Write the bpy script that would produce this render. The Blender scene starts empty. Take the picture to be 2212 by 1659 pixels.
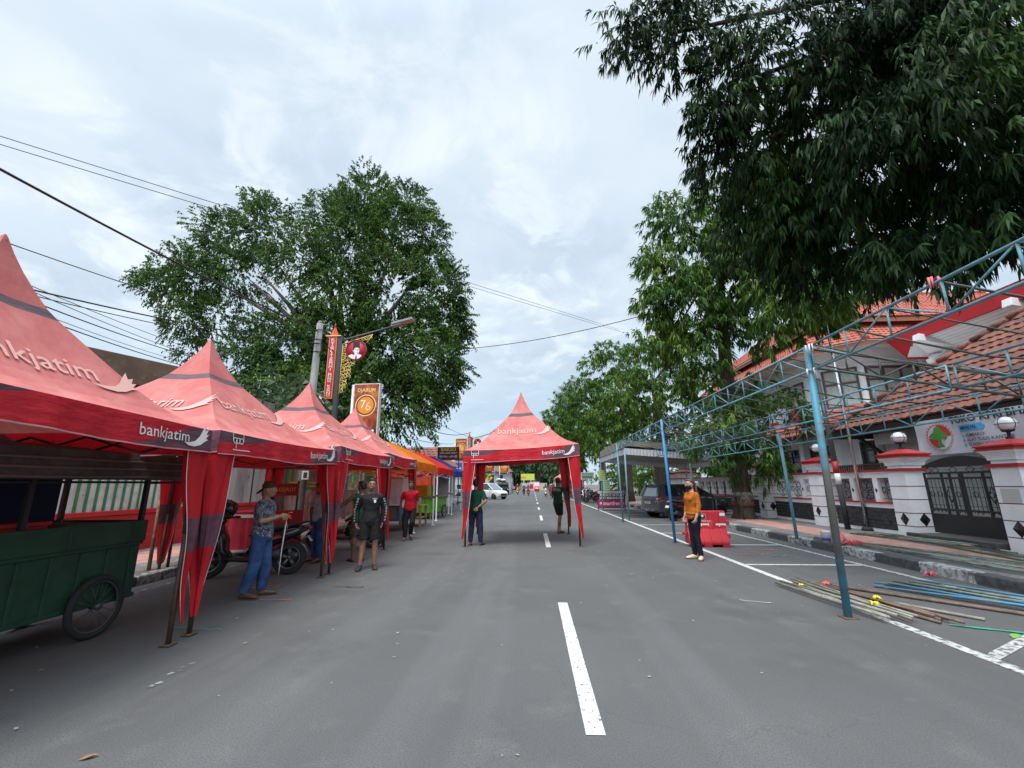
import bpy, bmesh, math, random
import numpy as np
from mathutils import Vector, Matrix, noise, Euler
random.seed(7); rng=np.random.default_rng(7)
PI=math.pi; rad=math.radians
S=bpy.context.scene; COL=S.collection
def V(*a): return Vector(a)
# ---------- materials ----------
MATS={}
def mat(name,c,rough=.6,metal=0.,c2=None,scale=4.,detail=4.,lo=.4,hi=.6,bump=0.,bscale=None,stretch=(1,1,1),spec=.5,alpha=1.,trans=0.,emit=0.,c3=None,scale3=40.,lo3=.6,hi3=.7,coat=0.,transl=0.):
    if name in MATS: return MATS[name]
    m=bpy.data.materials.new(name); m.use_nodes=True; nt=m.node_tree; N=nt.nodes; L=nt.links
    b=N['Principled BSDF']; b.inputs['Base Color'].default_value=(*c,1); b.inputs['Roughness'].default_value=rough; b.inputs['Metallic'].default_value=metal
    b.inputs['Specular IOR Level'].default_value=spec; b.inputs['Alpha'].default_value=alpha; b.inputs['Transmission Weight'].default_value=trans
    if coat: b.inputs['Coat Weight'].default_value=coat; b.inputs['Coat Roughness'].default_value=.08
    if emit: b.inputs['Emission Color'].default_value=(*c,1); b.inputs['Emission Strength'].default_value=emit
    vec=None
    if c2 or bump or c3:
        tc=N.new('ShaderNodeTexCoord'); mp=N.new('ShaderNodeMapping'); mp.inputs['Scale'].default_value=stretch
        L.new(tc.outputs['Object'],mp.inputs['Vector']); vec=mp.outputs['Vector']
    last=None
    def layer(prev,col,sc,lo,hi,det):
        n=N.new('ShaderNodeTexNoise'); n.inputs['Scale'].default_value=sc; n.inputs['Detail'].default_value=det; n.inputs['Roughness'].default_value=.6
        L.new(vec,n.inputs['Vector'])
        r=N.new('ShaderNodeMapRange'); r.inputs['From Min'].default_value=lo; r.inputs['From Max'].default_value=hi; L.new(n.outputs['Fac'],r.inputs['Value'])
        x=N.new('ShaderNodeMix'); x.data_type='RGBA'; L.new(r.outputs['Result'],x.inputs['Factor'])
        if prev is None: x.inputs[6].default_value=(*c,1)
        else: L.new(prev,x.inputs[6])
        x.inputs[7].default_value=(*col,1); return x.outputs[2]
    if c2: last=layer(None,c2,scale,lo,hi,detail)
    if c3: last=layer(last,c3,scale3,lo3,hi3,6)
    if last: L.new(last,b.inputs['Base Color'])
    if bump:
        n=N.new('ShaderNodeTexNoise'); n.inputs['Scale'].default_value=bscale or scale*3; n.inputs['Detail'].default_value=5; L.new(vec,n.inputs['Vector'])
        bp=N.new('ShaderNodeBump'); bp.inputs['Strength'].default_value=bump; bp.inputs['Distance'].default_value=.02; L.new(n.outputs['Fac'],bp.inputs['Height']); L.new(bp.outputs['Normal'],b.inputs['Normal'])
    if transl:
        t=N.new('ShaderNodeBsdfTranslucent'); t.inputs['Color'].default_value=(*c,1)
        if last: L.new(last,t.inputs['Color'])
        ms=N.new('ShaderNodeMixShader'); ms.inputs[0].default_value=transl
        o=N['Material Output']; L.new(b.outputs[0],ms.inputs[1]); L.new(t.outputs[0],ms.inputs[2]); L.new(ms.outputs[0],o.inputs['Surface'])
    MATS[name]=m; return m
# ---------- mesh builder ----------
class MB:
    def __init__(s): s.v=[];s.f=[];s.m=[];s.s=[]
    def add(s,vs,fs,m=0,sm=False,M=None):
        o=len(s.v)
        for p in vs:
            p=Vector(p); s.v.append(M@p if M else p)
        for f in fs: s.f.append([i+o for i in f]); s.m.append(m); s.s.append(sm)
        return s
    def bx(s,x0,x1,y0,y1,z0,z1,m=0,M=None):
        return s.add([(x0,y0,z0),(x1,y0,z0),(x1,y1,z0),(x0,y1,z0),(x0,y0,z1),(x1,y0,z1),(x1,y1,z1),(x0,y1,z1)],
            [(0,3,2,1),(4,5,6,7),(0,1,5,4),(1,2,6,5),(2,3,7,6),(3,0,4,7)],m,False,M)
    def box(s,c,d,m=0,rz=0,M=None):
        T=Matrix.Translation(c)@Matrix.Rotation(rz,4,'Z')
        if M: T=M@T
        return s.bx(-d[0]/2,d[0]/2,-d[1]/2,d[1]/2,-d[2]/2,d[2]/2,m,T)
    def quad(s,a,b,c,d,m=0): return s.add([a,b,c,d],[(0,1,2,3)],m)
    def tube(s,pts,r,m=0,n=8,sm=True,M=None,flat=None):
        P=[Vector(p) for p in pts]; k=len(P)
        R=r if isinstance(r,(list,tuple)) else [r]*k
        vs=[];fs=[]; up=None
        for i in range(k):
            t=(P[min(i+1,k-1)]-P[max(i-1,0)])
            if t.length<1e-9: t=Vector((0,0,1))
            t.normalize()
            if up is None:
                a=Vector((0,0,1)) if abs(t.z)<.9 else Vector((0,1,0)); x=t.cross(a).normalized()
            else:
                x=(up-t*up.dot(t))
                x=x.normalized() if x.length>1e-6 else t.orthogonal().normalized()
            up=x; y=t.cross(x); ri=R[i]; rx,ry=(ri if isinstance(ri,tuple) else (ri,ri))
            for j in range(n):
                a=2*PI*j/n; vs.append(P[i]+x*math.cos(a)*rx+y*math.sin(a)*ry)
        for i in range(k-1):
            for j in range(n):
                j2=(j+1)%n; fs.append((i*n+j,i*n+j2,(i+1)*n+j2,(i+1)*n+j))
        fs.append(tuple(range(n-1,-1,-1))); fs.append(tuple(range((k-1)*n,k*n)))
        return s.add(vs,fs,m,sm,M)
    def rings(s,rs,m=0,n=16,sm=True,M=None,p=2.):
        # rs: list of (cx,cy,z,rx,ry): closed loft of (super)ellipse rings along z
        vs=[];fs=[]
        for (cx,cy,z,rx,ry) in rs:
            for j in range(n):
                a=2*PI*j/n; c,q=math.cos(a),math.sin(a)
                vs.append((cx+rx*math.copysign(abs(c)**(2/p),c),cy+ry*math.copysign(abs(q)**(2/p),q),z))
        k=len(rs)
        for i in range(k-1):
            for j in range(n):
                j2=(j+1)%n; fs.append((i*n+j,i*n+j2,(i+1)*n+j2,(i+1)*n+j))
        fs.append(tuple(range(n-1,-1,-1))); fs.append(tuple(range((k-1)*n,k*n)))
        return s.add(vs,fs,m,sm,M)
    def lathe(s,prof,c=(0,0,0),m=0,n=20,sm=True,M=None):
        return s.rings([(c[0],c[1],c[2]+z,max(r,1e-4),max(r,1e-4)) for r,z in prof],m,n,sm,M)
    def ell(s,c,r,m=0,n=12,M=None):
        k=max(6,n//2+1)
        return s.rings([(c[0],c[1],c[2]-r[2]*math.cos(PI*i/k),max(r[0]*math.sin(PI*i/k),1e-4),max(r[1]*math.sin(PI*i/k),1e-4)) for i in range(k+1)],m,n,True,M)
    def prism(s,poly,h,m=0,M=None,sm=False):
        # poly in xy, extruded 0..h along z
        n=len(poly); vs=[(x,y,0) for x,y in poly]+[(x,y,h) for x,y in poly]
        fs=[tuple(range(n-1,-1,-1)),tuple(range(n,2*n))]+[(i,(i+1)%n,n+(i+1)%n,n+i) for i in range(n)]
        return s.add(vs,fs,m,sm,M)
    def flat(s,poly,m=0,M=None): return s.add([(x,y,0) for x,y in poly],[tuple(range(len(poly)))],m,False,M)
    def disc(s,r,m=0,M=None,n=24,r0=0,ry=None):
        ry=ry or r
        o=[(r*math.cos(2*PI*i/n),ry*math.sin(2*PI*i/n)) for i in range(n)]
        if not r0: return s.flat(o,m,M)
        k=r0/r; vs=[(x,y,0) for x,y in o]+[(x*k,y*k,0) for x,y in o]
        return s.add(vs,[(i,(i+1)%n,n+(i+1)%n,n+i) for i in range(n)],m,False,M)
    def torus(s,c,R,r,m=0,n=28,k=8,M=None,axis='X'):
        vs=[];fs=[]
        for i in range(n):
            a=2*PI*i/n
            for j in range(k):
                b=2*PI*j/k; q=R+r*math.cos(b); w=r*math.sin(b)
                p=(w,q*math.cos(a),q*math.sin(a)) if axis=='X' else ((q*math.cos(a),w,q*math.sin(a)) if axis=='Y' else (q*math.cos(a),q*math.sin(a),w))
                vs.append((p[0]+c[0],p[1]+c[1],p[2]+c[2]))
        for i in range(n):
            for j in range(k): fs.append((i*k+j,((i+1)%n)*k+j,((i+1)%n)*k+(j+1)%k,i*k+(j+1)%k))
        return s.add(vs,fs,m,True,M)
    def text(s,t,size,M,m=0,bold=0.,w=None,align='CENTER',mirror=False):
        vs,fs=textmesh(t,size,bold,align)
        if w and vs:
            xs=[v[0] for v in vs]; k=w/(max(xs)-min(xs)); vs=[(v[0]*k,v[1],v[2]) for v in vs]
        return s.add(vs,fs,m,False,M)
    def mesh(s,name):
        me=bpy.data.meshes.new(name); me.from_pydata([tuple(v) for v in s.v],[],s.f); 
        me.polygons.foreach_set('material_index',s.m); me.polygons.foreach_set('use_smooth',s.s); me.update(); return me
    def build(s,name,mats,parent=None,bev=0,loc=None,rz=0,label=None,fix=False):
        me=s.mesh(name)
        if fix:
            b=bmesh.new(); b.from_mesh(me); bmesh.ops.recalc_face_normals(b,faces=b.faces); b.to_mesh(me); b.free()
        for m in (mats if isinstance(mats,(list,tuple)) else [mats]): me.materials.append(m)
        o=bpy.data.objects.new(name,me); COL.objects.link(o)
        if parent: o.parent=parent
        if loc: o.location=loc
        if rz: o.rotation_euler=(0,0,rz)
        if bev:
            md=o.modifiers.new('bevel','BEVEL'); md.width=bev; md.segments=2; md.limit_method='ANGLE'; md.angle_limit=rad(40); md.harden_normals=False
        if label: o['label']=label
        return o
_T={}
def textmesh(t,size,bold,align):
    k=(t,bold,align)
    if k not in _T:
        cu=bpy.data.curves.new('txt','FONT'); cu.body=t; cu.size=1; cu.resolution_u=2; cu.align_x=align; cu.align_y='CENTER'; cu.offset=bold
        ob=bpy.data.objects.new('txt',cu); me=ob.to_mesh()
        _T[k]=([tuple(v.co) for v in me.vertices],[tuple(p.vertices) for p in me.polygons])
        ob.to_mesh_clear(); bpy.data.objects.remove(ob); bpy.data.curves.remove(cu)
    vs,fs=_T[k]; return [(x*size,y*size,z*size) for x,y,z in vs],fs
def tag(o,label,cat,group=None,kind=None):
    if label: o['label']=label
    if cat: o['category']=cat
    if group: o['group']=group
    if kind: o['kind']=kind
    return o
def thing(name,label,cat,loc=(0,0,0),rz=0,group=None):
    o=bpy.data.objects.new(name,None); o.empty_display_size=.1; COL.objects.link(o); o.location=loc; o.rotation_euler=(0,0,rz)
    return tag(o,label,cat,group)
def struct(o): o['kind']='structure'; return o
def copy_tree(o,parent=None):
    c=o.copy(); COL.objects.link(c)
    if parent: c.parent=parent
    for ch in [x for x in KIDS(o)]: copy_tree(ch,c)
    return c
def KIDS(o): return list(o.children)
def frame(o,x,z): # matrix with local x,y axes -> plane; z = x cross y
    x=Vector(x).normalized(); y=Vector(z).normalized(); n=x.cross(y).normalized(); y=n.cross(x)
    M=Matrix((x,y,n)).transposed().to_4x4(); M.translation=Vector(o); return M
def UP(o,x): return frame(o,x,(0,0,1))   # upright plane through o, text runs along x
def lerp(a,b,t): return a+(b-a)*t
# ---------- camera (step 1: what the photograph's own perspective gives) ----------
yaw,pitch,roll=0.04549,0.230057,-math.radians(.4)
f=Vector((-math.sin(yaw)*math.cos(pitch),math.cos(yaw)*math.cos(pitch),math.sin(pitch))); r=f.cross(Vector((0,0,1))).normalized(); u=r.cross(f)
R2=math.cos(roll)*r+math.sin(roll)*u; U2=-math.sin(roll)*r+math.cos(roll)*u
cam=bpy.data.cameras.new('camera'); co=bpy.data.objects.new('camera',cam); COL.objects.link(co)
Mc=Matrix((R2,U2,-f)).transposed().to_4x4(); Mc.translation=(0,0,1.5); co.matrix_world=Mc
cam.sensor_width=36; cam.lens=36*930/2212; cam.clip_start=.05; cam.clip_end=3000; S.camera=co
# ---------- world: overcast sky ----------
SUN_EL,SUN_AZ=rad(66),rad(200)   # azimuth clockwise from +Y
w=bpy.data.worlds.new('World'); S.world=w; w.use_nodes=True; nt=w.node_tree; N=nt.nodes; L=nt.links
bg=N['Background']; sky=N.new('ShaderNodeTexSky'); sky.sky_type='NISHITA'; sky.sun_disc=False; sky.sun_elevation=SUN_EL; sky.sun_rotation=SUN_AZ
def nd(t,**k):
    n=N.new('ShaderNode'+t)
    for a,b in k.items(): setattr(n,a,b)
    return n
tc=nd('TexCoord'); sep=nd('SeparateXYZ'); L.new(tc.outputs['Generated'],sep.inputs[0])
# project the view direction on a cloud layer
mx=nd('Math',operation='MAXIMUM'); L.new(sep.outputs[2],mx.inputs[0]); mx.inputs[1].default_value=0.0
ad=nd('Math',operation='ADD'); L.new(mx.outputs[0],ad.inputs[0]); ad.inputs[1].default_value=.22
dv=nd('VectorMath',operation='DIVIDE'); cb=nd('CombineXYZ'); [L.new(ad.outputs[0],cb.inputs[i]) for i in range(3)]
L.new(tc.outputs['Generated'],dv.inputs[0]); L.new(cb.outputs[0],dv.inputs[1])
def nz(scale,det,rough,off,dist=0.,st=(1,1,1)):
    mp=nd('Mapping'); mp.inputs['Location'].default_value=off; mp.inputs['Scale'].default_value=st; L.new(dv.outputs[0],mp.inputs[0])
    n=nd('TexNoise'); n.inputs['Scale'].default_value=scale; n.inputs['Detail'].default_value=det; n.inputs['Roughness'].default_value=rough; n.inputs['Distortion'].default_value=dist; L.new(mp.outputs[0],n.inputs['Vector']); return n.outputs['Fac']
def mr(v,a,b,c,d):
    n=nd('MapRange'); n.interpolation_type='SMOOTHSTEP'; L.new(v,n.inputs[0])
    for i,x in enumerate((a,b,c,d)): n.inputs[i+1].default_value=x
    return n.outputs[0]
n1=nz(1.5,7,.55,(3.1,1.7,0),.35); n2=nz(4.2,6,.6,(7,2,0),.5); n3=nz(.8,3,.5,(1,5,0))
def mixc(fac,a,b):
    x=nd('Mix',data_type='RGBA')
    if hasattr(fac,'links') or hasattr(fac,'node'): L.new(fac,x.inputs[0])
    else: x.inputs[0].default_value=fac
    for i,q in ((6,a),(7,b)):
        if isinstance(q,tuple): x.inputs[i].default_value=(*q,1)
        else: L.new(q,x.inputs[i])
    return x.outputs[2]
def mul(a,b):
    x=nd('Math',operation='MULTIPLY')
    for i,q in ((0,a),(1,b)):
        if isinstance(q,(int,float)): x.inputs[i].default_value=q
        else: L.new(q,x.inputs[i])
    return x.outputs[0]
def scale_col(col,k):
    x=nd('VectorMath',operation='SCALE'); L.new(col,x.inputs[0])
    if isinstance(k,(int,float)): x.inputs['Scale'].default_value=k
    else: L.new(k,x.inputs['Scale'])
    return x.outputs[0]
cloud=mixc(mr(n1,.34,.66,0,1),(.290,.350,.410),(.375,.425,.475))
cloud=mixc(mul(mr(n2,.46,.68,0,1),mr(n3,.38,.62,0.05,.9)),cloud,(.455,.495,.53))
# bluish low haze band towards the horizon
cloud=mixc(mr(sep.outputs[2],.02,.42,.62,0),cloud,(.235,.33,.41))
# the sun's bright veil behind the cloud, overhead and behind the camera
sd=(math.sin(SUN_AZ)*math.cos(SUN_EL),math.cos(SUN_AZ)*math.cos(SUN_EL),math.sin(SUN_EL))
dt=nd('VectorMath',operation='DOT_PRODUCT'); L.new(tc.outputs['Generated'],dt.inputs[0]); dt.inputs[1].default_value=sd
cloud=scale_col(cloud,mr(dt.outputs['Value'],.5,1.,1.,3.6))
skys=scale_col(sky.outputs[0],.07)
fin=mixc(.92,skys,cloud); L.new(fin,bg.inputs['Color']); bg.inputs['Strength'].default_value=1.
sl=bpy.data.lights.new('sun','SUN'); sl.energy=1.4; sl.angle=rad(24); sl.color=(1,.965,.91); so=bpy.data.objects.new('sun',sl); COL.objects.link(so)
so.rotation_euler=Vector(sd).to_track_quat('Z','Y').to_euler(); so.location=(0,0,40)
S.view_settings.view_transform='Standard'; S.view_settings.look='None'; S.view_settings.exposure=1.12; S.view_settings.gamma=1
S.render.filter_size=1.15; S.cycles.max_bounces=6; S.cycles.diffuse_bounces=3; S.cycles.transparent_max_bounces=8
# ---------- ground, road, pavements, markings ----------
def sheet(name,x0,x1,y0,y1,z,m,kind='structure',nx=1,ny=1):
    b=MB(); b.quad((x0,y0,z),(x1,y0,z),(x1,y1,z),(x0,y1,z)); o=b.build(name,m); o['kind']=kind; return o
def asphalt():
    m=bpy.data.materials.new('asphalt'); m.use_nodes=True; nt=m.node_tree; N=nt.nodes; L=nt.links; b=N['Principled BSDF']
    tc=N.new('ShaderNodeTexCoord')
    def noi(s,d,st=(1,1,1),r=.6):
        mp=N.new('ShaderNodeMapping'); mp.inputs['Scale'].default_value=st; L.new(tc.outputs['Object'],mp.inputs[0])
        n=N.new('ShaderNodeTexNoise'); n.inputs['Scale'].default_value=s; n.inputs['Detail'].default_value=d; n.inputs['Roughness'].default_value=r; L.new(mp.outputs[0],n.inputs['Vector']); return n.outputs['Fac']
    def rmp(v,a,b_,c=0,d=1):
        r=N.new('ShaderNodeMapRange'); L.new(v,r.inputs[0])
        for i,q in enumerate((a,b_,c,d)): r.inputs[i+1].default_value=q
        return r.outputs[0]
    def mix(f,a,c,bl='MIX'):
        x=N.new('ShaderNodeMix'); x.data_type='RGBA'; x.blend_type=bl
        if isinstance(f,float): x.inputs[0].default_value=f
        else: L.new(f,x.inputs[0])
        for i,q in ((6,a),(7,c)):
            if isinstance(q,tuple): x.inputs[i].default_value=(*q,1)
            else: L.new(q,x.inputs[i])
        return x.outputs[2]
    c=mix(rmp(noi(.35,4),.35,.65),(.093,.091,.089),(.126,.123,.119))
    c=mix(rmp(noi(1.6,5,(1,.12,1)),.52,.72,0,.55),c,(.095,.092,.090))       # long tyre-worn streaks
    c=mix(rmp(noi(.9,3,(1.4,.05,1)),.5,.62,0,.45),c,(.155,.153,.149))      # polished wheel lanes
    c=mix(rmp(noi(.55,5),.55,.66,0,.75),c,(.078,.075,.072))              # damp and oily patches
    c=mix(rmp(noi(2.3,6),.56,.7,0,.5),c,(.165,.162,.156))
    g=noi(95,3,r=.8); c=mix(rmp(g,.46,.58,0,.85),c,(.070,.070,.072)); 
    v=N.new('ShaderNodeTexVoronoi'); v.inputs['Scale'].default_value=75; L.new(tc.outputs['Object'],v.inputs['Vector'])
    c=mix(rmp(v.outputs['Distance'],.12,.05,0,.55),c,(.34,.33,.31))          # pale aggregate
    v2=N.new('ShaderNodeTexVoronoi'); v2.feature='DISTANCE_TO_EDGE'; v2.inputs['Scale'].default_value=.22; 
    mp=N.new('ShaderNodeMapping'); L.new(tc.outputs['Object'],mp.inputs[0]); nn=N.new('ShaderNodeTexNoise'); nn.inputs['Scale'].default_value=1.3; nn.inputs['Detail'].default_value=6
    L.new(tc.outputs['Object'],nn.inputs['Vector']); x=N.new('ShaderNodeMix'); x.data_type='RGBA'; x.blend_type='LINEAR_LIGHT'; x.inputs[0].default_value=.6; L.new(tc.outputs['Object'],x.inputs[6]); L.new(nn.outputs['Color'],x.inputs[7]); L.new(x.outputs[2],v2.inputs['Vector'])
    c=mix(rmp(v2.outputs['Distance'],.0020,.0,0,.4),c,(.06,.06,.06))          # hairline cracks
    L.new(c,b.inputs['Base Color']); b.inputs['Roughness'].default_value=.82; b.inputs['Specular IOR Level'].default_value=.35
    bp=N.new('ShaderNodeBump'); bp.inputs['Strength'].default_value=.5; bp.inputs['Distance'].default_value=.006; L.new(g,bp.inputs['Height']); L.new(bp.outputs[0],b.inputs['Normal'])
    return m
AS=asphalt()
dirt=mat('dirt',(.16,.13,.10),.95,c2=(.09,.075,.06),scale=6,bump=.6)
sheet('ground',-900,900,-200,1400,-.012,dirt)
sheet('road',-6.25,6.62,-12,420,0,AS)
sheet('side_street',-60,-6.25,40,53,0,AS)
paint=mat('road_paint',(.62,.62,.59),.7,c2=(.5,.5,.48),scale=9,c3=(.13,.13,.13),scale3=28,lo3=.58,hi3=.63)
paint2=mat('worn_road_paint',(.52,.52,.50),.75,c2=(.4,.4,.38),scale=9,c3=(.11,.11,.11),scale3=16,lo3=.5,hi3=.58)
b=MB()
for k in range(-1,18):
    y0=3.08+8.15*k; b.quad((.30,y0,.004),(.42,y0,.004),(.42,y0+3.05,.004),(.30,y0+3.05,.004))
struct(b.build('road_centre_markings',paint))
b=MB()
b.quad((3.87,-4,.004),(3.99,-4,.004),(3.99,6,.004),(3.87,6,.004),1); b.quad((3.87,6.01,.004),(3.99,6.01,.004),(3.99,150,.004),(3.87,150,.004),0)
b.quad((6.07,-2,.004),(6.17,-2,.004),(6.17,60,.004),(6.07,60,.004),1)
for y in (8.85,11.6,14.3,17.1,19.9,22.7,25.5,28.3,31.1): b.quad((4.0,y,.005),(6.06,y-.05,.005),(6.06,y+.05,.005),(4.0,y+.1,.005))
b.quad((4.0,4.35,.005),(6.06,5.6,.005),(6.06,5.72,.005),(4.0,4.47,.005),1)
[b.add([(-3.0-.1*(y-3.6)+dx,y,.004),(-2.97-.1*(y-3.6)+dx,y-.01,.004),(-2.94-.1*(y-3.6)+dx,y+.03,.004),(-2.99-.1*(y-3.6)+dx,y+.045,.004)],[(0,1,2,3)],2) for y,dx in ((3.62,0),(3.68,.02),(3.85,-.01),(3.91,.03),(3.97,.0),(4.06,.02))]
for (x0,y0,x1,y1) in ((-5.9,4.9,-5.8,14),): b.quad((x0,y0,.004),(x1,y0,.004),(x1,y1,.004),(x0,y1,.004),2)
struct(b.build('road_edge_markings',[paint,paint2,mat('faded_road_paint',(.3,.3,.29),.8,c2=(.12,.12,.12),scale=11,lo=.38,hi=.5),mat('flaked_road_paint',(.115,.114,.113),.8,c2=(.38,.38,.36),scale=15,lo=.55,hi=.6)]))
pink=mat('pink_paving',(.46,.235,.19),.85,c2=(.36,.18,.15),scale=3,c3=(.2,.15,.13),scale3=9,lo3=.56,hi3=.68,bump=.1)
grey=mat('grey_paving',(.20,.19,.185),.9,c2=(.13,.12,.115),scale=4,c3=(.08,.075,.07),scale3=13,lo3=.55,hi3=.65,bump=.2)
kblack=mat('kerb_black',(.045,.045,.047),.85,c2=(.08,.08,.08),scale=10,bump=.3); kwhite=mat('kerb_white',(.42,.42,.40),.85,c2=(.2,.2,.195),scale=14,lo=.42,hi=.6,c3=(.09,.09,.09),scale3=7,lo3=.5,hi3=.62,bump=.3)
def tiles(name,x0,x1,y0,y1,z,bands):
    b=MB()
    for (a,c,m) in bands: b.quad((a,y0,z),(c,y0,z),(c,y1,z),(a,y1,z),m)
    return struct(b.build(name,[grey,pink,dirt]))
for yy in ((-8,19.7),(24.2,120)): tiles('pavement_right',6.8,10,*yy,.15,[(6.84,7.55,0),(7.55,8.62,1),(8.62,12.5,0)])
tiles('pavement_left',-9,-6.4,-6,40,.12,[(-6.84,-6.43,2),(-7.35,-6.84,0),(-8.6,-7.35,1),(-9.2,-8.6,0)])
struct(MB().bx(-60,-9.2,-6,40,-.3,.115).build('yard_ground_left',dirt)); struct(MB().bx(12.5,60,-8,120,-.3,.145).build('yard_ground_right',grey)); sheet('driveway',6.62,12.5,19.68,24.22,.003,grey)
struct(MB().bx(-60,-6.4,53,200,-.3,.12).build('pavement_far_left',grey))
b=MB(); k=0; y=-7.4
while y<70:
    l=.98
    if 19.3<y<23.6: y+=l; continue
    b.bx(6.62,6.84,y+.006,y+l-.006,-.1,.165,k%2); k+=1; y+=l
struct(b.build('kerb_right',[kblack,kwhite],bev=.025))
b=MB(); k=0; y=-6
while y<40:
    b.bx(-6.43,-6.22,y+.006,y+.994,-.1,.135,[0,1,0,0][k%4]); k+=1; y+=1.
struct(b.build('kerb_left',[kblack,kwhite],bev=.025))
# ---------- red canopy tents ----------
def fabric(name,c,c2,tr=.25,bs=5,st=(1,1,3.2),bump=1.,rough=.8,**k): return mat(name,c,rough,c2=c2,scale=3,bump=bump,bscale=bs,stretch=st,spec=.2,transl=tr,**k)
F_top=fabric('faded_red_canvas',(.57,.185,.17),(.50,.14,.13),.12,bs=5,st=(1,1,.6),bump=.7,c3=(.62,.27,.235),scale3=2.2,lo3=.5,hi3=.75)
F_val=fabric('red_canvas',(.66,.034,.050),(.58,.026,.040),.3)
F_pur=fabric('purple_canvas',(.14,.062,.085),(.17,.075,.10),.2)
F_band=fabric('grey_canvas_band',(.12,.085,.10),(.15,.10,.12),.1)
F_leg=fabric('red_drape_canvas',(.68,.030,.040),(.58,.024,.034),.35,bs=6,st=(2,2,.6))
F_logo=mat('white_print',(.70,.65,.62),.8); F_fade=mat('faded_print',(.60,.33,.29),.85); piping=mat('white_piping',(.6,.52,.50),.8)
steel_dk=mat('rusty_dark_steel',(.06,.045,.04),.6,c2=(.11,.07,.05),scale=8,metal=.3); rust=mat('rusty_plate',(.15,.085,.05),.85,c2=(.08,.05,.04),scale=12)
PR=[(1,0),(.97,.012),(.9,.04),(.8,.085),(.7,.15),(.6,.235),(.5,.325),(.4,.42),(.3,.515),(.255,.56),(.205,.615),(.15,.70),(.09,.805),(.045,.9),(.012,.985),(0.004,1)]
def hp(r):
    for (a,ha),(b_,hb) in zip(PR,PR[1:]):
        if r>=b_: return lerp(ha,hb,(a-r)/(a-b_))
    return 1.
WING=[(0,.12),(.2,.02),(.42,0),(.62,.07),(.78,.2),(.97,.3),(.86,.33),(1.,.5),(.88,.47),(.99,.69),(.85,.61),(.88,.86),(.72,.6),(.6,.38),(.45,.2),(.25,.13)]
def wing(b,M,w,m=0,h=.75):
    # fan of small quads between the lower curve and the feathers
    b.flat([WING[i] for i in (0,1,2,14,15)] and [(x*w,y*w*h/.75) for x,y in (WING[0],WING[1],WING[2],WING[14],WING[15])],m,M)
    b.flat([(x*w,y*w*h/.75) for x,y in (WING[2],WING[3],WING[4],WING[12],WING[13],WING[14])],m,M)
    b.flat([(x*w,y*w*h/.75) for x,y in (WING[4],WING[5],WING[6],WING[12])],m,M); b.flat([(x*w,y*w*h/.75) for x,y in (WING[6],WING[7],WING[8],WING[12])],m,M)
    b.flat([(x*w,y*w*h/.75) for x,y in (WING[8],WING[9],WING[10],WING[12])],m,M); b.flat([(x*w,y*w*h/.75) for x,y in (WING[10],WING[11],WING[12])],m,M)
def bpd(b,M,s,m):
    for x in (-.3,0,.3): b.disc(.2*s,m,M@Matrix.Translation((x*s,0,.0006*(x+.5))),20,.145*s)
    for (x,y0,y1) in ((-.5,-.02,.5),(0-.2,-.5,.02),(.5,-.02,.5)): b.flat([((x-.03)*s,y0*s),((x+.03)*s,y0*s),((x+.03)*s,y1*s),((x-.03)*s,y1*s)],m,M@Matrix.Translation((0,0,.002)))
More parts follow.
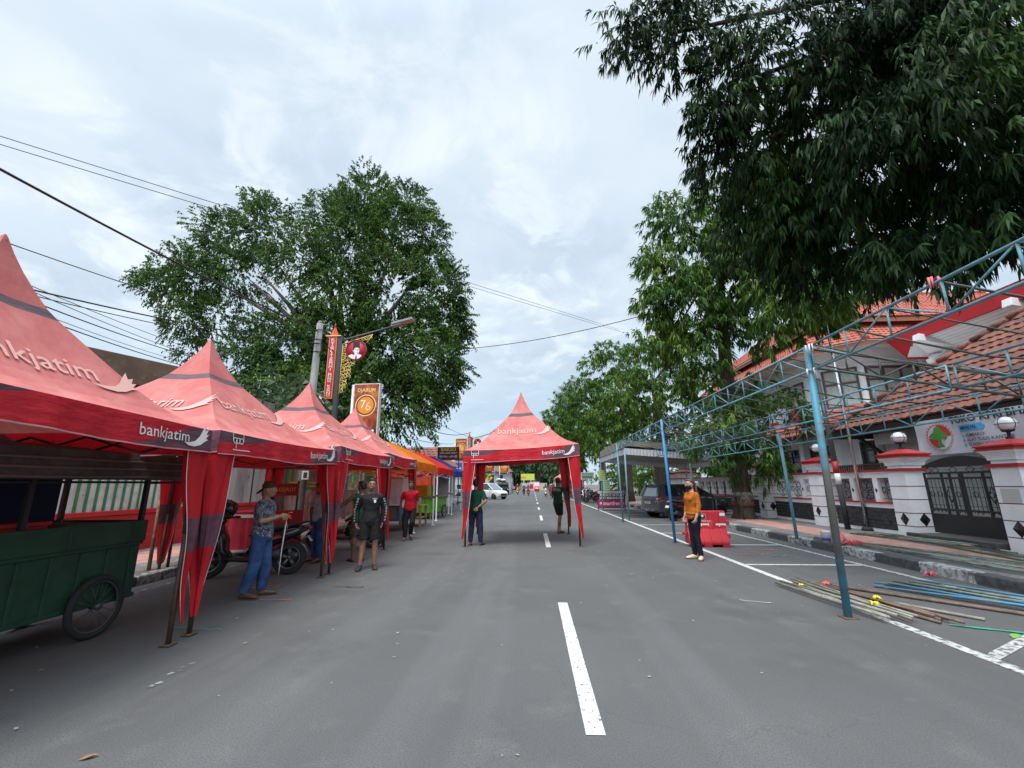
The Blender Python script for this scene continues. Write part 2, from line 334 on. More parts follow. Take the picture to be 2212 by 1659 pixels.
def make_tent(label,loc,rz=0,a=1.5,he=2.12,ha=3.75,vh=.30,sg=.04,dw=.29,tilt=(0,0),feet=None,apex=(0,0),seed=0,group='red canopy tents along the street'):
    rs=random.Random(seed); root=thing('canopy_tent',label,'tent',loc,rz,group)
    def zt(x,y): return tilt[0]*x+tilt[1]*y
    def side(k,u,d,z):   # u along side (left->right from outside), d outward
        c=[(0,-1),(1,0),(0,1),(-1,0)][k]; t=[(1,0),(0,1),(-1,0),(0,-1)][k]
        x,y=c[0]*d+t[0]*u,c[1]*d+t[1]*u
        return Vector((x,y,z+zt(x,y)))
    def sag(u): return -sg*math.cos(u/a*PI/2)
    # roof
    b=MB(); n=14
    for k in range(4):
        for i in range(len(PR)-1):
            r0,h0=PR[i]; r1,h1=PR[i+1]; m=1 if abs(r0-.255)<1e-6 else 0
            for j in range(n):
                q=[]
                for (r,h,jj) in ((r0,h0,j),(r0,h0,j+1),(r1,h1,j+1),(r1,h1,j)):
                    u=(-1+2*jj/n)*a*r; z=he+(ha-he)*h+sag(u)*(r**4) - .10*(1-abs(u/(a*r)))*r*(1-r)*1.2
                    p_=side(k,u,a*r*(1.0),z); p_.x+=apex[0]*(1-r)**1.3; p_.y+=apex[1]*(1-r)**1.3; q.append(p_)
                b.add(q,[(0,1,2,3)],m,True)
    def roofpt(k,tx,ty,d0):
        d=d0-ty*.83; z=he+(ha-he)*hp(d/a)+sag(tx)*((d/a)**4)-.10*(1-min(1,abs(tx/d)))*(d/a)*(1-d/a)*1.2
        p=side(k,tx,d,z); nrm=side(k,0,1,0)-side(k,0,0,0); nrm.z=0; nrm=(nrm.normalized()*.55+Vector((0,0,.83))); p.x+=apex[0]*(1-d/a)**1.3; return p+nrm*.014
    for k in range(4):
        vs,fs=textmesh('bankjatim',.27,0.006,'CENTER'); b.add([roofpt(k,x*1.05-.12,y,.80) for x,y,z in vs],fs,2)
        t=MB(); wing(t,Matrix(),.5); b.add([roofpt(k,v.x+.33,v.y*.7-.17,.80) for v in t.v],t.f,2)
    roof=b.build('roof',[F_top,F_band,F_fade],root,fix=True)
    me=roof.data
    # valances: one per side, with the purple corners and the lettering
    for k in range(4):
        b=MB(); N=48; ph=rs.random()*6
        def pt(t,hf,off=0.):
            u=(-1+2*t)*a; w=.012*math.sin(t*23+ph)*(1-hf)+.01*math.sin(t*57+ph*2)*(1-hf)+.018*(1-hf)
            return side(k,u,a*1.0+w+off,he+sag(u)-vh*(1-hf)+ (.012*math.sin(t*9+ph))*(1-hf))
        def pl(t): return None if t>.36 else .5+.5*(t/.36)**2.2
        def pr_(t): return 0 if t<.60 else min(1,((t-.60)/.30)**1.7)
        for i in range(N):
            t0,t1=i/N,(i+1)/N
            e0=[0,pr_(t0),(pl(t0) if pl(t0) is not None else 1.),1]; e1=[0,pr_(t1),(pl(t1) if pl(t1) is not None else 1.),1]
            for z,m in ((0,1),(1,0),(2,1)):
                if e0[z+1]-e0[z]<1e-4 and e1[z+1]-e1[z]<1e-4: continue
                for s_ in range(3):
                    f0,f1=s_/3,(s_+1)/3
                    b.add([pt(t0,lerp(e0[z],e0[z+1],f0)),pt(t1,lerp(e1[z],e1[z+1],f0)),pt(t1,lerp(e1[z],e1[z+1],f1)),pt(t0,lerp(e0[z],e0[z+1],f1))],[(0,1,2,3)],m,True)
            b.add([pt(t0,-.03,.002),pt(t1,-.03,.002),pt(t1,0.02,.002),pt(t0,0.02,.002)],[(0,1,2,3)],3)
        x=side(k,1,0,0)-side(k,0,0,0); x.z=tilt[0]*x.x+tilt[1]*x.y
        vs,fs=textmesh('bankjatim',.15,0.004,'CENTER')
        def onval(tx,ty,t0,hf0): return pt(t0+tx/(2*a),hf0+ty/vh,.008)
        b.add([onval(p[0]*1.02,p[1],.775,.52) for p in vs],fs,2)
        t=MB(); wing(t,Matrix(),.33); b.add([onval(p.x,p.y*.92,.855,.16) for p in t.v],t.f,2)
        t=MB(); bpd(t,Matrix(),.19,0); b.add([onval(p.x,p.y,.10,.66) for p in t.v],t.f,2)
        for q in range(9): 
            x0=-.16+q*.036; b.add([onval(p[0],p[1],.12,.2) for p in ((x0,0),(x0+.03,0),(x0+.03,.012),(x0,.012))],[(0,1,2,3)],2)
        b.build('valance',[F_val,F_pur,F_logo,mat('dull_piping',(.55,.22,.22),.8)],root,fix=False)
    # corner drapes, legs
    for k in range(4):
        cx,cy=[(-1,-1),(1,-1),(1,1),(-1,1)][k]
        ft=(feet or {}).get(k,(cx*(a-.07),cy*(a-.07),0.))
        top=Vector((cx*a,cy*a,he-vh*.75+zt(cx*a,cy*a))); foot=Vector(ft)
        b=MB(); K=26; ph=rs.random()*6
        for d in range(2):
            ax=Vector((-cx,0,0)) if d==0 else Vector((0,-cy,0))
            def dp(i,q):
                t=i/K; z=top.z*(1-t)+(.2+ft[2])*t; w0=dw*(1-t)**1.1+.03+.05*math.sin(PI*t)*.6
                c=top.lerp(Vector((foot.x+cx*.06,foot.y+cy*.06,0)),t); c.z=z
                out=Vector((cx,cy,0))*(.018*math.sin(9*t+ph)*t)
                p=c+ax*(w0*q)+out; o2=Vector((0,cy,0)) if d==0 else Vector((cx,0,0))
                return p+o2*(.02*math.sin(q*7+t*5+ph)*(1 if q else .3))
            for i in range(K):
                m=1 if 11<=i<16 else 0
                for q in range(4): b.add([dp(i,q/4),dp(i,(q+1)/4),dp(i+1,(q+1)/4),dp(i+1,q/4)],[(0,1,2,3)],m,True)
                e0,e1=dp(i,1.),dp(i+1,1.); o2=(Vector((0,cy,0)) if d==0 else Vector((cx,0,0)))*.004
                b.add([e0+o2,e0+o2-ax*.010,e1+o2-ax*.010,e1+o2],[(0,1,2,3)],2)
        b.build('corner_drape',[F_leg,F_pur,piping],root)
        b=MB(); lt=Vector((cx*(a-.07),cy*(a-.07),he-.1+zt(cx*a,cy*a))); b.tube([foot+Vector((0,0,.02)),foot.lerp(lt,.55)],.024); b.tube([foot.lerp(lt,.52),lt],.031)
        lg=b.build('leg',steel_dk,root); MB().box((foot.x,foot.y,foot.z+.012),(.11,.11,.014)).build('base_plate',rust,lg,bev=.004)
    b=MB(); e=a-.07
    def ep(x,y,z): return (x,y,z+zt(x,y))
    for s0,s1 in (((-e,-e),(e,-e)),((e,-e),(e,e)),((e,e),(-e,e)),((-e,e),(-e,-e))):
        for q in range(4):
            p0=Vector(s0).lerp(Vector(s1),q/4); p1=Vector(s0).lerp(Vector(s1),(q+1)/4); lo,hi=he-vh+.01,he-.06
            b.tube([ep(*p0,lo if q%2 else hi),ep(*p1,hi if q%2 else lo)],.014,n=6); b.tube([ep(*p0,hi if q%2 else lo),ep(*p1,lo if q%2 else hi)],.014,n=6)
    for c_ in ((-e,-e),(e,-e),(e,e),(-e,e)): b.tube([ep(*c_,he-.15),ep(apex[0],apex[1],he+.2)],.016,n=6)
    b.tube([ep(apex[0],apex[1],he-.1),ep(apex[0],apex[1],ha-.05)],.025)
    b.build('frame',steel_dk,root)
    return root
make_tent('nearest red canopy tent sheltering the dark green food cart, peak cut by the picture edge',(-4.86,3.2,0),0,a=1.36,he=2.155,ha=3.66,vh=.25,sg=.0,tilt=(0,-.04),dw=.25,apex=(.30,-.05),seed=1)
make_tent('red canopy tent with the capped man in camouflage shirt under its edge',(-5.03,6.22,0),0,a=1.5,he=2.13,ha=3.76,vh=.255,sg=.03,seed=2)
make_tent('red canopy tent in the row with the long-sleeved laughing man at its far corner',(-5.06,9.36,0),rad(.5),a=1.53,he=2.22,ha=3.80,vh=.27,seed=3)
make_tent('smallest-looking red canopy tent ending the left row, by the orange awning',(-5.42,12.85,0),rad(2),a=1.6,he=2.34,ha=3.86,seed=4)
make_tent('red canopy tent standing alone on the road over the dashed centre line',(-.31,12.75,0),rad(1),a=1.5,he=2.47,ha=4.22,tilt=(.05,.012),seed=5)
# ---------- left side of the street ----------
black=mat('black_paint',(.02,.02,.022),.4); blackm=mat('matt_black',(.025,.025,.027),.8); white=mat('white_paint',(.75,.75,.74),.5); chrome=mat('chrome',(.6,.6,.6),.2,metal=1.)
galv=mat('galvanised_steel',(.42,.43,.44),.45,metal=.5,c2=(.32,.33,.34),scale=6); rubber=mat('tyre_rubber',(.022,.022,.023),.85); wood=mat('raw_wood',(.42,.27,.13),.8,c2=(.3,.18,.08),scale=5,stretch=(1,1,6))
lg_txt=mat('light_lettering',(.8,.78,.72),.6); gold=mat('gold_paint',(.72,.52,.16),.5); redp=mat('red_paint',(.50,.02,.025),.5,c2=(.43,.02,.022),scale=3)
RX=Matrix.Rotation(PI/2,4,'X')
def spoked_wheel(par,c,R,tw=.024,axis='X',rimm=None,ns=16,name='wheel'):
    b=MB(); b.torus(c,R-tw,tw,0,32,8,axis=axis); w=b.build(name,rubber,par)
    b=MB(); b.torus(c,R-2*tw,.011,0,32,6,axis=axis)
    for i in range(ns):
        a=2*PI*i/ns; d=(0,math.cos(a),math.sin(a)) if axis=='X' else (math.cos(a),0,math.sin(a)); o=.03*(1 if i%2 else -1); off=(o,0,0) if axis=='X' else (0,o,0)
        b.tube([Vector(c)+Vector(off),Vector(c)+Vector(d)*(R-2*tw)],.0035,n=5)
    ax=Vector((1,0,0)) if axis=='X' else Vector((0,1,0)); b.tube([Vector(c)-ax*.05,Vector(c)+ax*.05],.03,n=10)
    b.build('rim',rimm or galv,w); return w
# dark green food cart under the nearest tent
gdk=mat('dark_green_paint',(.012,.06,.032),.5,c2=(.008,.04,.022),scale=5,bump=.1); navy=mat('navy_cloth',(.02,.025,.06),.9); dkcl=mat('dark_cloth',(.10,.075,.07),.9,c2=(.06,.045,.045),scale=5)
t=thing('food_cart','dark green wooden food cart with bicycle wheels under the nearest red tent','food cart',(-5.1,3.6,0))
b=MB()
for x in (-.5,.5):
    b.bx(x-.015,x+.015,-1.5,1.5,.33,.86)
    for k in range(11): b.bx(x-.028,x+.028,-1.42+k*.28,-1.38+k*.28,.335,.855)
    b.bx(x-.035,x+.035,-1.52,1.52,.86,.90); b.bx(x-.03,x+.03,-1.52,1.52,.30,.345)
    b.bx(x*1.08-.015,x*1.08+.015,-1.52,1.52,.90,1.13)
    for k in range(5): b.bx(x*1.08-.022,x*1.08+.022,-1.4+k*.68,-1.36+k*.68,.9,1.12)
for y in (-1.5,1.5): b.bx(-.485,.485,y-.015,y+.015,.345,1.13)
b.bx(-.48,.48,-1.48,1.48,.34,.37); b.build('cart_body',gdk,t,bev=.005)
b=MB(); b.bx(-.52,.52,-1.5,1.5,1.08,1.105); b.build('counter',mat('dark_wood',(.05,.03,.02),.7),t)
for x in (-.5,.5):
    for y in (-1.47,.25,1.47): MB().bx(x-.022,x+.022,y-.022,y+.022,1.13,1.70).build('post',black,t)
b=MB()
for y in (1.47,): b.tube([(.5,y,1.55),(.55,y+.55,1.56)],.012); 
b.tube([(.5,-1.5,1.55),(.5,2.0,1.56)],.012); b.build('hanging_rail',blackm,t)
b=MB(); prof=[(-.75,1.74),(-.7,1.60),(-.64,1.72),(.60,1.72),(.66,1.58),(.74,1.60),(.70,1.86),(0,1.95),(-.72,1.86)]
vs=[(x,-1.75,z) for x,z in prof]+[(x,1.72,z) for x,z in prof]; n=len(prof)
b.add(vs,[tuple(range(n)),tuple(range(2*n-1,n-1,-1))]+[(i,n+i,n+(i+1)%n,(i+1)%n) for i in range(n)])
for k in range(3): b.tube([(.745-.015*k,-1.75,1.61+.08*k),(.745-.01*k,0,1.6+.085*k),(.755-.015*k,1.74,1.615+.08*k)],.012,1,6)
b.build('cart_awning',[dkcl,mat('brown_hem',(.16,.11,.10),.9)],t,fix=True)
b=MB(); b.bx(-.5,-.47,-1.47,1.38,1.1,1.72); b.build('back_cloth',navy,t)
spoked_wheel(t,(.56,1.05,.305),.305,.033,rimm=mat('dull_rim',(.10,.11,.10),.5,metal=.5)); spoked_wheel(t,(-.56,1.38,.305),.305,.033,rimm=MATS['dull_rim'])
jug=mat('clear_blue_plastic',(.25,.35,.5),.2,alpha=.75)
for i,(y,x) in enumerate(((2.55,-4.95),)):
    b=MB(); b.lathe([(0,0),(.12,0),(.125,.05),(.12,.14),(.125,.2),(.12,.27),(.05,.33),(.045,.37)],(0,0,0),0); o=b.build('water_jug',jug,loc=(x,y,1.11)); b2=MB().lathe([(.0,0),(.05,0),(.05,.03),(0,.03)],(0,0,.365)).build('cap',mat('blue_cap',(.05,.12,.4),.5),o); tag(o,'blue water jug standing on the dark green food cart counter','jug')
b=MB(); b.bx(-.16,.16,-.24,.24,0,.03); b.bx(-.18,.18,-.26,.26,.03,.07); tag(b.build('food_tray',mat('red_plastic',(.5,.03,.03),.4),loc=(-4.95,4.0,1.11),bev=.006),'red plastic food tray on the dark green cart counter','tray')
b=MB(); b.bx(-.12,.12,-.2,.2,0,.09); tag(b.build('wooden_box',wood,loc=(-4.85,2.9,1.11),bev=.006),'small wooden box on the dark green cart counter near the picture edge','box')
# corrugated fence on a red plinth
cg=mat('green_corrugated_sheet',(.07,.25,.10),.5,c2=(.055,.20,.08),scale=2,c3=(.10,.06,.03),scale3=9,lo3=.63,hi3=.7); cw=mat('white_corrugated_sheet',(.55,.57,.55),.5,c2=(.42,.43,.40),scale=3,c3=(.14,.08,.05),scale3=10,lo3=.63,hi3=.72)
t=thing('corrugated_fence','green and white striped corrugated metal fence on a red base wall','fence',(-9.1,0,0))
b=MB(); y=-1.5
while y<12.7:
    pr=[(y,0),(y+.025,.04),(y+.085,.04),(y+.11,0),(y+.2,0)]
    for i in range(4):
        (y0,x0),(y1,x1)=pr[i],pr[i+1]; b.quad((x0,y0,1.0),(x1,y1,1.0),(x1,y1,2.75),(x0,y0,2.75),1 if i in (0,1,2) else 0)
    y+=.2
b.build('metal_sheet',[cg,cw],t)
peel=mat('red_wall_paint',(.46,.018,.022),.75,c2=(.38,.02,.022),scale=1.5,c3=(.55,.5,.48),scale3=7,lo3=.68,hi3=.72)
b=MB(); b.bx(-.15,.08,-1.5,14.2,.0,.92); b.bx(-.17,.11,-1.5,14.2,.92,1.02); b.bx(-.15,.12,-1.5,14.2,.0,.45); b.build('base_wall',peel,t,bev=.01)
oldw=mat('old_grey_plaster',(.40,.40,.39),.9,c2=(.22,.21,.20),scale=2,stretch=(1,1,.25),lo=.42,hi=.68,c3=(.10,.09,.085),scale3=5,lo3=.58,hi3=.72,bump=.2)
o=MB().bx(0,.25,0,1.75,0,3.4).bx(-.02,.27,1.0,1.04,0,3.41,1).build('concrete_wall',[oldw,blackm],loc=(-9.25,12.75,.92)); tag(o,'grey weathered concrete wall panel ending the corrugated fence','wall')
pinkw=mat('peeling_pink_plaster',(.36,.13,.10),.9,c2=(.42,.40,.37),scale=3,stretch=(1,1,.35),lo=.45,hi=.62,c3=(.12,.09,.08),scale3=6,lo3=.56,hi3=.7,bump=.3)
brownw=mat('brown_stained_wall',(.12,.082,.055),.95,c2=(.19,.135,.09),scale=1.2,lo=.4,hi=.65,c3=(.26,.19,.13),scale3=4,lo3=.58,hi3=.72,bump=.4)
t=thing('brown_wall','tall brown stained old wall rising behind the corrugated fence','wall',(-10.27,12.85,0),0)
M=Matrix.Rotation(math.atan2(2.8,1.1),4,'Z')
b=MB(); b.bx(-14,0,0,.4,0,4.25,0,M); b.build('wall_face',brownw,t); b=MB(); b.bx(-14.05,.04,-.10,.45,4.25,5.02,0,M); b.build('top_beam',brownw,t,bev=.02)
t=thing('old_house','old pink peeling house with barred window beside the corrugated fence','house',(-9.3,14.5,0))
b=MB(); b.bx(-5,0,0,.8,0,3.6); b.bx(-5,-.02,1.9,5,0,3.6); b.bx(-5,-.01,.8,1.9,0,1.5); b.bx(-5,-.01,.8,1.9,2.8,3.6); b.build('wall',pinkw,t)
w=MB().bx(-.3,-.25,.8,1.9,1.5,2.8).build('window',mat('dark_glass',(.03,.035,.04),.1),t); b=MB()
for i in range(8): b.tube([(-.06,.88+i*.14,1.5),(-.06,.88+i*.14,2.8)],.008,n=5)
for i in range(6): b.tube([(-.06,.8,1.6+i*.22),(-.06,1.9,1.6+i*.22)],.008,n=5)
b.build('window_bars',mat('light_bars',(.4,.42,.42),.6),w); MB().add([(-5.2,-.1,3.6),(.5,-.1,3.5),(.5,5.2,3.5),(-5.2,5.2,3.6),(-2.5,2.5,5.0)],[(0,1,4),(1,2,4),(2,3,4),(3,0,4),(3,2,1,0)]).build('roof',mat('old_roof_tile',(.14,.075,.05),.9,c2=(.08,.05,.04),scale=6),t)
# low faded wall with green railing
t=thing('railing_wall','low faded pink wall topped by green and yellow metal railing','fence',(-9.2,16.2,0))
b=MB()
for k in range(9): b.bx(-.1,.1,k*1.5+.04,k*1.5+1.46,0,1.32)
for k in range(10): b.bx(-.13,.14,k*1.5-.05,k*1.5+.05,0,1.36)
b.build('wall_panel',pinkw,t,bev=.01)
gr=mat('green_railing_paint',(.10,.30,.05),.5); yl=mat('yellow_paint',(.68,.38,.03),.5)
b=MB()
for k in range(10): b.bx(-.04,.04,k*1.5-.04,k*1.5+.04,1.36,3.1,0)
for z in (1.48,1.62): b.bx(-.02,.02,0,13.5,z,z+.05,1)
for z in (2.2,2.95): b.bx(-.02,.02,0,13.5,z,z+.04,0)
for k in range(54): b.tube([(0,k*.25,1.6),(0,k*.25,2.98)],.01,0,5)
b.build('railing',[gr,yl],t)
def banner_cloth(nm,mats,P0,P1,z0,z1,par=None,sag=.03):
    b=MB(); P0,P1=Vector(P0),Vector(P1); d=(P1-P0); nrm=Vector((d.y,-d.x,0)).normalized(); n=14
    for i in range(n):
        for j in range(6):
            q=[]
            for a,c in ((i,j),(i+1,j),(i+1,j+1),(i,j+1)):
                t_=a/n; h=c/6; q.append(P0+d*t_+Vector((0,0,lerp(z0,z1,h)))+nrm*(.025*math.sin(t_*15+h*3)*(1-h)+.01*math.sin(t_*40)))
            b.add(q,[(0,1,2,3)],0,True)
    return b.build(nm,mats,par)
# tahu gejrot stall
t=thing('food_stall','small stall draped in red cloth under a hanging red name board','stall',(-5.8,9.55,0))
rc=mat('red_stall_cloth',(.42,.012,.03),.7,c2=(.5,.02,.04),scale=3,bump=.3)
b=MB(); b.bx(-.62,.62,-.3,.3,.9,.98); b.build('table_top',rc,t)
banner_cloth('cloth',rc,(-.62,-.32,0),(.62,-.32,0),.22,.98,t); banner_cloth('cloth',rc,(.63,-.32,0),(.63,.3,0),.22,.98,t)
b=MB(); b.bx(-.60,.5,-.335,-.33,.86,.925); b.build('white_stripe',lg_txt,t)
for x in (-.6,.6):
    for y in (-.28,.28): MB().bx(x-.02,x+.02,y-.02,y+.02,0,.9).build('leg',black,t)
for x in (-.17,.60): MB().bx(x,x+.03,.0,.03,.98,1.62).build('board_post',black,t)
b=MB(); b.bx(-.18,.64,-.03,0,1.30,1.56); b.text('TAHU GEJROT',.115,UP((.23,-.034,1.43),(1,0,0)),1,.012,.74); b.build('name_board',[mat('dark_red_board',(.33,.012,.02),.6),mat('orange_lettering',(.8,.35,.08),.6)],t)
o=MB().tube([(0,0,0),(-.14,.15,.9),(-.26,.28,1.75)],[.03,.026,.02]).build('leaning_pole',mat('old_bamboo',(.15,.075,.03),.8,c2=(.25,.17,.1),scale=6),loc=(-6.56,7.56,.1)); tag(o,'rusty brown pole leaning at the left kerb beside the corrugated fence','pole')
# concrete utility pole with meter box
conc=mat('pole_concrete',(.26,.25,.235),.9,c2=(.17,.165,.155),scale=5,stretch=(1,1,.3),bump=.15)
t=thing('utility_pole','tall grey concrete utility pole carrying the overhead cables on the left','utility pole',(-7.4,13.8,.1))
b=MB(); b.tube([(0,0,0),(.04,.1,6.95)],[.15,.105],n=18); b.tube([(.04,.1,6.95),(.04,.1,7.05)],[.105,.05],n=18); b.build('shaft',conc,t)
b=MB()
for z in (6.2,6.35,5.9,6.7): b.torus((.04,.09,z),.122,.012,axis='Z')
b.tube([(.15,.05,6.3),(.2,.1,6.1),(.14,.05,5.7),(.2,0,5.9)],.012); b.build('cable_clamps',blackm,t)
b=MB(); b.bx(.12,.36,-.25,.0,1.6,1.88); b.bx(.14,.34,-.255,-.25,1.62,1.86,1); b.bx(.18,.30,-.258,-.254,1.65,1.83,2); b.build('meter_box',[mat('beige_box',(.36,.32,.26),.7),mat('dirty_white',(.42,.41,.38),.7),MATS['dark_glass']],t,bev=.01)
# street lamp with vertical sign and medallion
def street_lamp(label,loc,H,det=True):
    t=thing('street_lamp',label,'street lamp',loc)
    b=MB(); b.tube([(0,0,0),(0,0,.5)],.11,n=14); b.bx(-.075,.075,-.075,.075,.4,H); b.bx(-.02,.02,-.02,.02,H,H+.05); b.build('lamp_post',mat('dark_grey_post',(.05,.052,.056),.5),t)
    b=MB(); b.tube([(0,0,H-.25),(.2,0,H-.12),(2.0,-.02,H+.36)],[.05,.04,.035]); b.build('lamp_arm',MATS['dark_grey_post'],t)
    M=Matrix.Translation((2.0,-.02,H+.36))@Matrix.Rotation(-rad(14),4,'Y')
    b=MB(); b.bx(-.05,.75,-.16,.16,.03,.11,0,M); b.bx(-.1,.3,-.12,.12,-.03,.03,0,M); b.bx(.3,.72,-.13,.13,.012,.029,1,M); b.build('lamp_head',[mat('lamp_grey',(.25,.26,.27),.5),mat('led_panel',(.42,.30,.24),.4)],t,bev=.012)
    z0,z1=H-2.38,H-.02; b=MB(); b.bx(-.41,-.11,-.09,.09,z0,z1,1); b.bx(-.385,-.135,-.094,.094,z0+.03,z1-.03,0)
    if det:
        for i,ch in enumerate('KOTA BLITAR BUMI BUNG KARNO'.replace('KARNO','KARNO')):
            pass
        tx='KOTABLITARBUMI BUNG KARNO'; st=(z1-z0-.14)/len(tx)
        for i,ch in enumerate(tx):
            if ch!=' ': b.text(ch,.115,UP((-.26,-.0975,z1-.09-st*(i+.4)),(1,0,0)),2,.004,.13 if ch!='I' else .03)
    b.build('name_sign',[redp,mat('orange_edge',(.75,.27,.08),.5),lg_txt],t)
    b=MB(); b.bx(-.53,.03,-.12,.12,z1,z1+.04,1)
    for i in range(6): b.rings([(-.26,0,z1+.04+i*.06,.16-.024*i,.1-.015*i),(-.26,0,z1+.04+(i+1)*.06,.15-.024*i,.095-.015*i)],0,4,False)
    b.tube([(-.26,0,z1+.38),(-.26,0,z1+.56)],[.03,.003],0); b.build('finial',[mat('orange_red',(.7,.09,.03),.5),gold],t)
    zc=H-.55; cx=.62; R=.385
    b=MB(); Mf=frame((cx,-.055,zc),(1,0,0),(0,0,1)); b.tube([(cx,-.05,zc),(cx,.05,zc)],R,0,32); b.torus((cx,-.052,zc),R-.012,.02,3,36,6,axis='Y')
    def F(p,m,o): b.flat([(x*R,y*R) for x,y in p],m,Mf@Matrix.Translation((0,0,o)))
    # generic cap-wearing portrait
    F([(-.72,-.6),(-.35,-.42),(0,-.62),(.3,-.42),(.62,-.58),(.45,-.8),(.1,-.97),(-.3,-.93),(-.55,-.82)],1,.004)
    F([(-.12,-.42),(.16,-.42),(.12,-.65),(-.1,-.62)],1,.005); b.disc(.27*R,1,Mf@Matrix.Translation((.08*R,-.1*R,.006)),20,ry=.36*R); b.disc(.07*R,1,Mf@Matrix.Translation((-.2*R,-.12*R,.006)),12)
    F([(-.3,.25),(.36,.18),(.34,.72),(.2,.8),(-.22,.8),(-.28,.7)],2,.008); F([(-.2,-.02),(-.12,.25),(-.27,.25),(-.26,.05)],2,.008); F([(.02,-.6),(.12,-.6),(.16,-.95),(0,-.96)],2,.008)
    for p in ([(-.06,.05),(.08,.08),(.08,.04),(-.06,.02)],[(.18,.08),(.3,.04),(.3,.0),(.18,.04)],[(.1,-.28),(.26,-.28),(.24,-.32),(.12,-.32)],[(.2,.02),(.26,-.12),(.16,-.14)]): F(p,2,.009)
    b.build('medallion',[mat('medallion_red',(.42,.015,.03),.5),white,blackm,mat('dark_red_rim',(.25,.01,.02),.5)],t,fix=False)
    b=MB(); b.tube([(.09,0,H-.3),(1.2,0,H+.05)],.018,n=6); b.tube([(.085,0,H-.3),(.085,0,H-2.2)],.018,n=6); b.tube([(1.2,0,H+.05),(1.0,0,H-.25)],.016,n=6)
    def curl(cx,cz,r,a0,sg):
        p=[]
        for i in range(16):
            a=a0+sg*i*.42; q=r*(1-i/19); p.append((cx+q*math.cos(a),0,cz+q*math.sin(a)))
        b.tube(p,[.017*(1-i/22) for i in range(16)],n=5)
    rs=random.Random(3)
    for z in np.arange(H-2.1,H-.4,.14):
        wd=.1+.36*max(0,(z-(H-2.2)))/1.4
        for xx in np.arange(.13,.12+wd,.12): curl(xx+.03,z,.075,rs.random()*6,rs.choice((-1,1)))
        b.tube([(.085,0,z),(.12+wd,0,z+.12)],.012,n=5)
    for xx in (.85,.98,1.1): curl(xx,H-.12+(xx-.9)*.3,.075,rs.random()*6,1)
    b.build('scroll_bracket',gold,t); return t
street_lamp('lamp post with tall red name sign and round portrait before the big left tree',(-7.08,15.,.1),6.86)
# cigarette billboards
def djarum_mat():
    m=bpy.data.materials.new('billboard_print'); m.use_nodes=True; nt=m.node_tree; N=nt.nodes; L=nt.links; b=N['Principled BSDF']
    tc=N.new('ShaderNodeTexCoord'); n=N.new('ShaderNodeTexNoise'); n.inputs['Scale'].default_value=1.6; n.inputs['Detail'].default_value=5; n.inputs['Distortion'].default_value=1.5; L.new(tc.outputs['Object'],n.inputs['Vector'])
    r=N.new('ShaderNodeValToRGB'); e=r.color_ramp.elements; e[0].position=.32; e[0].color=(.16,.02,.005,1); e[1].position=.72; e[1].color=(.75,.28,.03,1); x=e.new(.52); x.color=(.38,.07,.012,1); L.new(n.outputs['Fac'],r.inputs[0]); L.new(r.outputs[0],b.inputs['Base Color']); b.inputs['Roughness'].default_value=.4; return m
DJ=djarum_mat(); gold2=mat('print_gold',(.78,.55,.22),.5); orangeD=mat('print_orange',(.75,.25,.02),.5); silver=mat('print_silver',(.6,.6,.58),.4); dkred=mat('print_dark',(.14,.02,.01),.5)
def billboard(label,loc,w,h,z0,rz=0,full=True,group=None):
    t=thing('billboard',label,'billboard',loc,rz,group)
    b=MB(); b.bx(-w/2,w/2,-.11,.11,z0,z0+h,0); b.bx(-w/2+.04,w/2-.04,-.116,-.105,z0+.04,z0+h-.04,1)
    c=z0+h*.58; y=-.12
    Mf=lambda x,z,o=0: frame((x,y-o,z),(1,0,0),(0,0,1))
    b.disc(w*.40,2,Mf(0,c),36,w*.36); b.disc(w*.36,3,Mf(0,c,.002),36,w*.31); b.disc(w*.31,4,Mf(0,c,.003),36)
    b.text('7',w*.42,Mf(-w*.1,c+w*.03,.008),5,.006); b.text('6',w*.46,Mf(w*.10,c-w*.05,.006),2,.006)
    b.text('DJARUM',w*.2,Mf(0,z0+h*.87),2,.012,w*.68)
    b.quad((-w/2+.04,y-.001,z0+.04),(w/2-.04,y-.001,z0+.04),(w/2-.04,y-.001,z0+h*.13),(-w/2+.04,y-.001,z0+h*.13),6)
    b.disc(w*.05,5,Mf(w*.33,z0+h*.10,.004),16)
    b.build('panel',[silver,DJ,gold2,dkred,orangeD,white,mat('print_black',(.03,.02,.03),.5)],t)
    b=MB(); b.tube([(-w/2-.09,.02,0),(-w/2-.09,.02,z0+h-.02)],.075,n=16); b.bx(-w/2-.06,-w/2+.02,-.03,.05,z0+.3,z0+.36); b.bx(-w/2-.06,-w/2+.02,-.03,.05,z0+h-.4,z0+h-.34); b.build('post',galv,t); return t
billboard('orange DJARUM 76 billboard on a steel post behind the red tents, nearest of its kind',(-7.5,19,.1),1.25,2.42,3.55,rad(-5))
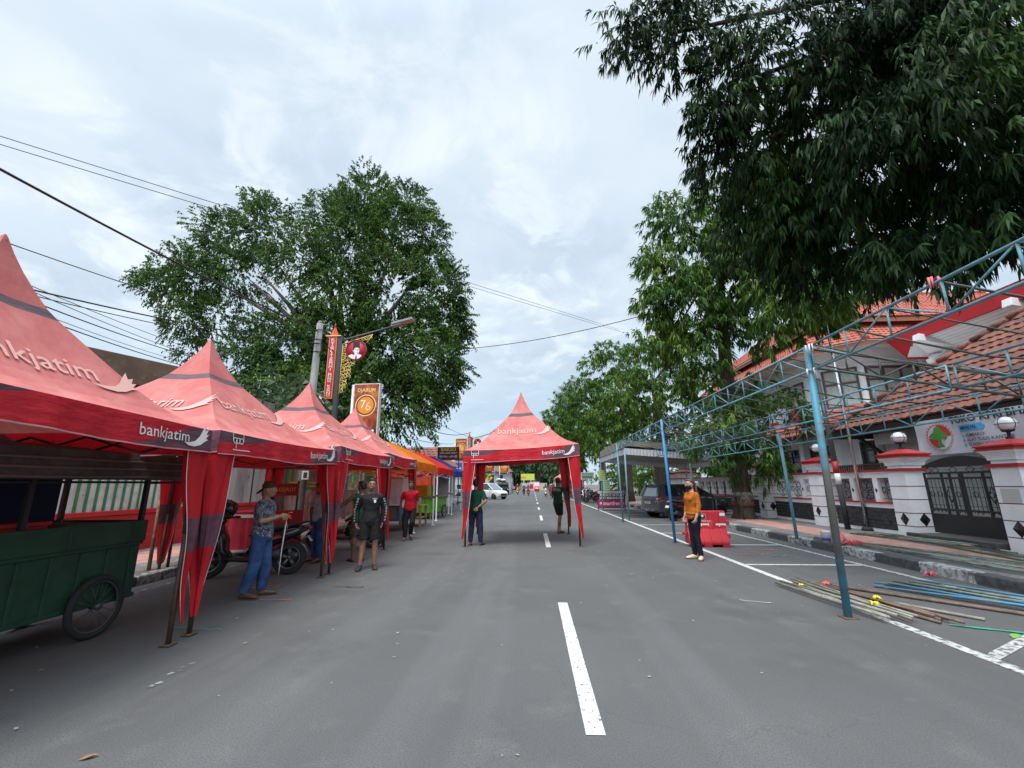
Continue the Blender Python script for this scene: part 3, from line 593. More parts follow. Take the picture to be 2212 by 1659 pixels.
# pop-up awnings
def popup(label,loc,rz,wx,wy,he,ha,col,col2,leg=white,vh=.3,group='pop-up awnings beyond the red tents',scal=False,ridge=.35):
    t=thing('popup_awning',label,'awning',loc,rz,group); b=MB(); n=10; a,c=wx/2,wy/2; rx,ry=a*.1,c*ridge
    def ring(q): return a+(rx-a)*q,c+(ry-c)*q
    for i in range(n):
        q0,q1=i/n,(i+1)/n; 
        for k in range(4):
            P=[]
            for q,e in ((q0,0),(q0,1),(q1,1),(q1,0)):
                x,y=ring(q); cs=[(-x,-y),(x,-y),(x,y),(-x,y)]; p=cs[(k+e)%4]; P.append((p[0],p[1],he+(ha-he)*(q**.9)))
            b.add(P,[(0,1,2,3)],0,True)
    b.quad((-rx,-ry,ha),(rx,-ry,ha),(rx,ry,ha),(-rx,ry,ha)); b.build('roof',col,t,fix=True)
    cs=[(-a,-c),(a,-c),(a,c),(-a,c)]
    for k in range(4):
        p0,p1=Vector((*cs[k],he)),Vector((*cs[(k+1)%4],he)); b=MB(); N=28; nrm=Vector(((p1-p0).y,-(p1-p0).x,0)).normalized()
        for i in range(N):
            q=[]
            for jj,dn in ((i,1),(i+1,1),(i+1,0),(i,0)):
                tt=jj/N; w_=nrm*(.03*math.sin(tt*20+k)*dn+.012); sc=(.05*abs(math.sin(tt*PI*6))) if scal else 0
                q.append(p0.lerp(p1,tt)+w_-Vector((0,0,dn*(vh-sc))))
            b.add(q,[(0,1,2,3)],0,True)
        b.build('valance',col2,t)
    for x,y in cs: b=MB(); b.bx(x*.97-.022,x*.97+.022,y*.97-.022,y*.97+.022,0,he-.02); b.bx(x*.97-.06,x*.97+.06,y*.97-.06,y*.97+.06,0,.012); b.bx(x*.97-.035,x*.97+.035,y*.97-.035,y*.97+.035,he*.45,he*.45+.06,1); b.build('leg',[leg,blackm],t)
    b=MB()
    for k in range(4):
        p0,p1=Vector(cs[k])*.97,Vector(cs[(k+1)%4])*.97
        for q in range(2):
            A,B=p0.lerp(p1,q/2),p0.lerp(p1,(q+1)/2); b.tube([(*A,he-.45),(*B,he-.08)],.013,n=5); b.tube([(*A,he-.08),(*B,he-.45)],.013,n=5)
    b.build('frame',leg,t); return t
org=fabric('orange_awning_cloth',(.80,.24,.02),(.72,.2,.015),.45); red2=fabric('bright_red_awning_cloth',(.68,.03,.02),(.62,.025,.02),.35); blu=fabric('blue_awning_cloth',(.035,.07,.34),(.03,.055,.28),.25); wpale=fabric('pale_tarp',(.55,.60,.63),(.48,.52,.55),.3)
popup('orange awning with zigzag trim between the last red tent and the bright red awning',(-5.4,15.9,0),0,3.1,2.9,2.28,3.05,org,org,scal=True)
popup('bright red awning over the lime green cart',(-5.65,21.3,0),0,2.9,3.8,2.28,3.05,red2,red2,scal=True)
popup('dark blue awning beyond the bright red one, beneath the BAKSO board',(-6.0,26.2,0),0,2.9,4.2,2.3,3.15,blu,blu)
t=thing('tarpaulin_roof','pale grey blue tarpaulin roof sloping behind the last red tent','roof',(-7.3,19,0))
MB().add([(-1.2,-2.2,3.25),(.7,-2.2,3.05),(1.2,2.6,2.75),(-1.2,2.6,3.15),(-1.2,-2.2,3.2),(.7,-2.2,3.0),(1.2,2.6,2.7),(-1.2,2.6,3.1)],[(0,1,2,3),(7,6,5,4),(0,4,5,1),(1,5,6,2),(2,6,7,3),(3,7,4,0)]).build('sheet',wpale,t)
b=MB()
for x,y,z in ((-1.1,-2.1,3.15),(.6,-2.1,2.97),(1.1,2.5,2.68),(-1.1,2.5,3.05)): b.tube([(x,y,0),(x,y,z)],.025)
b.build('posts',galv,t)
# carts and table
lime=mat('lime_green_paint',(.16,.42,.03),.5,c2=(.13,.35,.03),scale=4); limed=mat('dark_lime_paint',(.10,.28,.02),.5)
t=thing('vendor_cart','lime green wooden cart with brown top under the bright red awning','cart',(-4.95,21.3,0),rad(-9))
b=MB(); b.bx(-.45,.45,-1.0,1.0,.28,.95)
for k in range(9): b.bx(.45,.465,-1.0+k*.24,-.95+k*.24,.28,.95,1); 
for k in range(4): b.bx(-.45+k*.28,-.4+k*.28,-1.012,-1.0,.28,.95,1)
b.bx(.45,.47,-1,1,.5,.55,1); b.build('cart_body',[lime,limed],t)
MB().bx(-.52,.52,-1.08,1.08,.952,.99).build('top_board',mat('brown_board',(.25,.16,.09),.8,c2=(.17,.11,.06),scale=6),t,bev=.005)
b=MB(); b.tube([(.47,-.6,.3),(.47,-.15,.9)],.02); b.tube([(.3,1.0,.45),(.3,1.5,.5)],.02); b.build('brace',lime,t)
spoked_wheel(t,(.50,.55,.30),.30,.03); spoked_wheel(t,(-.50,.55,.30),.30,.03)
b=MB()
for x in (-.4,.4): b.bx(x-.025,x+.025,-.95,-.9,0,.3); b.bx(x-.02,x+.02,-.95,-.9,.99,2.0)
b.build('cart_post',gr,t)
t=thing('vendor_cart','blue cart with white cloth sheet hung round it beside the man in red shirt','cart',(-4.95,15.5,0))
bl=mat('blue_cart_paint',(.05,.10,.20),.5); wc=mat('white_cloth',(.66,.63,.68),.8,c2=(.56,.54,.60),scale=2,bump=.5,bscale=5)
b=MB(); b.bx(-.5,.45,-.55,.6,.33,.85); b.bx(-.4,.3,-.56,-.55,.4,.8,1); b.build('cart_body',[bl,mat('brown_panel',(.2,.14,.10),.7)],t,bev=.01)
banner_cloth('cloth',wc,(-.62,-.6,0),(.5,-.6,0),.85,1.72,t); banner_cloth('cloth',wc,(.52,-.6,0),(.52,.75,0),.78,1.75,t)
MB().bx(-.6,.5,-.6,.6,1.72,1.78).build('top_cover',org,t); b=MB(); b.bx(-.65,.55,-.68,-.2,.85,.89); b.build('shelf',white,t)
spoked_wheel(t,(.48,-.05,.29),.29,.028); spoked_wheel(t,(-.5,-.45,.29),.29,.028)
t=thing('wooden_table','bare timber table standing beside the blue cart','table',(-4.55,17.1,0))
MB().bx(-.5,.35,-.45,.55,.72,.77).bx(-.5,.35,-.45,.55,.3,.32).build('table_top',wood,t,bev=.005)
for x in (-.45,.3):
    for y in (-.4,.5): MB().bx(x-.035,x+.035,y-.035,y+.035,0,.72).build('leg',wood,t)
o=MB().bx(-.25,.25,-.3,.3,0,.25).build('cardboard_box',mat('grey_board',(.35,.3,.26),.8),loc=(-4.7,17.3,.77),bev=.01); tag(o,'greyish cardboard box lying on the bare timber table','box')
t=thing('market_stall','grey sheeted stall cabinet standing under the blue awning','stall',(-5.1,25.2,0))
MB().bx(-.7,.5,-.5,.8,.9,1.95).build('sheet_panel',mat('grey_sheet',(.25,.26,.27),.7,c2=(.2,.2,.2),scale=4),t); b=MB(); b.bx(-.6,.45,-.45,.7,.35,.9); b.build('cabinet',mat('bluish_white',(.5,.55,.62),.6),t); spoked_wheel(t,(.5,.1,.28),.28,.028)
o=banner_cloth('hanging_cloth',mat('orange_red_cloth',(.75,.10,.03),.8),(-6.4,24.1,0),(-5.4,24.1,0),1.45,2.1); tag(o,'orange red cloth hanging under the blue awning','cloth')
t=thing('food_display','yellow painted food display box with round lids under red awning','display box',(-6.0,23.3,0)); MB().bx(-.5,.5,-.4,.4,.95,1.5).build('cabinet',mat('yellow_panel',(.6,.42,.03),.6),t); MB().bx(-.5,.5,-.4,.4,0,.95).build('stand',mat('brown_stand',(.12,.06,.03),.7),t)
# tiled house and BAKSO board behind
def tile_mat(name,c,c2,s=1.):
    m=bpy.data.materials.new(name); m.use_nodes=True; nt=m.node_tree; N=nt.nodes; L=nt.links; b=N['Principled BSDF']; tc=N.new('ShaderNodeTexCoord')
    n=N.new('ShaderNodeTexNoise'); n.inputs['Scale'].default_value=2.2; n.inputs['Detail'].default_value=8; L.new(tc.outputs['Object'],n.inputs['Vector'])
    g=N.new('ShaderNodeNewGeometry'); a=N.new('ShaderNodeMath'); a.operation='MULTIPLY_ADD'; L.new(g.outputs['Random Per Island'],a.inputs[0]); a.inputs[1].default_value=.45; L.new(n.outputs['Fac'],a.inputs[2])
    r=N.new('ShaderNodeMapRange'); r.inputs[1].default_value=.45; r.inputs[2].default_value=1.0; L.new(a.outputs[0],r.inputs[0])
    x=N.new('ShaderNodeMix'); x.data_type='RGBA'; x.inputs[6].default_value=(*c,1); x.inputs[7].default_value=(*c2,1); L.new(r.outputs[0],x.inputs[0]); L.new(x.outputs[2],b.inputs['Base Color']); b.inputs['Roughness'].default_value=.85; return m
def tiled(b,A,B,C,D,tw=.24,tl=.3,m=0,th=.035):
    """pantiles over the planar quad A(eave start) B(eave end) C(top end) D(top start)"""
    A,B,C,D=map(Vector,(A,B,C,D)); up=((D-A)+(C-B))*.5; e=(B-A).normalized(); L_=(D-A-e*(D-A).dot(e)).length; nr=max(1,round(L_/tl)); n=e.cross(((D-A)-e*(D-A).dot(e)).normalized()).normalized()
    if n.z<0: n=-n
    for i in range(nr):
        t0,t1=i/nr,min(1,(i+1.12)/nr); a0,b0=A.lerp(D,t0),B.lerp(C,t0); a1,b1=A.lerp(D,t1),B.lerp(C,t1)
        w=(b0-a0).length; w1=(b1-a1).length; nt_=max(1,int(round(w/tw)))
        s0=(a0-A).dot(e)
        for j in range(nt_):
            x0,x1=j*w/nt_,(j+1)*w/nt_
            q0=a0+e*x0; q1=a0+e*x1
            o=(a1-a0).dot(e); lo=max(x0,o); hi=min(x1,o+w1)
            if hi<=lo: continue
            upv=(a1-a0)-e*o
            p=[q0,q0.lerp(q1,.5),q1]
            h=[th*.4,th,th*.4]
            bot=[p[k]+n*(h[k]+th*.7) for k in range(3)]; tp=[p[k]+upv+n*(h[k]) for k in range(3)]
            dn=[p[k]+n*.0 for k in range(3)]
            b.add(bot+tp+dn,[(0,1,4,3),(1,2,5,4),(6,7,1,0),(7,8,2,1)],m,False)
T_old=tile_mat('faded_clay_tile',(.34,.13,.09),(.22,.085,.065)); T_org=tile_mat('orange_clay_tile',(.44,.122,.080),(.32,.088,.060)); T_brn=tile_mat('weathered_clay_tile',(.245,.085,.058),(.105,.052,.041))
t=thing('tiled_house','house with faded red tiled hip roof behind the red and blue awnings','house',(-9.8,36,0))
MB().bx(-3,2.2,-.5,5,0,3.2).build('wall',mat('cream_wall',(.5,.45,.35),.8),t); b=MB(); R_=[(-3.6,-1.2,3.1),(2.9,-1.2,3.1),(2.9,5.6,3.1),(-3.6,5.6,3.1)]; r0,r1=(-2.2,2.0,4.75),(1.4,2.0,4.75)
tiled(b,R_[0],R_[1],r1,r0,.4,.5,th=.05); b.add([R_[1],R_[2],r1],[(0,1,2)]); b.add([R_[3],R_[0],r0],[(0,1,2)]); b.add([R_[2],R_[3],r0,r1],[(0,1,2,3)]); b.build('roof',T_old,t)
t=thing('tiled_house','older house with grey brown gable roof under the big left tree','house',(-11.5,26.5,0)); MB().bx(-3,1.6,-1,5.5,0,3).build('wall',mat('aged_wall',(.3,.27,.22),.9),t)
b=MB(); tiled(b,(2.9,-1.6,2.75),(2.9,6,2.75),(-.2,6,5.5),(-.2,-1.6,5.5),.4,.5,th=.05); b.add([(2.9,-1.6,2.7),(-.2,-1.6,5.5),(-.2,-1.4,5.5),(2.9,-1.4,2.7)],[(0,1,2,3)],1); b.quad((-3.4,-1.6,2.75),(-.2,-1.6,5.5),(-.2,6,5.5),(-3.4,6,2.75)); b.add([(2.6,-1.1,2.8),(-.2,-1.1,5.35),(-3.1,-1.1,2.8)],[(0,1,2)],1); b.build('roof',[tile_mat('grey_clay_tile',(.2,.13,.1),(.12,.09,.075)),mat('brown_fascia',(.16,.11,.07),.8)],t)
t=thing('food_sign','BAKSO food sign with yellow lettering on a dark red board','sign',(-6.5,33.5,.0)); b=MB(); b.bx(-.78,.78,-.04,.04,3.38,4.4); Mf=lambda x,z:UP((x,-.046,z),(1,0,0))
b.text('BAKSO',.36,Mf(0,4.2),1,.02,1.18); b.text('KIKIL DAN URAT',.17,Mf(0,3.93),2,.012,1.3)
for x,s_ in ((-.38,1),(.38,-1)):
    b.flat([(x+s_*p,q) for p,q in ((-.33,.05),(-.2,.1),(-.1,.03),(.1,.07),(.3,.02),(.36,-.06),(.15,-.09),(-.05,-.04),(-.18,-.12),(-.34,-.06))],3,Mf(0,3.68))
b.quad((-.74,-.043,3.42),(.74,-.043,3.42),(.74,-.043,3.5),(-.74,-.043,3.5),4); b.build('board',[mat('maroon_board',(.13,.012,.018),.6),mat('sign_yellow',(.7,.55,.1),.6),lg_txt,mat('sign_blue_grey',(.25,.36,.42),.6),mat('sign_red',(.3,.02,.02),.6)],t); b=MB(); [b.bx(x-.03,x+.03,-.03,.03,0,4.4) for x in (-.82,.82)]; b.build('sign_posts',black,t)
# ---------- right side: fence, gate, shop, two-storey building, frame, marquee ----------
wallw=mat('white_wall_paint',(.80,.80,.81),.7,c2=(.70,.70,.71),scale=1.3,c3=(.38,.37,.35),scale3=5,lo3=.66,hi3=.78); trim=mat('red_trim_paint',(.42,.022,.022),.5,c2=(.33,.02,.02),scale=5)
stone=mat('black_stone_cladding',(.022,.023,.026),.6,c2=(.05,.05,.055),scale=7,bump=.8,bscale=18); iron=mat('black_ironwork',(.018,.018,.02),.5); thin=mat('maroon_joint',(.12,.02,.025),.8)
gridm=mat('grey_grille_backing',(.30,.31,.32),.7)
lampglass=mat('frosted_globe',(.72,.73,.74),.15,spec=.6,coat=.5)
def diamond(b,o,x,w,h,m,d=.03):
    M=UP(o,x); b.add([M@Vector(p) for p in ((-w,0,0),(0,-h,0),(w,0,0),(0,h,0),(0,0,d))],[(0,1,4),(1,2,4),(2,3,4),(3,0,4)],m)
def pillar(label,y,tablet=False,lamp=True,x=9.58,s=.265,group='white pillars with red caps along the right fence'):
    t=thing('fence_pillar',label,'pillar',(x,y,.15),0,group)
    b=MB(); b.bx(-s,s,-s,s,0,1.78,0)
    for z in (.30,.63,.97,1.31): b.bx(-s-.004,s+.004,-s-.004,s+.004,z-.009,z+.009,1)
    for k in range(6):
        q=.012+.0045*k*k*.75; b.bx(-s-q,s+q,-s-q,s+q,1.85+.033*k,1.885+.033*k,0)
    b.bx(-s+.02,s-.02,-s+.02,s-.02,1.78,1.86,0)
    diamond(b,(-s-.002,0,.47),(0,-1,0),.13,.17,2,.03); diamond(b,(0,-s-.002,.47),(1,0,0),.13,.17,2,.03)
    if tablet: b.bx(-.17,.17,-s-.012,-s,.98,1.27,3); b.bx(-s-.012,-s,-.17,.17,.98,1.27,3)
    b.build('shaft',[wallw,thin,mat('black_granite',(.012,.012,.014),.15),mat('marble_tablet',(.5,.48,.45),.5)],t)
    b=MB(); b.bx(-s-.045,s+.045,-s-.045,s+.045,1.70,1.775,0)
    for z,q in ((2.05,.125),(2.09,.10),(2.12,.13)): b.bx(-s-q,s+q,-s-q,s+q,z,z+.035,0)
    b.add([(-s-.11,-s-.11,2.155),(s+.11,-s-.11,2.155),(s+.11,s+.11,2.155),(-s-.11,s+.11,2.155),(-.1,-.1,2.28),(.1,-.1,2.28),(.1,.1,2.28),(-.1,.1,2.28)],[(0,1,5,4),(1,2,6,5),(2,3,7,6),(3,0,4,7),(4,5,6,7)])
    b.build('cap',trim,t)
    if lamp:
        g=MB(); g.lathe([(.06,2.27),(.06,2.32),(.03,2.34),(.03,2.42),(.09,2.44),(.11,2.47)],(0,0,0)); g=g.build('lamp_stem',blackm,t)
        b=MB(); b.ell((0,0,2.60),(.165,.165,.15),0,20)
        b.build('globe',lampglass,g); b=MB(); b.torus((0,0,2.60),.17,.005,axis='Z'); b.torus((0,0,2.60),.17,.005,axis='X'); b.torus((0,0,2.60),.17,.005,axis='Y'); b.build('cage',blackm,g)
    t.scale=(1,1,.955); return t
pillar('white pillar with marble tablet on the right of the black gate',9.12,True)
pillar('white red-capped globe-lamp pillar on the far side of the black gate',11.75)
pillar('white globe-lamp pillar behind the tall blue pole, third from the gate',15.1)
pillar('white low pillar by the roadside tree ending the stone clad wall',18.6,lamp=False)
for y,l in ((27.6,'white red-capped pillar seen over the black car, nearer of two'),(30.2,'white red-capped pillar seen over the black car, farther of two')): pillar(l,y,lamp=False,x=9.4,s=.36)
def ironpanel(b,o,x,w,h,m=0):
    o=Vector(o); x=Vector(x)
    def P(a,c): return o+x*a+Vector((0,0,c))
    for k in range(4): b.tube([P(-.06,h*(.12+k*.25)),P(w+.06,h*(.12+k*.25))],.007,m,5)
    for r_,cy in ((.27,.3),(.27,.7)):
        for sg in (-1,1):
            b.tube([P(w/2+sg*w*.30*math.cos(a),h*cy+h*.26*math.sin(a)) for a in np.linspace(-PI/2,PI/2,9)],.009,m,5)
    for cy in (.14,.86): b.tube([P(w/2+.07*math.cos(a),h*cy+.07*math.sin(a)) for a in np.linspace(0,2*PI,13)],.009,m,5)
    for sg in (-1,1): b.tube([P(w/2+sg*w*.42+.06*math.cos(a),h*.5+.06*math.sin(a)) for a in np.linspace(0,2*PI,13)],.009,m,5)
    b.tube([P(w/2,h*.2),P(w/2+.02,h*.45),P(w/2+w*.2,h*.5),P(w/2+.02,h*.55),P(w/2,h*.8)],.008,m,5); b.tube([P(w/2,h*.2),P(w/2-.02,h*.45),P(w/2-w*.2,h*.5),P(w/2-.02,h*.55),P(w/2,h*.8)],.008,m,5)
def wall_seg(label,y0,y1,x=9.78,backing=None):
    t=thing('garden_wall',label,'wall',(x,y0,.15),0,'low walls between the white fence pillars'); L_=y1-y0; d=.11
    b=MB(); b.bx(-d,d,0,L_,0,.09); b.bx(-d+.03,d,0,L_,.09,.66); b.bx(-d-.02,d+.02,0,L_,.66,.78); b.bx(-d,d,0,L_,1.47,1.60); b.bx(-d-.03,d+.03,0,L_,1.6,1.64)
    n=max(2,round(L_/.92)); st=L_/n
    for k in range(1,n): b.bx(-d,d,k*st-.085,k*st+.085,.82,1.47); diamond(b,(-d-.002,k*st,1.13),(0,-1,0),.05,.075,1,.02)
    b.build('wall',[wallw,MATS['black_granite']],t)
    b=MB(); hh=.57/5
    for r_ in range(5):
        q=0; off=(r_%2)*.2
        y=.02
        while y<L_-.02:
            l=min(.4 if q else .4-off,L_-.02-y); b.bx(-d-.002-random.random()*.018,-d+.02,y+.004,y+l-.004,.095+r_*hh+.004,.095+(r_+1)*hh-.004); y+=l; q+=1
    b.build('stone_cladding',stone,t)
    b=MB(); b.bx(-d-.05,d+.05,0,L_,.78,.82); b.bx(-d-.06,d+.06,0,L_,1.64,1.69); b.build('red_trim',trim,t)
    for k in range(n):
        b=MB(); ironpanel(b,(-.02,k*st+.1,.84),(0,1,0),st-.2,.6); g=b.build('iron_grille',iron,t)
    if backing: MB().bx(d-.02,d-.01,0,L_,.82,1.47).build('backing',backing,t)
wall_seg('stone clad low wall beside the far gate pillar, grey sheet behind its grilles',12.06,14.79,backing=gridm)
wall_seg('stone clad low wall by the roadside tree with open iron grilles',15.41,18.3)
wall_seg('low white wall with red rail behind the parked car under the marquee',19.,27.2)
# gate
t=thing('gate','black ironwork double gate with arched solid top between the white pillars','gate',(9.72,9.48,.32))
b=MB(); W=1.94; 
b.bx(-.02,.02,0,W,0,.40); b.bx(-.025,.025,0,W,.40,.44)
for z in (.52,1.24,1.36): b.bx(-.018,.018,0,W,z,z+.045)
for y in (0.,.28,.48,.95,1.0,1.25,1.45,W-.04): b.bx(-.02,.02,y,y+.04,.4,1.4)
for y in np.arange(.07,W,.1): b.tube([(0,y,.5),(0,y,1.28)],.007,0,5)
for z in (.65,.85,1.05): b.tube([(0,0,z),(0,W,z)],.006,0,5)
for y in (.15,.4,.75,1.15,1.6,1.8):
    b.tube([(0,y+.055*math.cos(a),.9+.055*math.sin(a)) for a in np.linspace(0,2*PI,13)],.009,0,5)
    b.tube([(0,y-.1,1.45),(0,y,1.38),(0,y+.1,1.45),(0,y,1.52),(0,y-.1,1.45)],.009,0,5); b.tube([(0,y+.06*math.cos(a),.48+.06*math.sin(a)) for a in np.linspace(0,PI,9)],.009,0,5)
for y in (.38,1.34): b.tube([(0,y,.72),(0,y+.09,.9),(0,y,1.08),(0,y-.09,.9),(0,y,.72)],.011,0,5)
N_=18
for i in range(N_):
    y0,y1=W*i/N_,W*(i+1)/N_; a0,a1=[1.50+.20*math.sin(PI*q/W) for q in (y0,y1)]; b.add([(-.015,y0,1.52),(-.015,y1,1.52),(-.015,y1,a1+.06),(-.015,y0,a0+.06),(.015,y0,1.52),(.015,y1,1.52),(.015,y1,a1+.06),(.015,y0,a0+.06)],[(0,1,2,3),(7,6,5,4),(3,2,6,7)])
b.build('gate_leaf',iron,t); o=struct(MB().bx(9.2,10.6,9.48,11.43,-.05,.30).bx(9.15,9.25,9.48,11.6,-.05,.305,1).build('gate_step',[mat('dark_stone_step',(.10,.095,.09),.9,c2=(.06,.055,.05),scale=5,bump=.3),kblack],bev=.02))
# shop with tiled hip roof
t=thing('shop_building','single storey shop with weathered clay tile roof, roller shutters and hung banner','shop',(0,0,.15))
b=MB(); b.bx(13.5,19,4,17.0,0,3.6); b.bx(14,20,17.0,28,0,4.4); b.bx(13.35,13.55,16.75,17.05,0,3.5); b.bx(13.3,13.9,17.15,17.45,0,3.4); b.bx(13.7,14.02,20.0,20.5,0,3.7); b.bx(13.7,14.02,22.65,23.0,0,3.7); b.build('wall',wallw,t)
b=MB()
for i in range(38): z=.05+i*.085; b.add([(13.485,5,z),(13.485,16.4,z),(13.455,16.4,z+.07),(13.455,5,z+.07),(13.485,16.4,z+.085),(13.485,5,z+.085)],[(0,1,2,3),(3,2,4,5)])
b.build('roller_shutter',mat('grey_shutter',(.62,.62,.60),.6,c2=(.52,.52,.51),scale=2),t)
dkw=mat('dark_brown_frame',(.045,.028,.022),.6); wing_=mat('window_dark_glass',(.02,.024,.028),.06,spec=.7)
for y0,y1 in ((17.75,19.1),(20.4,22.5),(23.1,25.1)):
    w=MB().bx(13.975,13.99,y0,y1,1.9,2.98).build('window',wing_,t); b=MB(); y_=(y0+y1)/2
    for a,c in ((y0-.05,y0+.03),(y1-.03,y1+.05),(y_-.03,y_+.03)): b.bx(13.94,14.0,a,c,1.86,3.03)
    for z in (1.86,2.62,2.98): b.bx(13.938,13.998,y0-.05,y1+.05,z,z+.06)
    b.build('frame',dkw,w)
A=(11.95,4,3.32);B=(11.95,17.85,3.32);C=(16.3,11.0,7.62);D=(16.3,4,7.62)
b=MB(); tiled(b,A,B,C,D,.26,.30,th=.05); rf=b.build('roof',T_brn,t)
b=MB(); tiled(b,B,(19,17.85,3.32),(19,11.0,7.62),C,.26,.3,th=.05); b.add([A,B,C,D],[(3,2,1,0)]); b.build('roof_side',T_brn,rf)
b=MB(); p0,p1=Vector(B),Vector(C)
for i in range(18): q=p0.lerp(p1,i/18); q2=p0.lerp(p1,(i+1.15)/18); b.tube([q+Vector((0,0,.09)),q2+Vector((0,0,.06))],[.12,.10],0,8)
b.build('hip_ridge',T_brn,rf)
b=MB(); b.bx(11.98,12.02,4,17.8,3.02,3.29); b.bx(12.02,13.5,4,17.75,3.2,3.26); b.bx(12.02,19,17.74,17.78,3.02,3.29)
for y in (17.2,13.2,9.2):
    b.bx(12.1,13.45,y-.05,y+.05,2.98,3.19); M=Matrix.Translation((13.4,y,2.35))@Matrix.Rotation(rad(-52),4,'Y'); b.bx(-.05,.05,-.055,.055,0,1.25,0,M)
b.build('eave_beam',dkw,t)
b=MB(); tiled(b,(12.9,18.4,3.55),(12.9,27,3.55),(14.1,27,4.6),(14.1,18.4,4.6),.26,.3,th=.05); b.quad((12.9,27,3.5),(12.9,18.4,3.5),(14.1,18.4,4.55),(14.1,27,4.55)); b.build('porch_roof',T_org,t); MB().bx(12.92,12.97,18.4,27,3.38,3.52).build('porch_fascia',dkw,t)
b=MB(); [b.bx(12.85,12.89,16.6+k*.13,16.66+k*.13,1.5,2.0) for k in range(26)]; b.bx(12.82,12.92,16.5,20,1.98,2.04); b.bx(12.82,12.92,16.5,20,1.45,1.5); b.build('balustrade',mat('brown_wood',(.13,.07,.045),.7),t)
o=MB().bx(-.03,.03,-.55,.55,-.2,.2).build('sign_box',mat('white_sign_box',(.66,.66,.66),.5),loc=(12.9,16.2,3.05),rz=rad(14),bev=.01); tag(o,'blank white sign box hanging under the shop eave','sign box')
# banner
t=thing('shop_banner','white TOKO KPRI BHAKTI banner with green tree emblem hung on the shop eave','banner',(11.9,13.95,2.28))
bw=mat('banner_cloth',(.58,.56,.62),.6,c2=(.52,.50,.57),scale=1.5); bk=mat('banner_black',(.03,.03,.035),.6); bb=mat('banner_blue',(.08,.38,.68),.6); bgreen=mat('banner_green',(.06,.25,.05),.6); bred=mat('banner_red',(.5,.04,.03),.6); btext=mat('banner_navy',(.09,.07,.12),.6)
def bp_(yv,z): # cloth surface point: distance along the eave from the far end, height
    return Vector((.035*math.sin(yv*2.3)+.02*math.sin(yv*5+z*3)+.05*(1-z)*math.sin(yv*.9), -yv, z))
b=MB(); n=40
for i in range(n):
    for j in range(6):
        P=[bp_(5.6*a/n,c/6*1.03) for a,c in ((i,j),(i+1,j),(i+1,j+1),(i,j+1))]; b.add(P,[(0,1,2,3)],0,True)
def btxt(s,y,z,size,m,al='LEFT',bold=.006,w=None):
    vs,fs=textmesh(s,size,bold,al)
    if w: xs=[v[0] for v in vs]; k=w/(max(xs)-min(xs)); vs=[(v[0]*k,v[1],0) for v in vs]
    b.add([bp_(y+v[0],z+v[1])+Vector((-.02,0,0)) for v in vs],fs,m)
btxt('TOKO KPRI BHAKTI',1.15,.90,.27,1,bold=.022,w=2.5); btxt('MENJUAL',1.44,.66,.12,1,bold=.012)
def bpoly(p,m,o=-.008): b.add([bp_(*q)+Vector((o,0,0)) for q in p],[tuple(range(len(p)))],m)
for y0 in (1.38,3.15): [bpoly([(y0+.17*q_,.57),(y0+.17*(q_+1)+.002,.57),(y0+.17*(q_+1)+.002,.75),(y0+.17*q_,.75)],2,-.010) for q_ in range(4)]; bpoly([(y0+.68,.57),(y0+.76,.66),(y0+.68,.75)],2,-.010)
btxt('LAYANAN',3.22,.66,.12,1,bold=.012)
for i,(s,s2) in enumerate((('SEMBAKO','BAYAR PAJAK'),('ALAT TULIS KANTOR','BAYAR PDAM'),('TOKEN LISTRIK','PEMBAYARAN'))):
    btxt(s,1.53,.45-.125*i,.125,6,bold=.012); btxt(s2,3.3,.45-.125*i,.125,6,bold=.012)
    for y0 in (1.43,3.18): bpoly([(y0+.04*math.cos(a),.45-.125*i+.04*math.sin(a)) for a in np.linspace(0,2*PI,11)[:-1]],2)
ec,ez=.72,.50
def circ(cy,cz,r,m,o,r2=None,a0=0,a1=2*PI,n=20):
    P=[(cy+r*math.cos(a),cz+(r2 or r)*math.sin(a)) for a in np.linspace(a0,a1,n)]; bpoly(P,m,o)
for i in range(24): a=2*PI*i/24; circ(ec+.385*math.cos(a),ez+.385*math.sin(a),.035,7,-.009,n=8)
circ(ec,ez,.36,5,-.010,a0=0,a1=PI); circ(ec,ez,.36,0,-.010,a0=PI,a1=2*PI); circ(ec,ez,.34,0,-.012,a0=PI/2,a1=PI*1.0); bpoly([(ec-.34,ez-.02),(ec-.05,ez-.02),(ec-.05,ez-.33),(ec-.2,ez-.28),(ec-.3,ez-.15)],5,-.012)
for p,q,r in ((0,.08,.16),(-.13,.02,.11),(.13,.02,.11),(0,.2,.1)): circ(ec+p,ez+q,r,4,-.014)
bpoly([(ec-.04,ez),(ec+.04,ez),(ec+.05,ez-.2),(ec+.14,ez-.3),(ec-.12,ez-.3),(ec-.03,ez-.2)],4,-.014); bpoly([(ec+.08,ez-.06),(ec+.12,ez-.06),(ec+.12,ez-.18),(ec+.08,ez-.18)],0,-.014)
b.build('printed_cloth',[bw,bk,bb,bw,bgreen,bred,btext,mat('banner_tan',(.5,.3,.2),.6)],t)
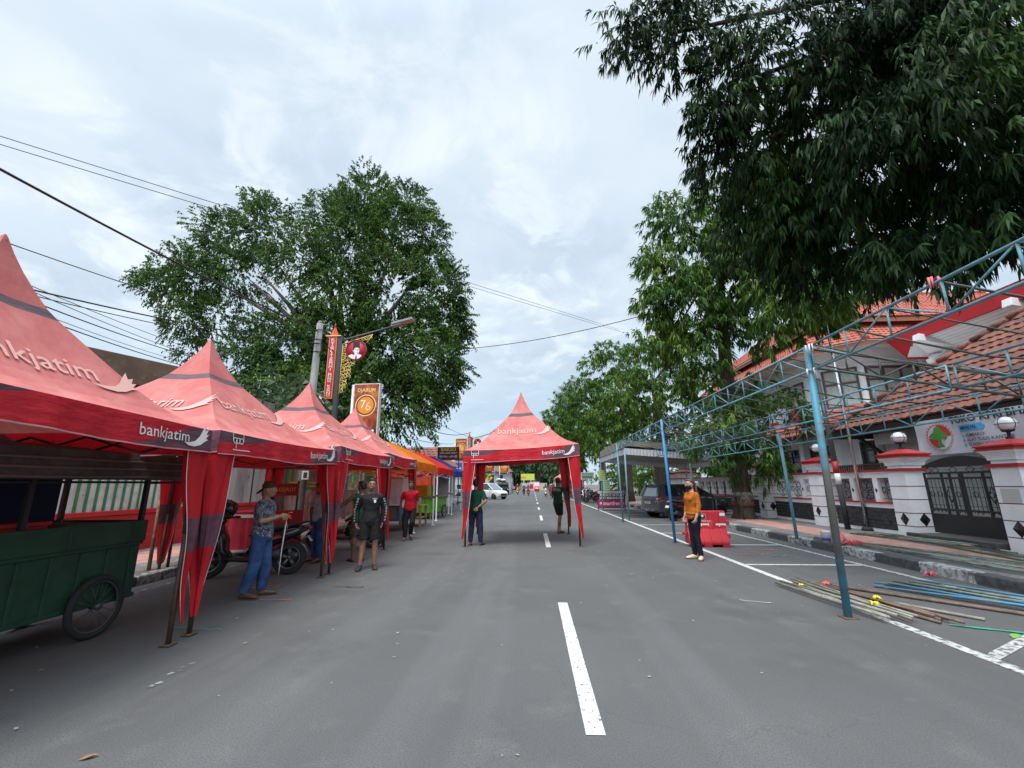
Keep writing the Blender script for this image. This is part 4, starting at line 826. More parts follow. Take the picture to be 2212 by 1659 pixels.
# upper building with red fascia
t=thing('upper_building','white building part with deep red fascia and white outrigger beams above the shop','building',(0,0,0))
MB().bx(18.6,26,5,19.6,4,7.2).bx(18.1,18.62,19.2,19.7,3.6,7.1).build('wall',wallw,t)
w=MB().bx(18.57,18.585,15.9,18.9,5.3,6.35).build('window',wing_,t); b=MB(); [b.bx(18.53,18.6,y-.04,y+.04,5.26,6.4) for y in (15.9,16.9,17.9,18.9)]; b.bx(18.53,18.6,15.9,18.9,6.32,6.4); b.build('frame',dkw,w)
b=MB(); ya=4
b.add([(17,ya,8.28),(17,20.6,8.28),(17,19.2,7.64),(17,ya,7.64),(17.3,19.9,7.09),(17.2,ya,8.32),(17.2,20.6,8.32),(17.15,ya,7.64),(17.15,19.2,7.64),(17.6,19.9,7.09)],[(0,3,2,1),(1,2,4),(0,1,6,5),(3,7,8,2),(1,4,9,6),(2,8,9,4)])
b.add([(17,20.6,8.28),(26,20.6,8.28),(26,19.9,7.09),(17.3,19.9,7.09)],[(0,1,2,3)]); b.bx(17.3,20.4,19.84,19.9,7.0,7.09)
b.build('fascia',mat('fascia_red',(.48,.012,.018),.6,c2=(.42,.012,.016),scale=1),t)
b=MB(); b.quad((17.12,ya,7.66),(17.12,19.2,7.66),(18.4,19.85,7.08),(18.4,ya,7.08)); b.quad((18.4,ya,7.08),(18.4,19.85,7.08),(26,19.85,7.08),(26,ya,7.08)); b.add([(17.12,19.2,7.66),(17.32,19.85,7.09),(18.4,19.85,7.08)],[(0,1,2)])
for k in range(7): x0=17.2+k*.17; z0=7.66-.453*(x0-17.12)-.012; b.add([(x0,ya,z0),(x0,19.0,z0),(x0+.014,19.0,z0-.006),(x0+.014,ya,z0-.006)],[(0,1,2,3)],1)
b.build('soffit',[wallw,mat('soffit_joint',(.25,.25,.25),.8)],t)
for y in (18.6,14.9):
    b=MB(); M=Matrix.Translation((16.75,y,7.62))@Matrix.Rotation(rad(12),4,'Y'); b.bx(0,1.9,-.16,.16,-.15,.15,0,M); b.build('outrigger_beam',wallw,t,bev=.015)
b=MB(); M=Matrix.Translation((17.25,18.75,6.55))@Matrix.Rotation(rad(-24),4,'Y'); b.bx(0,1.6,-.13,.13,-.13,.13,0,M); b.build('brace_beam',wallw,t,bev=.015)
MB().add([(17,4,8.3),(17,20.6,8.3),(26,20.6,8.6),(26,4,8.6)],[(0,1,2,3)]).build('roof',T_brn,t)
# two-storey building with two-tiered orange roof, chamfered corner
t=thing('office_building','two storey white office with two-tiered bright orange tile roof','building',(0,0,0))
X0,X1,Y0=15.5,16.9,22.
def plan(d): return [(27,Y0-d),(X1-.41*d,Y0-d),(X0-d,Y0+1.4-.41*d),(X0-d,38+d)]
b=MB(); pl0=plan(0)
for (p,q) in zip(pl0,pl0[1:]): b.quad((*p,0),(*q,0),(*q,8.25),(*p,8.25))
for z0,z1,d in ((7.3,7.42,.06),(4.5,5.0,.10),):
    P=plan(d)
    for (p,q) in zip(P,P[1:]): b.quad((*p,z0),(*q,z0),(*q,z1),(*p,z1)); 
for x in (19.9,23.5): b.bx(x-.25,x+.25,Y0-.25,Y0-.002,4,8.2)
b.build('wall',wallw,t)
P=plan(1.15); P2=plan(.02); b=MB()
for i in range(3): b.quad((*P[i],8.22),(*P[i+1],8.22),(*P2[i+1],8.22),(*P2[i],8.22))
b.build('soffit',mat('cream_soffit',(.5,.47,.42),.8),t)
glass_c=mat('curtained_glass',(.42,.45,.42),.15,c2=(.34,.37,.35),scale=2,stretch=(6,6,1)); fr=mat('brown_window_frame',(.09,.06,.055),.6)
def window(par,o,x,w,h,nx,split=.62):
    M=UP(o,x); g=MB().bx(0,w,0,h,-.02,.012,0,M).build('window',glass_c,par); b=MB()
    for i in range(nx+1): c=w*i/nx; b.bx(c-.05,c+.05,-.05,h+.05,.0,.06,0,M)
    for z in (0,h*split,h): b.bx(-.05,w+.05,z-.05,z+.05,.0,.062,0,M)
    b.build('frame',fr,g)
window(t,(17.0,Y0-.02,5.55),(1,0,0),2.5,1.65,3); window(t,(20.3,Y0-.02,5.55),(1,0,0),2.6,1.65,3)
cd=Vector((X1-X0,-1.4,0)).normalized(); c0=Vector((X0,Y0+1.4,0)); nn=Vector((-.707,-.707,0))
window(t,tuple(c0+cd*.25+nn*.02+Vector((0,0,5.3))),tuple(cd),1.45,1.95,2)
for y in (35,31.8,29,26.6): window(t,(X0-.02,y,5.55),(0,-1,0),1.9,1.5,3)
for z0,z1,d0,d1,nm in ((8.3,9.75,1.25,-.35,'lower_roof'),(9.78,12.4,.45,-3.0,'upper_roof')):
    b=MB(); A_,B_=plan(d0),plan(d1)
    for i in range(3): tiled(b,(*A_[i+1],z0),(*A_[i],z0),(*B_[i],z1),(*B_[i+1],z1),.24,.28,th=.045)
    for i in range(3): b.quad((*A_[i],z0-.02),(*A_[i+1],z0-.02),(*B_[i+1],z1-.04),(*B_[i],z1-.04))
    rf=b.build(nm,T_org,t); b=MB()
    for i in (1,2): 
        p0,p1=Vector((*A_[i],z0)),Vector((*B_[i],z1))
        for k in range(12): b.tube([p0.lerp(p1,k/12)+Vector((0,0,.1)),p0.lerp(p1,(k+1.2)/12)+Vector((0,0,.07))],[.15,.12],0,7)
    b.tube([(*B_[0],z1+.05),(*B_[1],z1+.05)],.13,0,7); b.build('ridge_tiles',T_org,rf)
    b=MB(); A2=plan(d0-.03)
    for i in range(3): b.quad((*A2[i],z0-.26),(*A2[i+1],z0-.26),(*A2[i+1],z0-.03),(*A2[i],z0-.03))
    b.build('fascia',mat('brown_orange_fascia',(.28,.10,.05),.7),rf)
b=MB(); P=plan(-.4)
for i in range(3): b.quad((*P[i],9.5),(*P[i+1],9.5),(*P[i+1],10.2),(*P[i],10.2))
b.build('roof_band',dkw,t)
t=thing('rooftop_antenna','thin television antenna above the two-tiered orange roof','antenna',(21.5,25.,12.35)); b=MB(); b.tube([(0,0,0),(0,0,1.5)],.03,n=6); b.tube([(-1,0,1.4),(.9,0,1.5)],.02,n=5); [b.tube([(x,-.3,1.4+.05*x),(x,.3,1.4+.05*x)],.012,n=4) for x in np.arange(-.9,.9,.25)]; b.build('mast',galv,t)
b=MB(); n=16
for i in range(n):
    P=[(0+.04*math.sin(a*1.1),-3.6*a/n,z) for a,z in ((i,0),(i+1,0),(i+1,.95),(i,.95))]; b.add(P,[(0,1,2,3)],0,True); 
for y0,w_ in ((.5,.9),(1.9,1.0)): b.quad((-.05,-y0,.15),(-.05,-y0-w_,.15),(-.05,-y0-w_,.3),(-.05,-y0,.3),1)
b.add([(-.05,-2.2,.1),(-.05,-3.4,.1),(-.05,-3.1,.9),(-.05,-2.6,.7)],[(0,1,2,3)],1)
o=b.build('street_banner',[bw,bred],loc=(13.1,24.7,4.35)); tag(o,'pale banner with red marks hung along the lower storey behind the tree','banner')
# poles on pavement
b=MB(); b.tube([(0,0,0),(-.1,0,6.55)],[.045,.035],0,10); b.tube([(-.1,0,6.55),(-.1,0,6.65)],[.05,.02],0,8); b.tube([(0,0,0),(0,0,.1)],[.16,.12],1,10); o=b.build('flagpole',[chrome,blackm],loc=(9.58,13.45,.15)); tag(o,'slender shiny steel flagpole rising before the low stone clad wall','flagpole')
b=MB(); b.tube([(0,0,0),(-.03,0,1.3)],.075,0,12); b.tube([(-.03,0,1.3),(-.04,0,1.62)],.078,1,12); b.tube([(-.04,0,1.62),(-.05,0,1.98)],.078,2,12); b.tube([(-.05,0,1.98),(-.12,0,4.6)],[.075,.06],3,12); o=b.build('street_pole',[blackm,white,trim,mat('pole_grey',(.09,.10,.10),.6)],loc=(9.27,13.8,.15)); tag(o,'dark iron pole with white and red painted bands beside the flagpole','pole')
# blue steel canopy frame
bp=mat('blue_frame_paint',(.11,.31,.39),.6,c2=(.13,.23,.26),scale=5,c3=(.12,.09,.07),scale3=16,lo3=.62,hi3=.7); bp2=mat('bright_blue_paint',(.03,.24,.56),.45,c2=(.07,.28,.42),scale=7,c3=(.12,.10,.09),scale3=22,lo3=.62,hi3=.68); dg=mat('dark_green_rod',(.035,.05,.045),.6,c2=(.06,.055,.04),scale=5); polem=mat('worn_pole_paint',(.05,.22,.31),.55,c2=(.10,.10,.085),scale=1.1,lo=.50,hi=.60,stretch=(.2,.2,1.),c3=(.13,.11,.09),scale3=30,lo3=.6,hi3=.68)
t=thing('lattice_canopy','bare blue steel canopy frame of lattice trusses and poles over the right parking bays','frame',(0,0,0))
XT=((3.58,3.21,2.90),(5.0,2.86,2.57),(6.4,2.73,2.42)); ys0=5.48-.57*12
for X,zt_,zb in XT:
    segs=((-1.2,5.42),(5.54,11.9),(11.98,18.6)) if X<4 else ((-1.2,5.15),(5.25,11.5),(11.6,18.2))
    for (a,c) in segs:
        b=MB(); b.tube([(X,a,zt_),(X,c,zt_)],.015,0,7); b.tube([(X,a,zb),(X,c,zb)],.015,0,7); n=11; st=(c-a)/n
        for k in range(n+1):
            b.tube([(X,a+k*st,zt_),(X,a+k*st,zb)],.011,0,6)
            if k<n: b.tube([(X,a+k*st,zt_ if k%2 else zb),(X,a+(k+1)*st,zb if k%2 else zt_)],.0095,0,6)
        b.build('truss',bp if X>4 else bp,t)
for (x0,y,z,h,m) in ((3.56,5.55,0,2.92,polem),(3.68,12.05,0,2.93,bp2),(3.66,18.6,0,2.9,bp),(6.5,11.55,.15,2.3,bp),(6.5,18.2,.15,2.3,bp)):
    b=MB(); b.tube([(x0,y,z+.01),(x0+(XT[0][0]-x0 if x0<5 else 6.4-x0),y-.05,z+h+.3)],.041 if y<6 else .037,0,12); p=b.build('pole',m,t); MB().box((x0,y,z+.006),(.15,.15,.01)).build('base_plate',rust,p)
for k in range(34):
    y=-1.0+.577*k; b=MB(); b.tube([(3.58,y,3.19),(5.0,y,2.84),(6.4,y,2.71)],.009 if k%2 else .012,0,6); b.build('purlin_rod',dg,t)
for y in (5.45,11.9,):
    b=MB(); b.tube([(3.6,y,3.17),(6.4,y,2.69)],.017,0,6); b.tube([(3.6,y,2.92),(6.4,y,2.44)],.017,0,6)
    for k in range(7): x0,x1=3.6+k*.4,3.6+(k+1)*.4; d0,d1=-.171*(x0-3.6),-.171*(x1-3.6); b.tube([(x0,y,3.17+d0),(x0,y,2.92+d0)],.011,0,5); b.tube([(x0,y,(3.17 if k%2 else 2.92)+d0),(x1,y,(2.92 if k%2 else 3.17)+d1)],.011,0,5)
    b.build('cross_truss',mat('dark_green_steel',(.04,.075,.06),.6,c2=(.06,.05,.04),scale=6),t)
for i in range(3):
    b=MB(); rs=random.Random(i); c=Vector(((3.57,5.47,2.88),(3.57,5.42,3.18),(3.6,3.72,3.24))[i])
    for j in range(5): a=rs.random()*6; b.tube([c,c+Vector((.05*math.cos(a),.05*math.sin(a),.03)),c+Vector((.05*math.cos(a),.05*math.sin(a),-.05-.07*rs.random()))],[.014,.012,.004],0,5)
    o=b.build('rag_tie',[mat('white_rag',(.6,.6,.62),.8),mat('white_rag2',(.6,.6,.62),.8),mat('pink_rag',(.6,.15,.15),.8)][i],t)
# cloth marquee
t=thing('marquee','flat marquee with tan cloth roof and white pleated valance over the parked car','marquee',(0,0,0)); xa,xb,yc,yd=4.0,8.9,19.05,25.9
tan=mat('tan_tent_cloth',(.20,.18,.14),.8,c2=(.15,.14,.11),scale=3,bump=.4); wv=mat('white_pleated_cloth',(.60,.59,.62),.8,transl=.3)
b=MB(); b.add([(xa,yc,3.36),(xb,yc,2.95),(xb,yd,2.95),(xa,yd,3.36),(xa+.1,(yc+yd)/2,3.48),(xb,(yc+yd)/2,3.1)],[(0,1,5,4),(4,5,2,3)]); 
for k in range(14): y0,y1=lerp(yc,yd,k/14),lerp(yc,yd,(k+1)/14); b.quad((xa-.03-.04*(k%2),y0,3.02),(xa-.03-.04*((k+1)%2),y1,3.02),(xa,y1,3.37+.06*math.sin(PI*(k+1)/14)),(xa,y0,3.37+.06*math.sin(PI*k/14)))
b.quad((xa,yc-.01,3.12),(xb,yc-.01,2.7),(xb,yc,2.95),(xa,yc,3.36)); b.build('roof_cloth',tan,t)
MB().quad((xa,yc,2.96),(xa,yd,2.96),(xb,yd,2.55),(xb,yc,2.55)).build('ceiling_cloth',mat('pale_ceiling_cloth',(.50,.47,.47),.9,c2=(.45,.42,.43),scale=2,transl=.2),t)
for P0,P1 in (((xa,yc,3.02),(xb,yc,2.61)),((xa,yd,3.02),(xa,yc,3.02)),((xb,yc,2.61),(xb,yd,2.61)),((xa,yd,3.02),(xb,yd,2.61))):
    b=MB(); P0,P1=Vector(P0),Vector(P1); N_=70; nr=Vector(((P1-P0).y,-(P1-P0).x,0)).normalized()
    for i in range(N_): q=[P0.lerp(P1,i/N_)+nr*(.025*(i%2)),P0.lerp(P1,(i+1)/N_)+nr*(.025*((i+1)%2))]; b.add([q[0]-Vector((0,0,.27)),q[1]-Vector((0,0,.27)),q[1],q[0]],[(0,1,2,3)])
    b.build('valance',wv,t)
for x,y in ((xa,yc),(xa,yd),(xb,yc),(xb,yd)): MB().tube([(x,y,0 if x<6 else .15),(x,y,2.95 if x<6 else 2.6)],.037,n=10).build('pole',bp,t)
for (y,z,l,c) in ((25.82,2.0,'yellow green placard hung on the far marquee pole, upper one',(.45,.5,.2)),(25.80,1.45,'pale green placard hung on the far marquee pole, lower one',(.4,.6,.38))):
    b=MB(); b.bx(-.2,.2,-.008,.008,-.3,.3,0); [b.bx(-.14,.14-.05*(k%2),-.011,-.008,.18-k*.1,.21-k*.1,1) for k in range(5)]; o=b.build('placard',[mat('placard_'+str(int(z*10)),c,.7),mat('placard_ink',(.15,.3,.12),.7)],loc=(xa+(.02 if z>1.7 else .25),y,z),rz=rad(6)); tag(o,l,'placard')
# ---------- vehicles ----------
def sharp(o,deg=35):
    try: o.data.set_sharp_from_angle(angle=rad(deg))
    except Exception: pass
    return o
tire=rubber; alloy=mat('alloy_rim',(.45,.46,.47),.3,metal=.9); darkalloy=mat('dark_rim',(.05,.05,.055),.4,metal=.6); lens_=mat('clear_lens',(.40,.43,.47),.08,spec=.8); redl=mat('red_lens',(.45,.012,.015),.12,spec=.7); orl=mat('orange_lens',(.7,.22,.03),.15); plastic=mat('black_plastic',(.018,.018,.02),.45); plate_b=mat('number_plate_black',(.03,.03,.03),.5); plate_w=mat('number_plate_white',(.6,.6,.58),.5); cglass=mat('tinted_car_glass',(.018,.022,.026),.05,spec=.9,coat=.4); cglass2=mat('sky_pale_car_glass',(.16,.20,.22),.05,spec=.9,coat=.5)  # car glass: pale base on windscreen and rear window paints in reflected sky
def alloy_wheel(par,c,R,w,side,rm=None,ns=5,axis='X'):
    b=MB(); x=c[0]; prof=[(R*.68,-w/2),(R*.93,-w/2),(R,-w*.32),(R,w*.32),(R*.93,w/2),(R*.68,w/2),(R*.64,w*.3),(R*.64,-w*.3),(R*.68,-w/2)]
    M=Matrix.Translation(c)@Matrix.Rotation(PI/2,4,'Y'); n=28; vs=[];fs=[]; k=len(prof)
    for i in range(n):
        a=2*PI*i/n
        for r_,z in prof: vs.append((r_*math.cos(a),r_*math.sin(a),z))
    for i in range(n):
        for j in range(k-1): fs.append((i*k+j,((i+1)%n)*k+j,((i+1)%n)*k+j+1,i*k+j+1))
    b.add(vs,fs,0,True,M); t_=b.build('wheel',tire,par,fix=True)
    b=MB(); xo=x+side*w*.30; b.tube([(xo-side*.02,c[1],c[2]),(xo+side*.01,c[1],c[2])],R*.15,0,12); b.torus((xo,c[1],c[2]),R*.64,R*.045,0,28,6)
    b.tube([(x-side*w*.1,c[1],c[2]),(x-side*w*.05,c[1],c[2])],R*.64,1,24)
    for i in range(ns):
        for d in (-.13,.13):
            a=2*PI*i/ns+.3; b.tube([(xo,c[1]+R*.1*math.cos(a),c[2]+R*.1*math.sin(a)),(xo-side*.012,c[1]+R*.64*math.cos(a+d),c[2]+R*.64*math.sin(a+d))],[R*.075,R*.055],0,6)
    b.build('rim',[rm or alloy,plastic],t_); return t_
def scooter(label,loc,rz,paint,accent=None,helmet=False,lean=4,plate='',group=None,box=False,cat='motorbike',det=True,front=None):
    t=thing('motor_scooter',label,cat,loc,rz,group); front=front or paint
    t.rotation_euler=(0,rad(lean),rz)
    for y,s in ((.62,1),(-.62,-1)): alloy_wheel(t,(0,y,.275),.275,.10,-1,mat('grey_spoke',(.16,.16,.17),.35,metal=.7),5)
    b=MB()
    # leg shield / front apron, floorboard, rear body
    b.tube([(0,.60,.93),(0,.52,.80),(0,.45,.60),(0,.42,.42),(0,.30,.30)],[(.10,.06),(.19,.07),(.21,.08),(.19,.07),(.14,.05)],0,12)
    b.tube([(0,.36,.31),(0,.1,.27),(0,-.12,.29)],[(.15,.05),(.16,.045),(.15,.07)],1,10)
    b.tube([(0,.02,.34),(0,-.12,.52),(0,-.35,.62),(0,-.65,.70),(0,-.92,.80)],[(.10,.09),(.155,.16),(.165,.14),(.14,.10),(.04,.035)],0,12)
    b.tube([(0,.50,.30),(0,.66,.55),(0,.80,.50),(0,.91,.36)],[(.06,.02),(.075,.025),(.075,.022),(.05,.015)],2,10)
    b.tube([(0,-.66,.62),(0,-.84,.53),(0,-.96,.36)],[(.07,.03),(.065,.018),(.055,.010)],1,8)
    b.build('body',[paint,plastic,front],t)
    b=MB(); b.tube([(0,.05,.66),(0,-.1,.745),(0,-.32,.765),(0,-.5,.80),(0,-.72,.84)],[(.08,.03),(.13,.055),(.15,.055),(.12,.05),(.08,.03)],0,12); b.build('seat',mat('seat_vinyl',(.025,.025,.027),.55),t)
    b=MB(); b.tube([(0,.62,.27),(0,.52,.80),(0,.47,.95)],.03,0,8)
    for s in (-1,1): b.tube([(s*.06,.63,.275),(s*.06,.56,.58)],.022,1,8)
    b.build('fork',[plastic,alloy],t)
    b=MB(); b.tube([(-.32,.36,1.0),(-.18,.43,.99),(0,.47,.97),(.18,.43,.99),(.32,.36,1.0)],.016,0,8); b.tube([(0,.54,.98),(0,.46,1.02),(0,.40,.98)],[(.05,.05),(.13,.07),(.08,.04)],1,10)
    for s in (-1,1): b.tube([(s*.23,.41,1.0),(s*.34,.355,1.0)],.022,2,8)
    hb=b.build('handlebar',[plastic,paint,rubber],t)
    for s in (-1,1):
        b=MB(); b.tube([(s*.2,.43,1.0),(s*.27,.45,1.14)],.008,0,6); b.rings([(s*.28,.44,1.12,.05,.012),(s*.28,.44,1.17,.065,.016),(s*.28,.44,1.22,.05,.012)],0,10); b.build('mirror',plastic,hb)
    b=MB(); b.tube([(0,.545,.90),(0,.575,.89)],[(.085,.06),(.07,.05)],0,14); b.build('headlight',lens_,t); b=MB(); b.tube([(0,-.90,.765),(0,-.945,.76)],[(.075,.04),(.05,.03)],0,10); b.build('tail_light',redl,t)
    b=MB(); M=Matrix.Translation((0,-.93,.585))@Matrix.Rotation(rad(-35),4,'X'); b.bx(-.10,.10,-.006,.006,-.055,.055,0,M)
    if plate: b.text(plate,.07,M@frame((0,-.008,.012),(1,0,0),(0,0,1)),1,.004)
    b.build('number_plate',[plate_w,plate_b],t)
    b=MB(); b.tube([(.09,-.35,.33),(.12,-.62,.30),(.13,-.85,.36)],[.035,.05,.045],0,10); b.tube([(.02,-.5,.33),(.1,-.5,.33)],.10,1,12); b.tube([(-.03,-.25,.36),(-.10,-.5,.34)],.09,1,10); b.build('engine',[mat('exhaust_steel',(.12,.12,.12),.4,metal=.7),mat('engine_grey',(.07,.07,.07),.5,metal=.5)],t)
    if lean: MB().tube([(-.1,-.05,.26),(-.22,-.12,-.02*0+.012)],.012,0,6).build('side_stand',plastic,t)
    for s in (-1,1):
        if accent: MB().add([(s*.17,-.2,.60),(s*.172,-.45,.66),(s*.165,-.5,.62),(s*.168,-.22,.55)],[(0,1,2,3)]).build('side_decal',accent,t)
    if det: b=MB(); [b.tube([(s*.10,-.55,.78),(s*.11,-.8,.87),(0,-.92,.88)],.013,0,6) for s in (-1,1)]; b.build('grab_rail',plastic,t)
    return t
def helmet(label,loc,rz,col,tilt=0):
    t=thing('helmet',label,'helmet',loc,rz); t.rotation_euler=(rad(tilt),0,rz)
    b=MB(); b.rings([(0,-.01,-.13,.09,.11),(0,0,-.08,.125,.145),(0,0,0,.135,.155),(0,0,.07,.115,.135),(0,0,.115,.07,.085),(0,0,.13,.01,.01)],0,18); b.build('shell',col,t)
    b=MB(); b.rings([(0,.02,-.05,.128,.147),(0,.02,.05,.126,.142)],0,18); b.build('visor',mat('dark_visor',(.015,.015,.018),.05,coat=.5),t); MB().tube([(0,.01,.135),(0,.1,.12),(0,.16,.06)],.008,0,6).build('trim_strip',chrome,t)
bkp=mat('glossy_black_paint',(.012,.012,.014),.2,coat=.6,spec=.6); rdp=mat('glossy_red_paint',(.42,.015,.018),.2,coat=.6); pkp=mat('glossy_pink_paint',(.62,.08,.14),.25,coat=.6); whp=mat('glossy_white_paint',(.68,.68,.67),.25,coat=.6); brp=mat('dark_red_brown_paint',(.14,.022,.015),.3,coat=.5); ypl=mat('pale_gold_paint',(.6,.34,.14),.3,coat=.5)
scooter('black parked scooter with white number plate behind the man in camouflage shirt',(-4.92,7.72,0),rad(108),bkp,redl,lean=6,plate='AG 1284')
helmet('black helmet hung on the parked scooter beside the striped fence',(-5.42,7.72,1.14),rad(110),bkp,20)
scooter('black parked scooter behind the man in green vest',(-4.55,10.85,0),rad(120),bkp,lean=6,plate='AG 3907')
t0=scooter('red and black street motorbike parked against the dark grey hatchback',(6.35,19.1,0),rad(-68),bkp,redl,lean=6)
o=MB().tube([(0,-.62,.55),(0,-.3,.72),(0,.05,.78),(0,.3,.86)],[(.05,.03),(.12,.1),(.13,.12),(.08,.07)],0,10).build('fuel_tank',brp,t0)
for i,(x,y,p,l) in enumerate(((5.0,37.5,brp,'brown red scooter parked nearest in the row past the sign board'),(5.2,38.9,bkp,'black scooter parked second in the row past the sign board'),(5.1,40.4,bkp,'black scooter parked third in the row past the sign board'),(5.15,41.8,whp,'white fronted scooter parked fourth in the row past the sign board'))):
    scooter(l,(x,y,0),rad(62),p,lean=6,group='scooters parked along the right parking bays')
    helmet(['blue helmet on the brown red parked scooter','white helmet on the second parked scooter','black helmet on the third parked scooter','white helmet on the fourth, farthest parked scooter'][i],(x-.1,y+.0,.97),0,[mat('blue_helmet',(.06,.09,.3),.2,coat=.5),whp,bkp,whp][i])
def car(name,label,loc,rz,paint,L_=3.62,W=1.68,H=1.48,kind='hatch',cat='car',rim=None):
    t=thing(name,label,cat,loc,rz); w=W/2; k=L_/3.62; hb=.96 if kind=='hatch' else 1.02
    st=[(-1.81,.42,.78,.66),(-1.78,.30,.92,.76),(-1.70,.24,hb,.82),(-1.4,.2,hb+.02,.84),(-.8,.19,hb,.84),(0,.19,hb-.02,.84),(.6,.19,hb-.03,.84),(.98,.2,hb-.05,.835),(1.35,.22,hb-.12,.82),(1.6,.24,hb-.2,.785),(1.74,.28,hb-.29,.72),(1.80,.36,hb-.40,.60)]
    b=MB(); vs=[];fs=[]; n=0
    for y,zb,zt_,hw in st:
        hw=hw*W/1.68; y*=k
        sec=[(-hw*.80,zb),(-hw*.96,zb+.05),(-hw*.99,lerp(zb,zt_,.35)),(-hw,lerp(zb,zt_,.62)),(-hw*.985,lerp(zb,zt_,.86)),(-hw*.93,zt_-.015),(-hw*.80,zt_)]; sec=sec+[(-x,z) for x,z in sec[::-1]]; n=len(sec); vs+=[(x,y,z) for x,z in sec]
    for i in range(len(st)-1):
        for j in range(n): fs.append((i*n+j,i*n+(j+1)%n,(i+1)*n+(j+1)%n,(i+1)*n+j))
    fs+=[tuple(range(n-1,-1,-1)),tuple(range((len(st)-1)*n,len(st)*n))]; b.add(vs,fs,0,True)
    # roof and pillars
    yr0,yr1=(-1.52,.18) if kind=='hatch' else (-1.62,.22); wr=w*.74; zr=H-.05; yr0*=k;yr1*=k; yb0,yb1=-1.74*k,1.02*k; wb=w*.93; zb=hb-.04
    b.rings([(0,(yr0+yr1)/2,zr-.01,wr+.02,(yr1-yr0)/2+.04),(0,(yr0+yr1)/2,zr+.025,wr-.02,(yr1-yr0)/2-.02),(0,(yr0+yr1)/2,zr+.05,wr-.16,(yr1-yr0)/2-.25)],0,28,True,None,5.)
    for s in (-1,1):
        b.tube([(s*wb,yb1,zb),(s*(wr+.005),yr1,zr)],[.05,.038],0,7); b.tube([(s*(wb-.01),yb0+.02,zb),(s*(wr+.005),yr0,zr)],[.10,.07],0,7)
        b.add([(s*(wb+.012),yb0+.05,zb),(s*(wb+.012),yb0+.42,zb),(s*(wr+.018),yr0+.28,zr),(s*(wr+.018),yr0,zr)],[(0,1,2,3)],0)
        b.add([(s*(wb+.01),-.28*k,zb),(s*(wb+.01),-.2*k,zb),(s*(wr+.016),-.32*k,zr),(s*(wr+.016),-.40*k,zr)],[(0,1,2,3)],1)
        for y in (.62,-.25,-1.05): b.bx(s*(w*.995)-.004,s*(w*.995)+.004,y*k-.004,y*k+.004,.3,hb-.05,1)
    b.bx(-wr-.04,wr+.04,yr0-.16,yr0+.05,zr-.005,zr+.03,0) if kind=='hatch' else None
    bd=sharp(b.build('body',[paint,plastic],t,fix=False))
    b=MB(); vb=[(-wb,yb0,zb),(wb,yb0,zb),(wb,yb1,zb),(-wb,yb1,zb),(-wr,yr0,zr),(wr,yr0,zr),(wr,yr1,zr),(-wr,yr1,zr)]
    for nm,f,m in (('rear_window',(0,1,5,4),cglass2),('side_window',(1,2,6,5),cglass),('windscreen',(2,3,7,6),cglass2),('side_window',(3,0,4,7),cglass)): MB().add([vb[i] for i in f],[(0,1,2,3)]).build(nm,m,t)
    for s in (-1,1):
        for y in (1.16,-1.17):
            MB().tube([(s*(w-.12),y*k,.29),(s*(w+.004),y*k,.29)],.345,0,28).build('wheel_arch',plastic,t); alloy_wheel(t,(s*(w-.07),y*k,.285),.285,.18,s,rim)
        b=MB(); b.tube([(s*w*.62,1.66*k,hb-.30),(s*w*.80,1.56*k,hb-.26),(s*w*.93,1.36*k,hb-.21)],[(.05,.04),(.08,.06),(.05,.03)],0,10); b.build('headlight',lens_,t)
        b=MB(); b.tube([(s*w*.88,-1.70*k,hb-.20),(s*w*.95,-1.62*k,hb-.10),(s*w*.985,-1.42*k,hb-.06)],[(.08,.05),(.10,.05),(.03,.02)],0,10); b.tube([(s*w*.80,-1.78*k,hb-.24),(s*w*.90,-1.70*k,hb-.24)],[(.05,.03),(.06,.03)],1,8); b.build('tail_light',[redl,lens_],t)
        b=MB(); b.tube([(s*(w-.03),.78*k,hb),(s*(w+.12),.76*k,hb+.05)],[.02,.02],0,6); b.rings([(s*(w+.14),.76*k,hb-.01,.09,.05),(s*(w+.14),.76*k,hb+.06,.10,.06),(s*(w+.14),.76*k,hb+.12,.07,.04)],0,10); b.build('mirror',paint,t)
        for y in (.1,-.85): MB().bx(s*(w+.002)-.012,s*(w+.002)+.012,y*k-.09,y*k+.09,hb-.19,hb-.165).build('door_handle',paint,t)
    b=MB(); b.bx(-.24,.24,-1.825*k-.02,-1.80*k,.62,.73,0); 
    for i in range(5): b.bx(-.18+i*.075,-.14+i*.075,-1.828*k-.02,-1.825*k-.02,.65,.70,1)
    b.build('number_plate',[plate_w,plate_b],t)
    b=MB(); b.bx(-.46,.46,1.76*k,1.815*k,.38,.60,0); b.bx(-.22,.22,1.815*k,1.825*k,.44,.54,2); b.bx(-.66,-.52,1.70*k,1.77*k,.36,.50,0); b.bx(.52,.66,1.70*k,1.77*k,.36,.50,0); b.tube([(-.55,1.70*k,.66),(0,1.80*k,.64),(.55,1.70*k,.66)],.014,1,6); b.tube([(-.6,1.72*k,.30),(0,1.80*k,.28),(.6,1.72*k,.30)],.035,0,6); b.build('grille',[plastic,chrome,plate_b],t)
    b=MB(); b.tube([(-.55,-1.80*k,.33),(0,-1.84*k,.31),(.55,-1.80*k,.33)],.05,0,8); b.build('rear_bumper',plastic if kind!='hatch' else paint,t)
    return t
car('hatchback_car','dark grey hatchback parked nose to the fence under the cloth marquee',(7.05,21.2,.0),rad(-78),mat('dark_grey_car_paint',(.085,.082,.095),.25,coat=.8,metal=.3,spec=.6))
car('people_carrier','white people carrier turning across the road beyond the lone red tent',(-4.75,48.6,0),rad(-128),mat('white_car_paint',(.68,.67,.64),.25,coat=.7),4.2,1.66,1.70,'mpv')
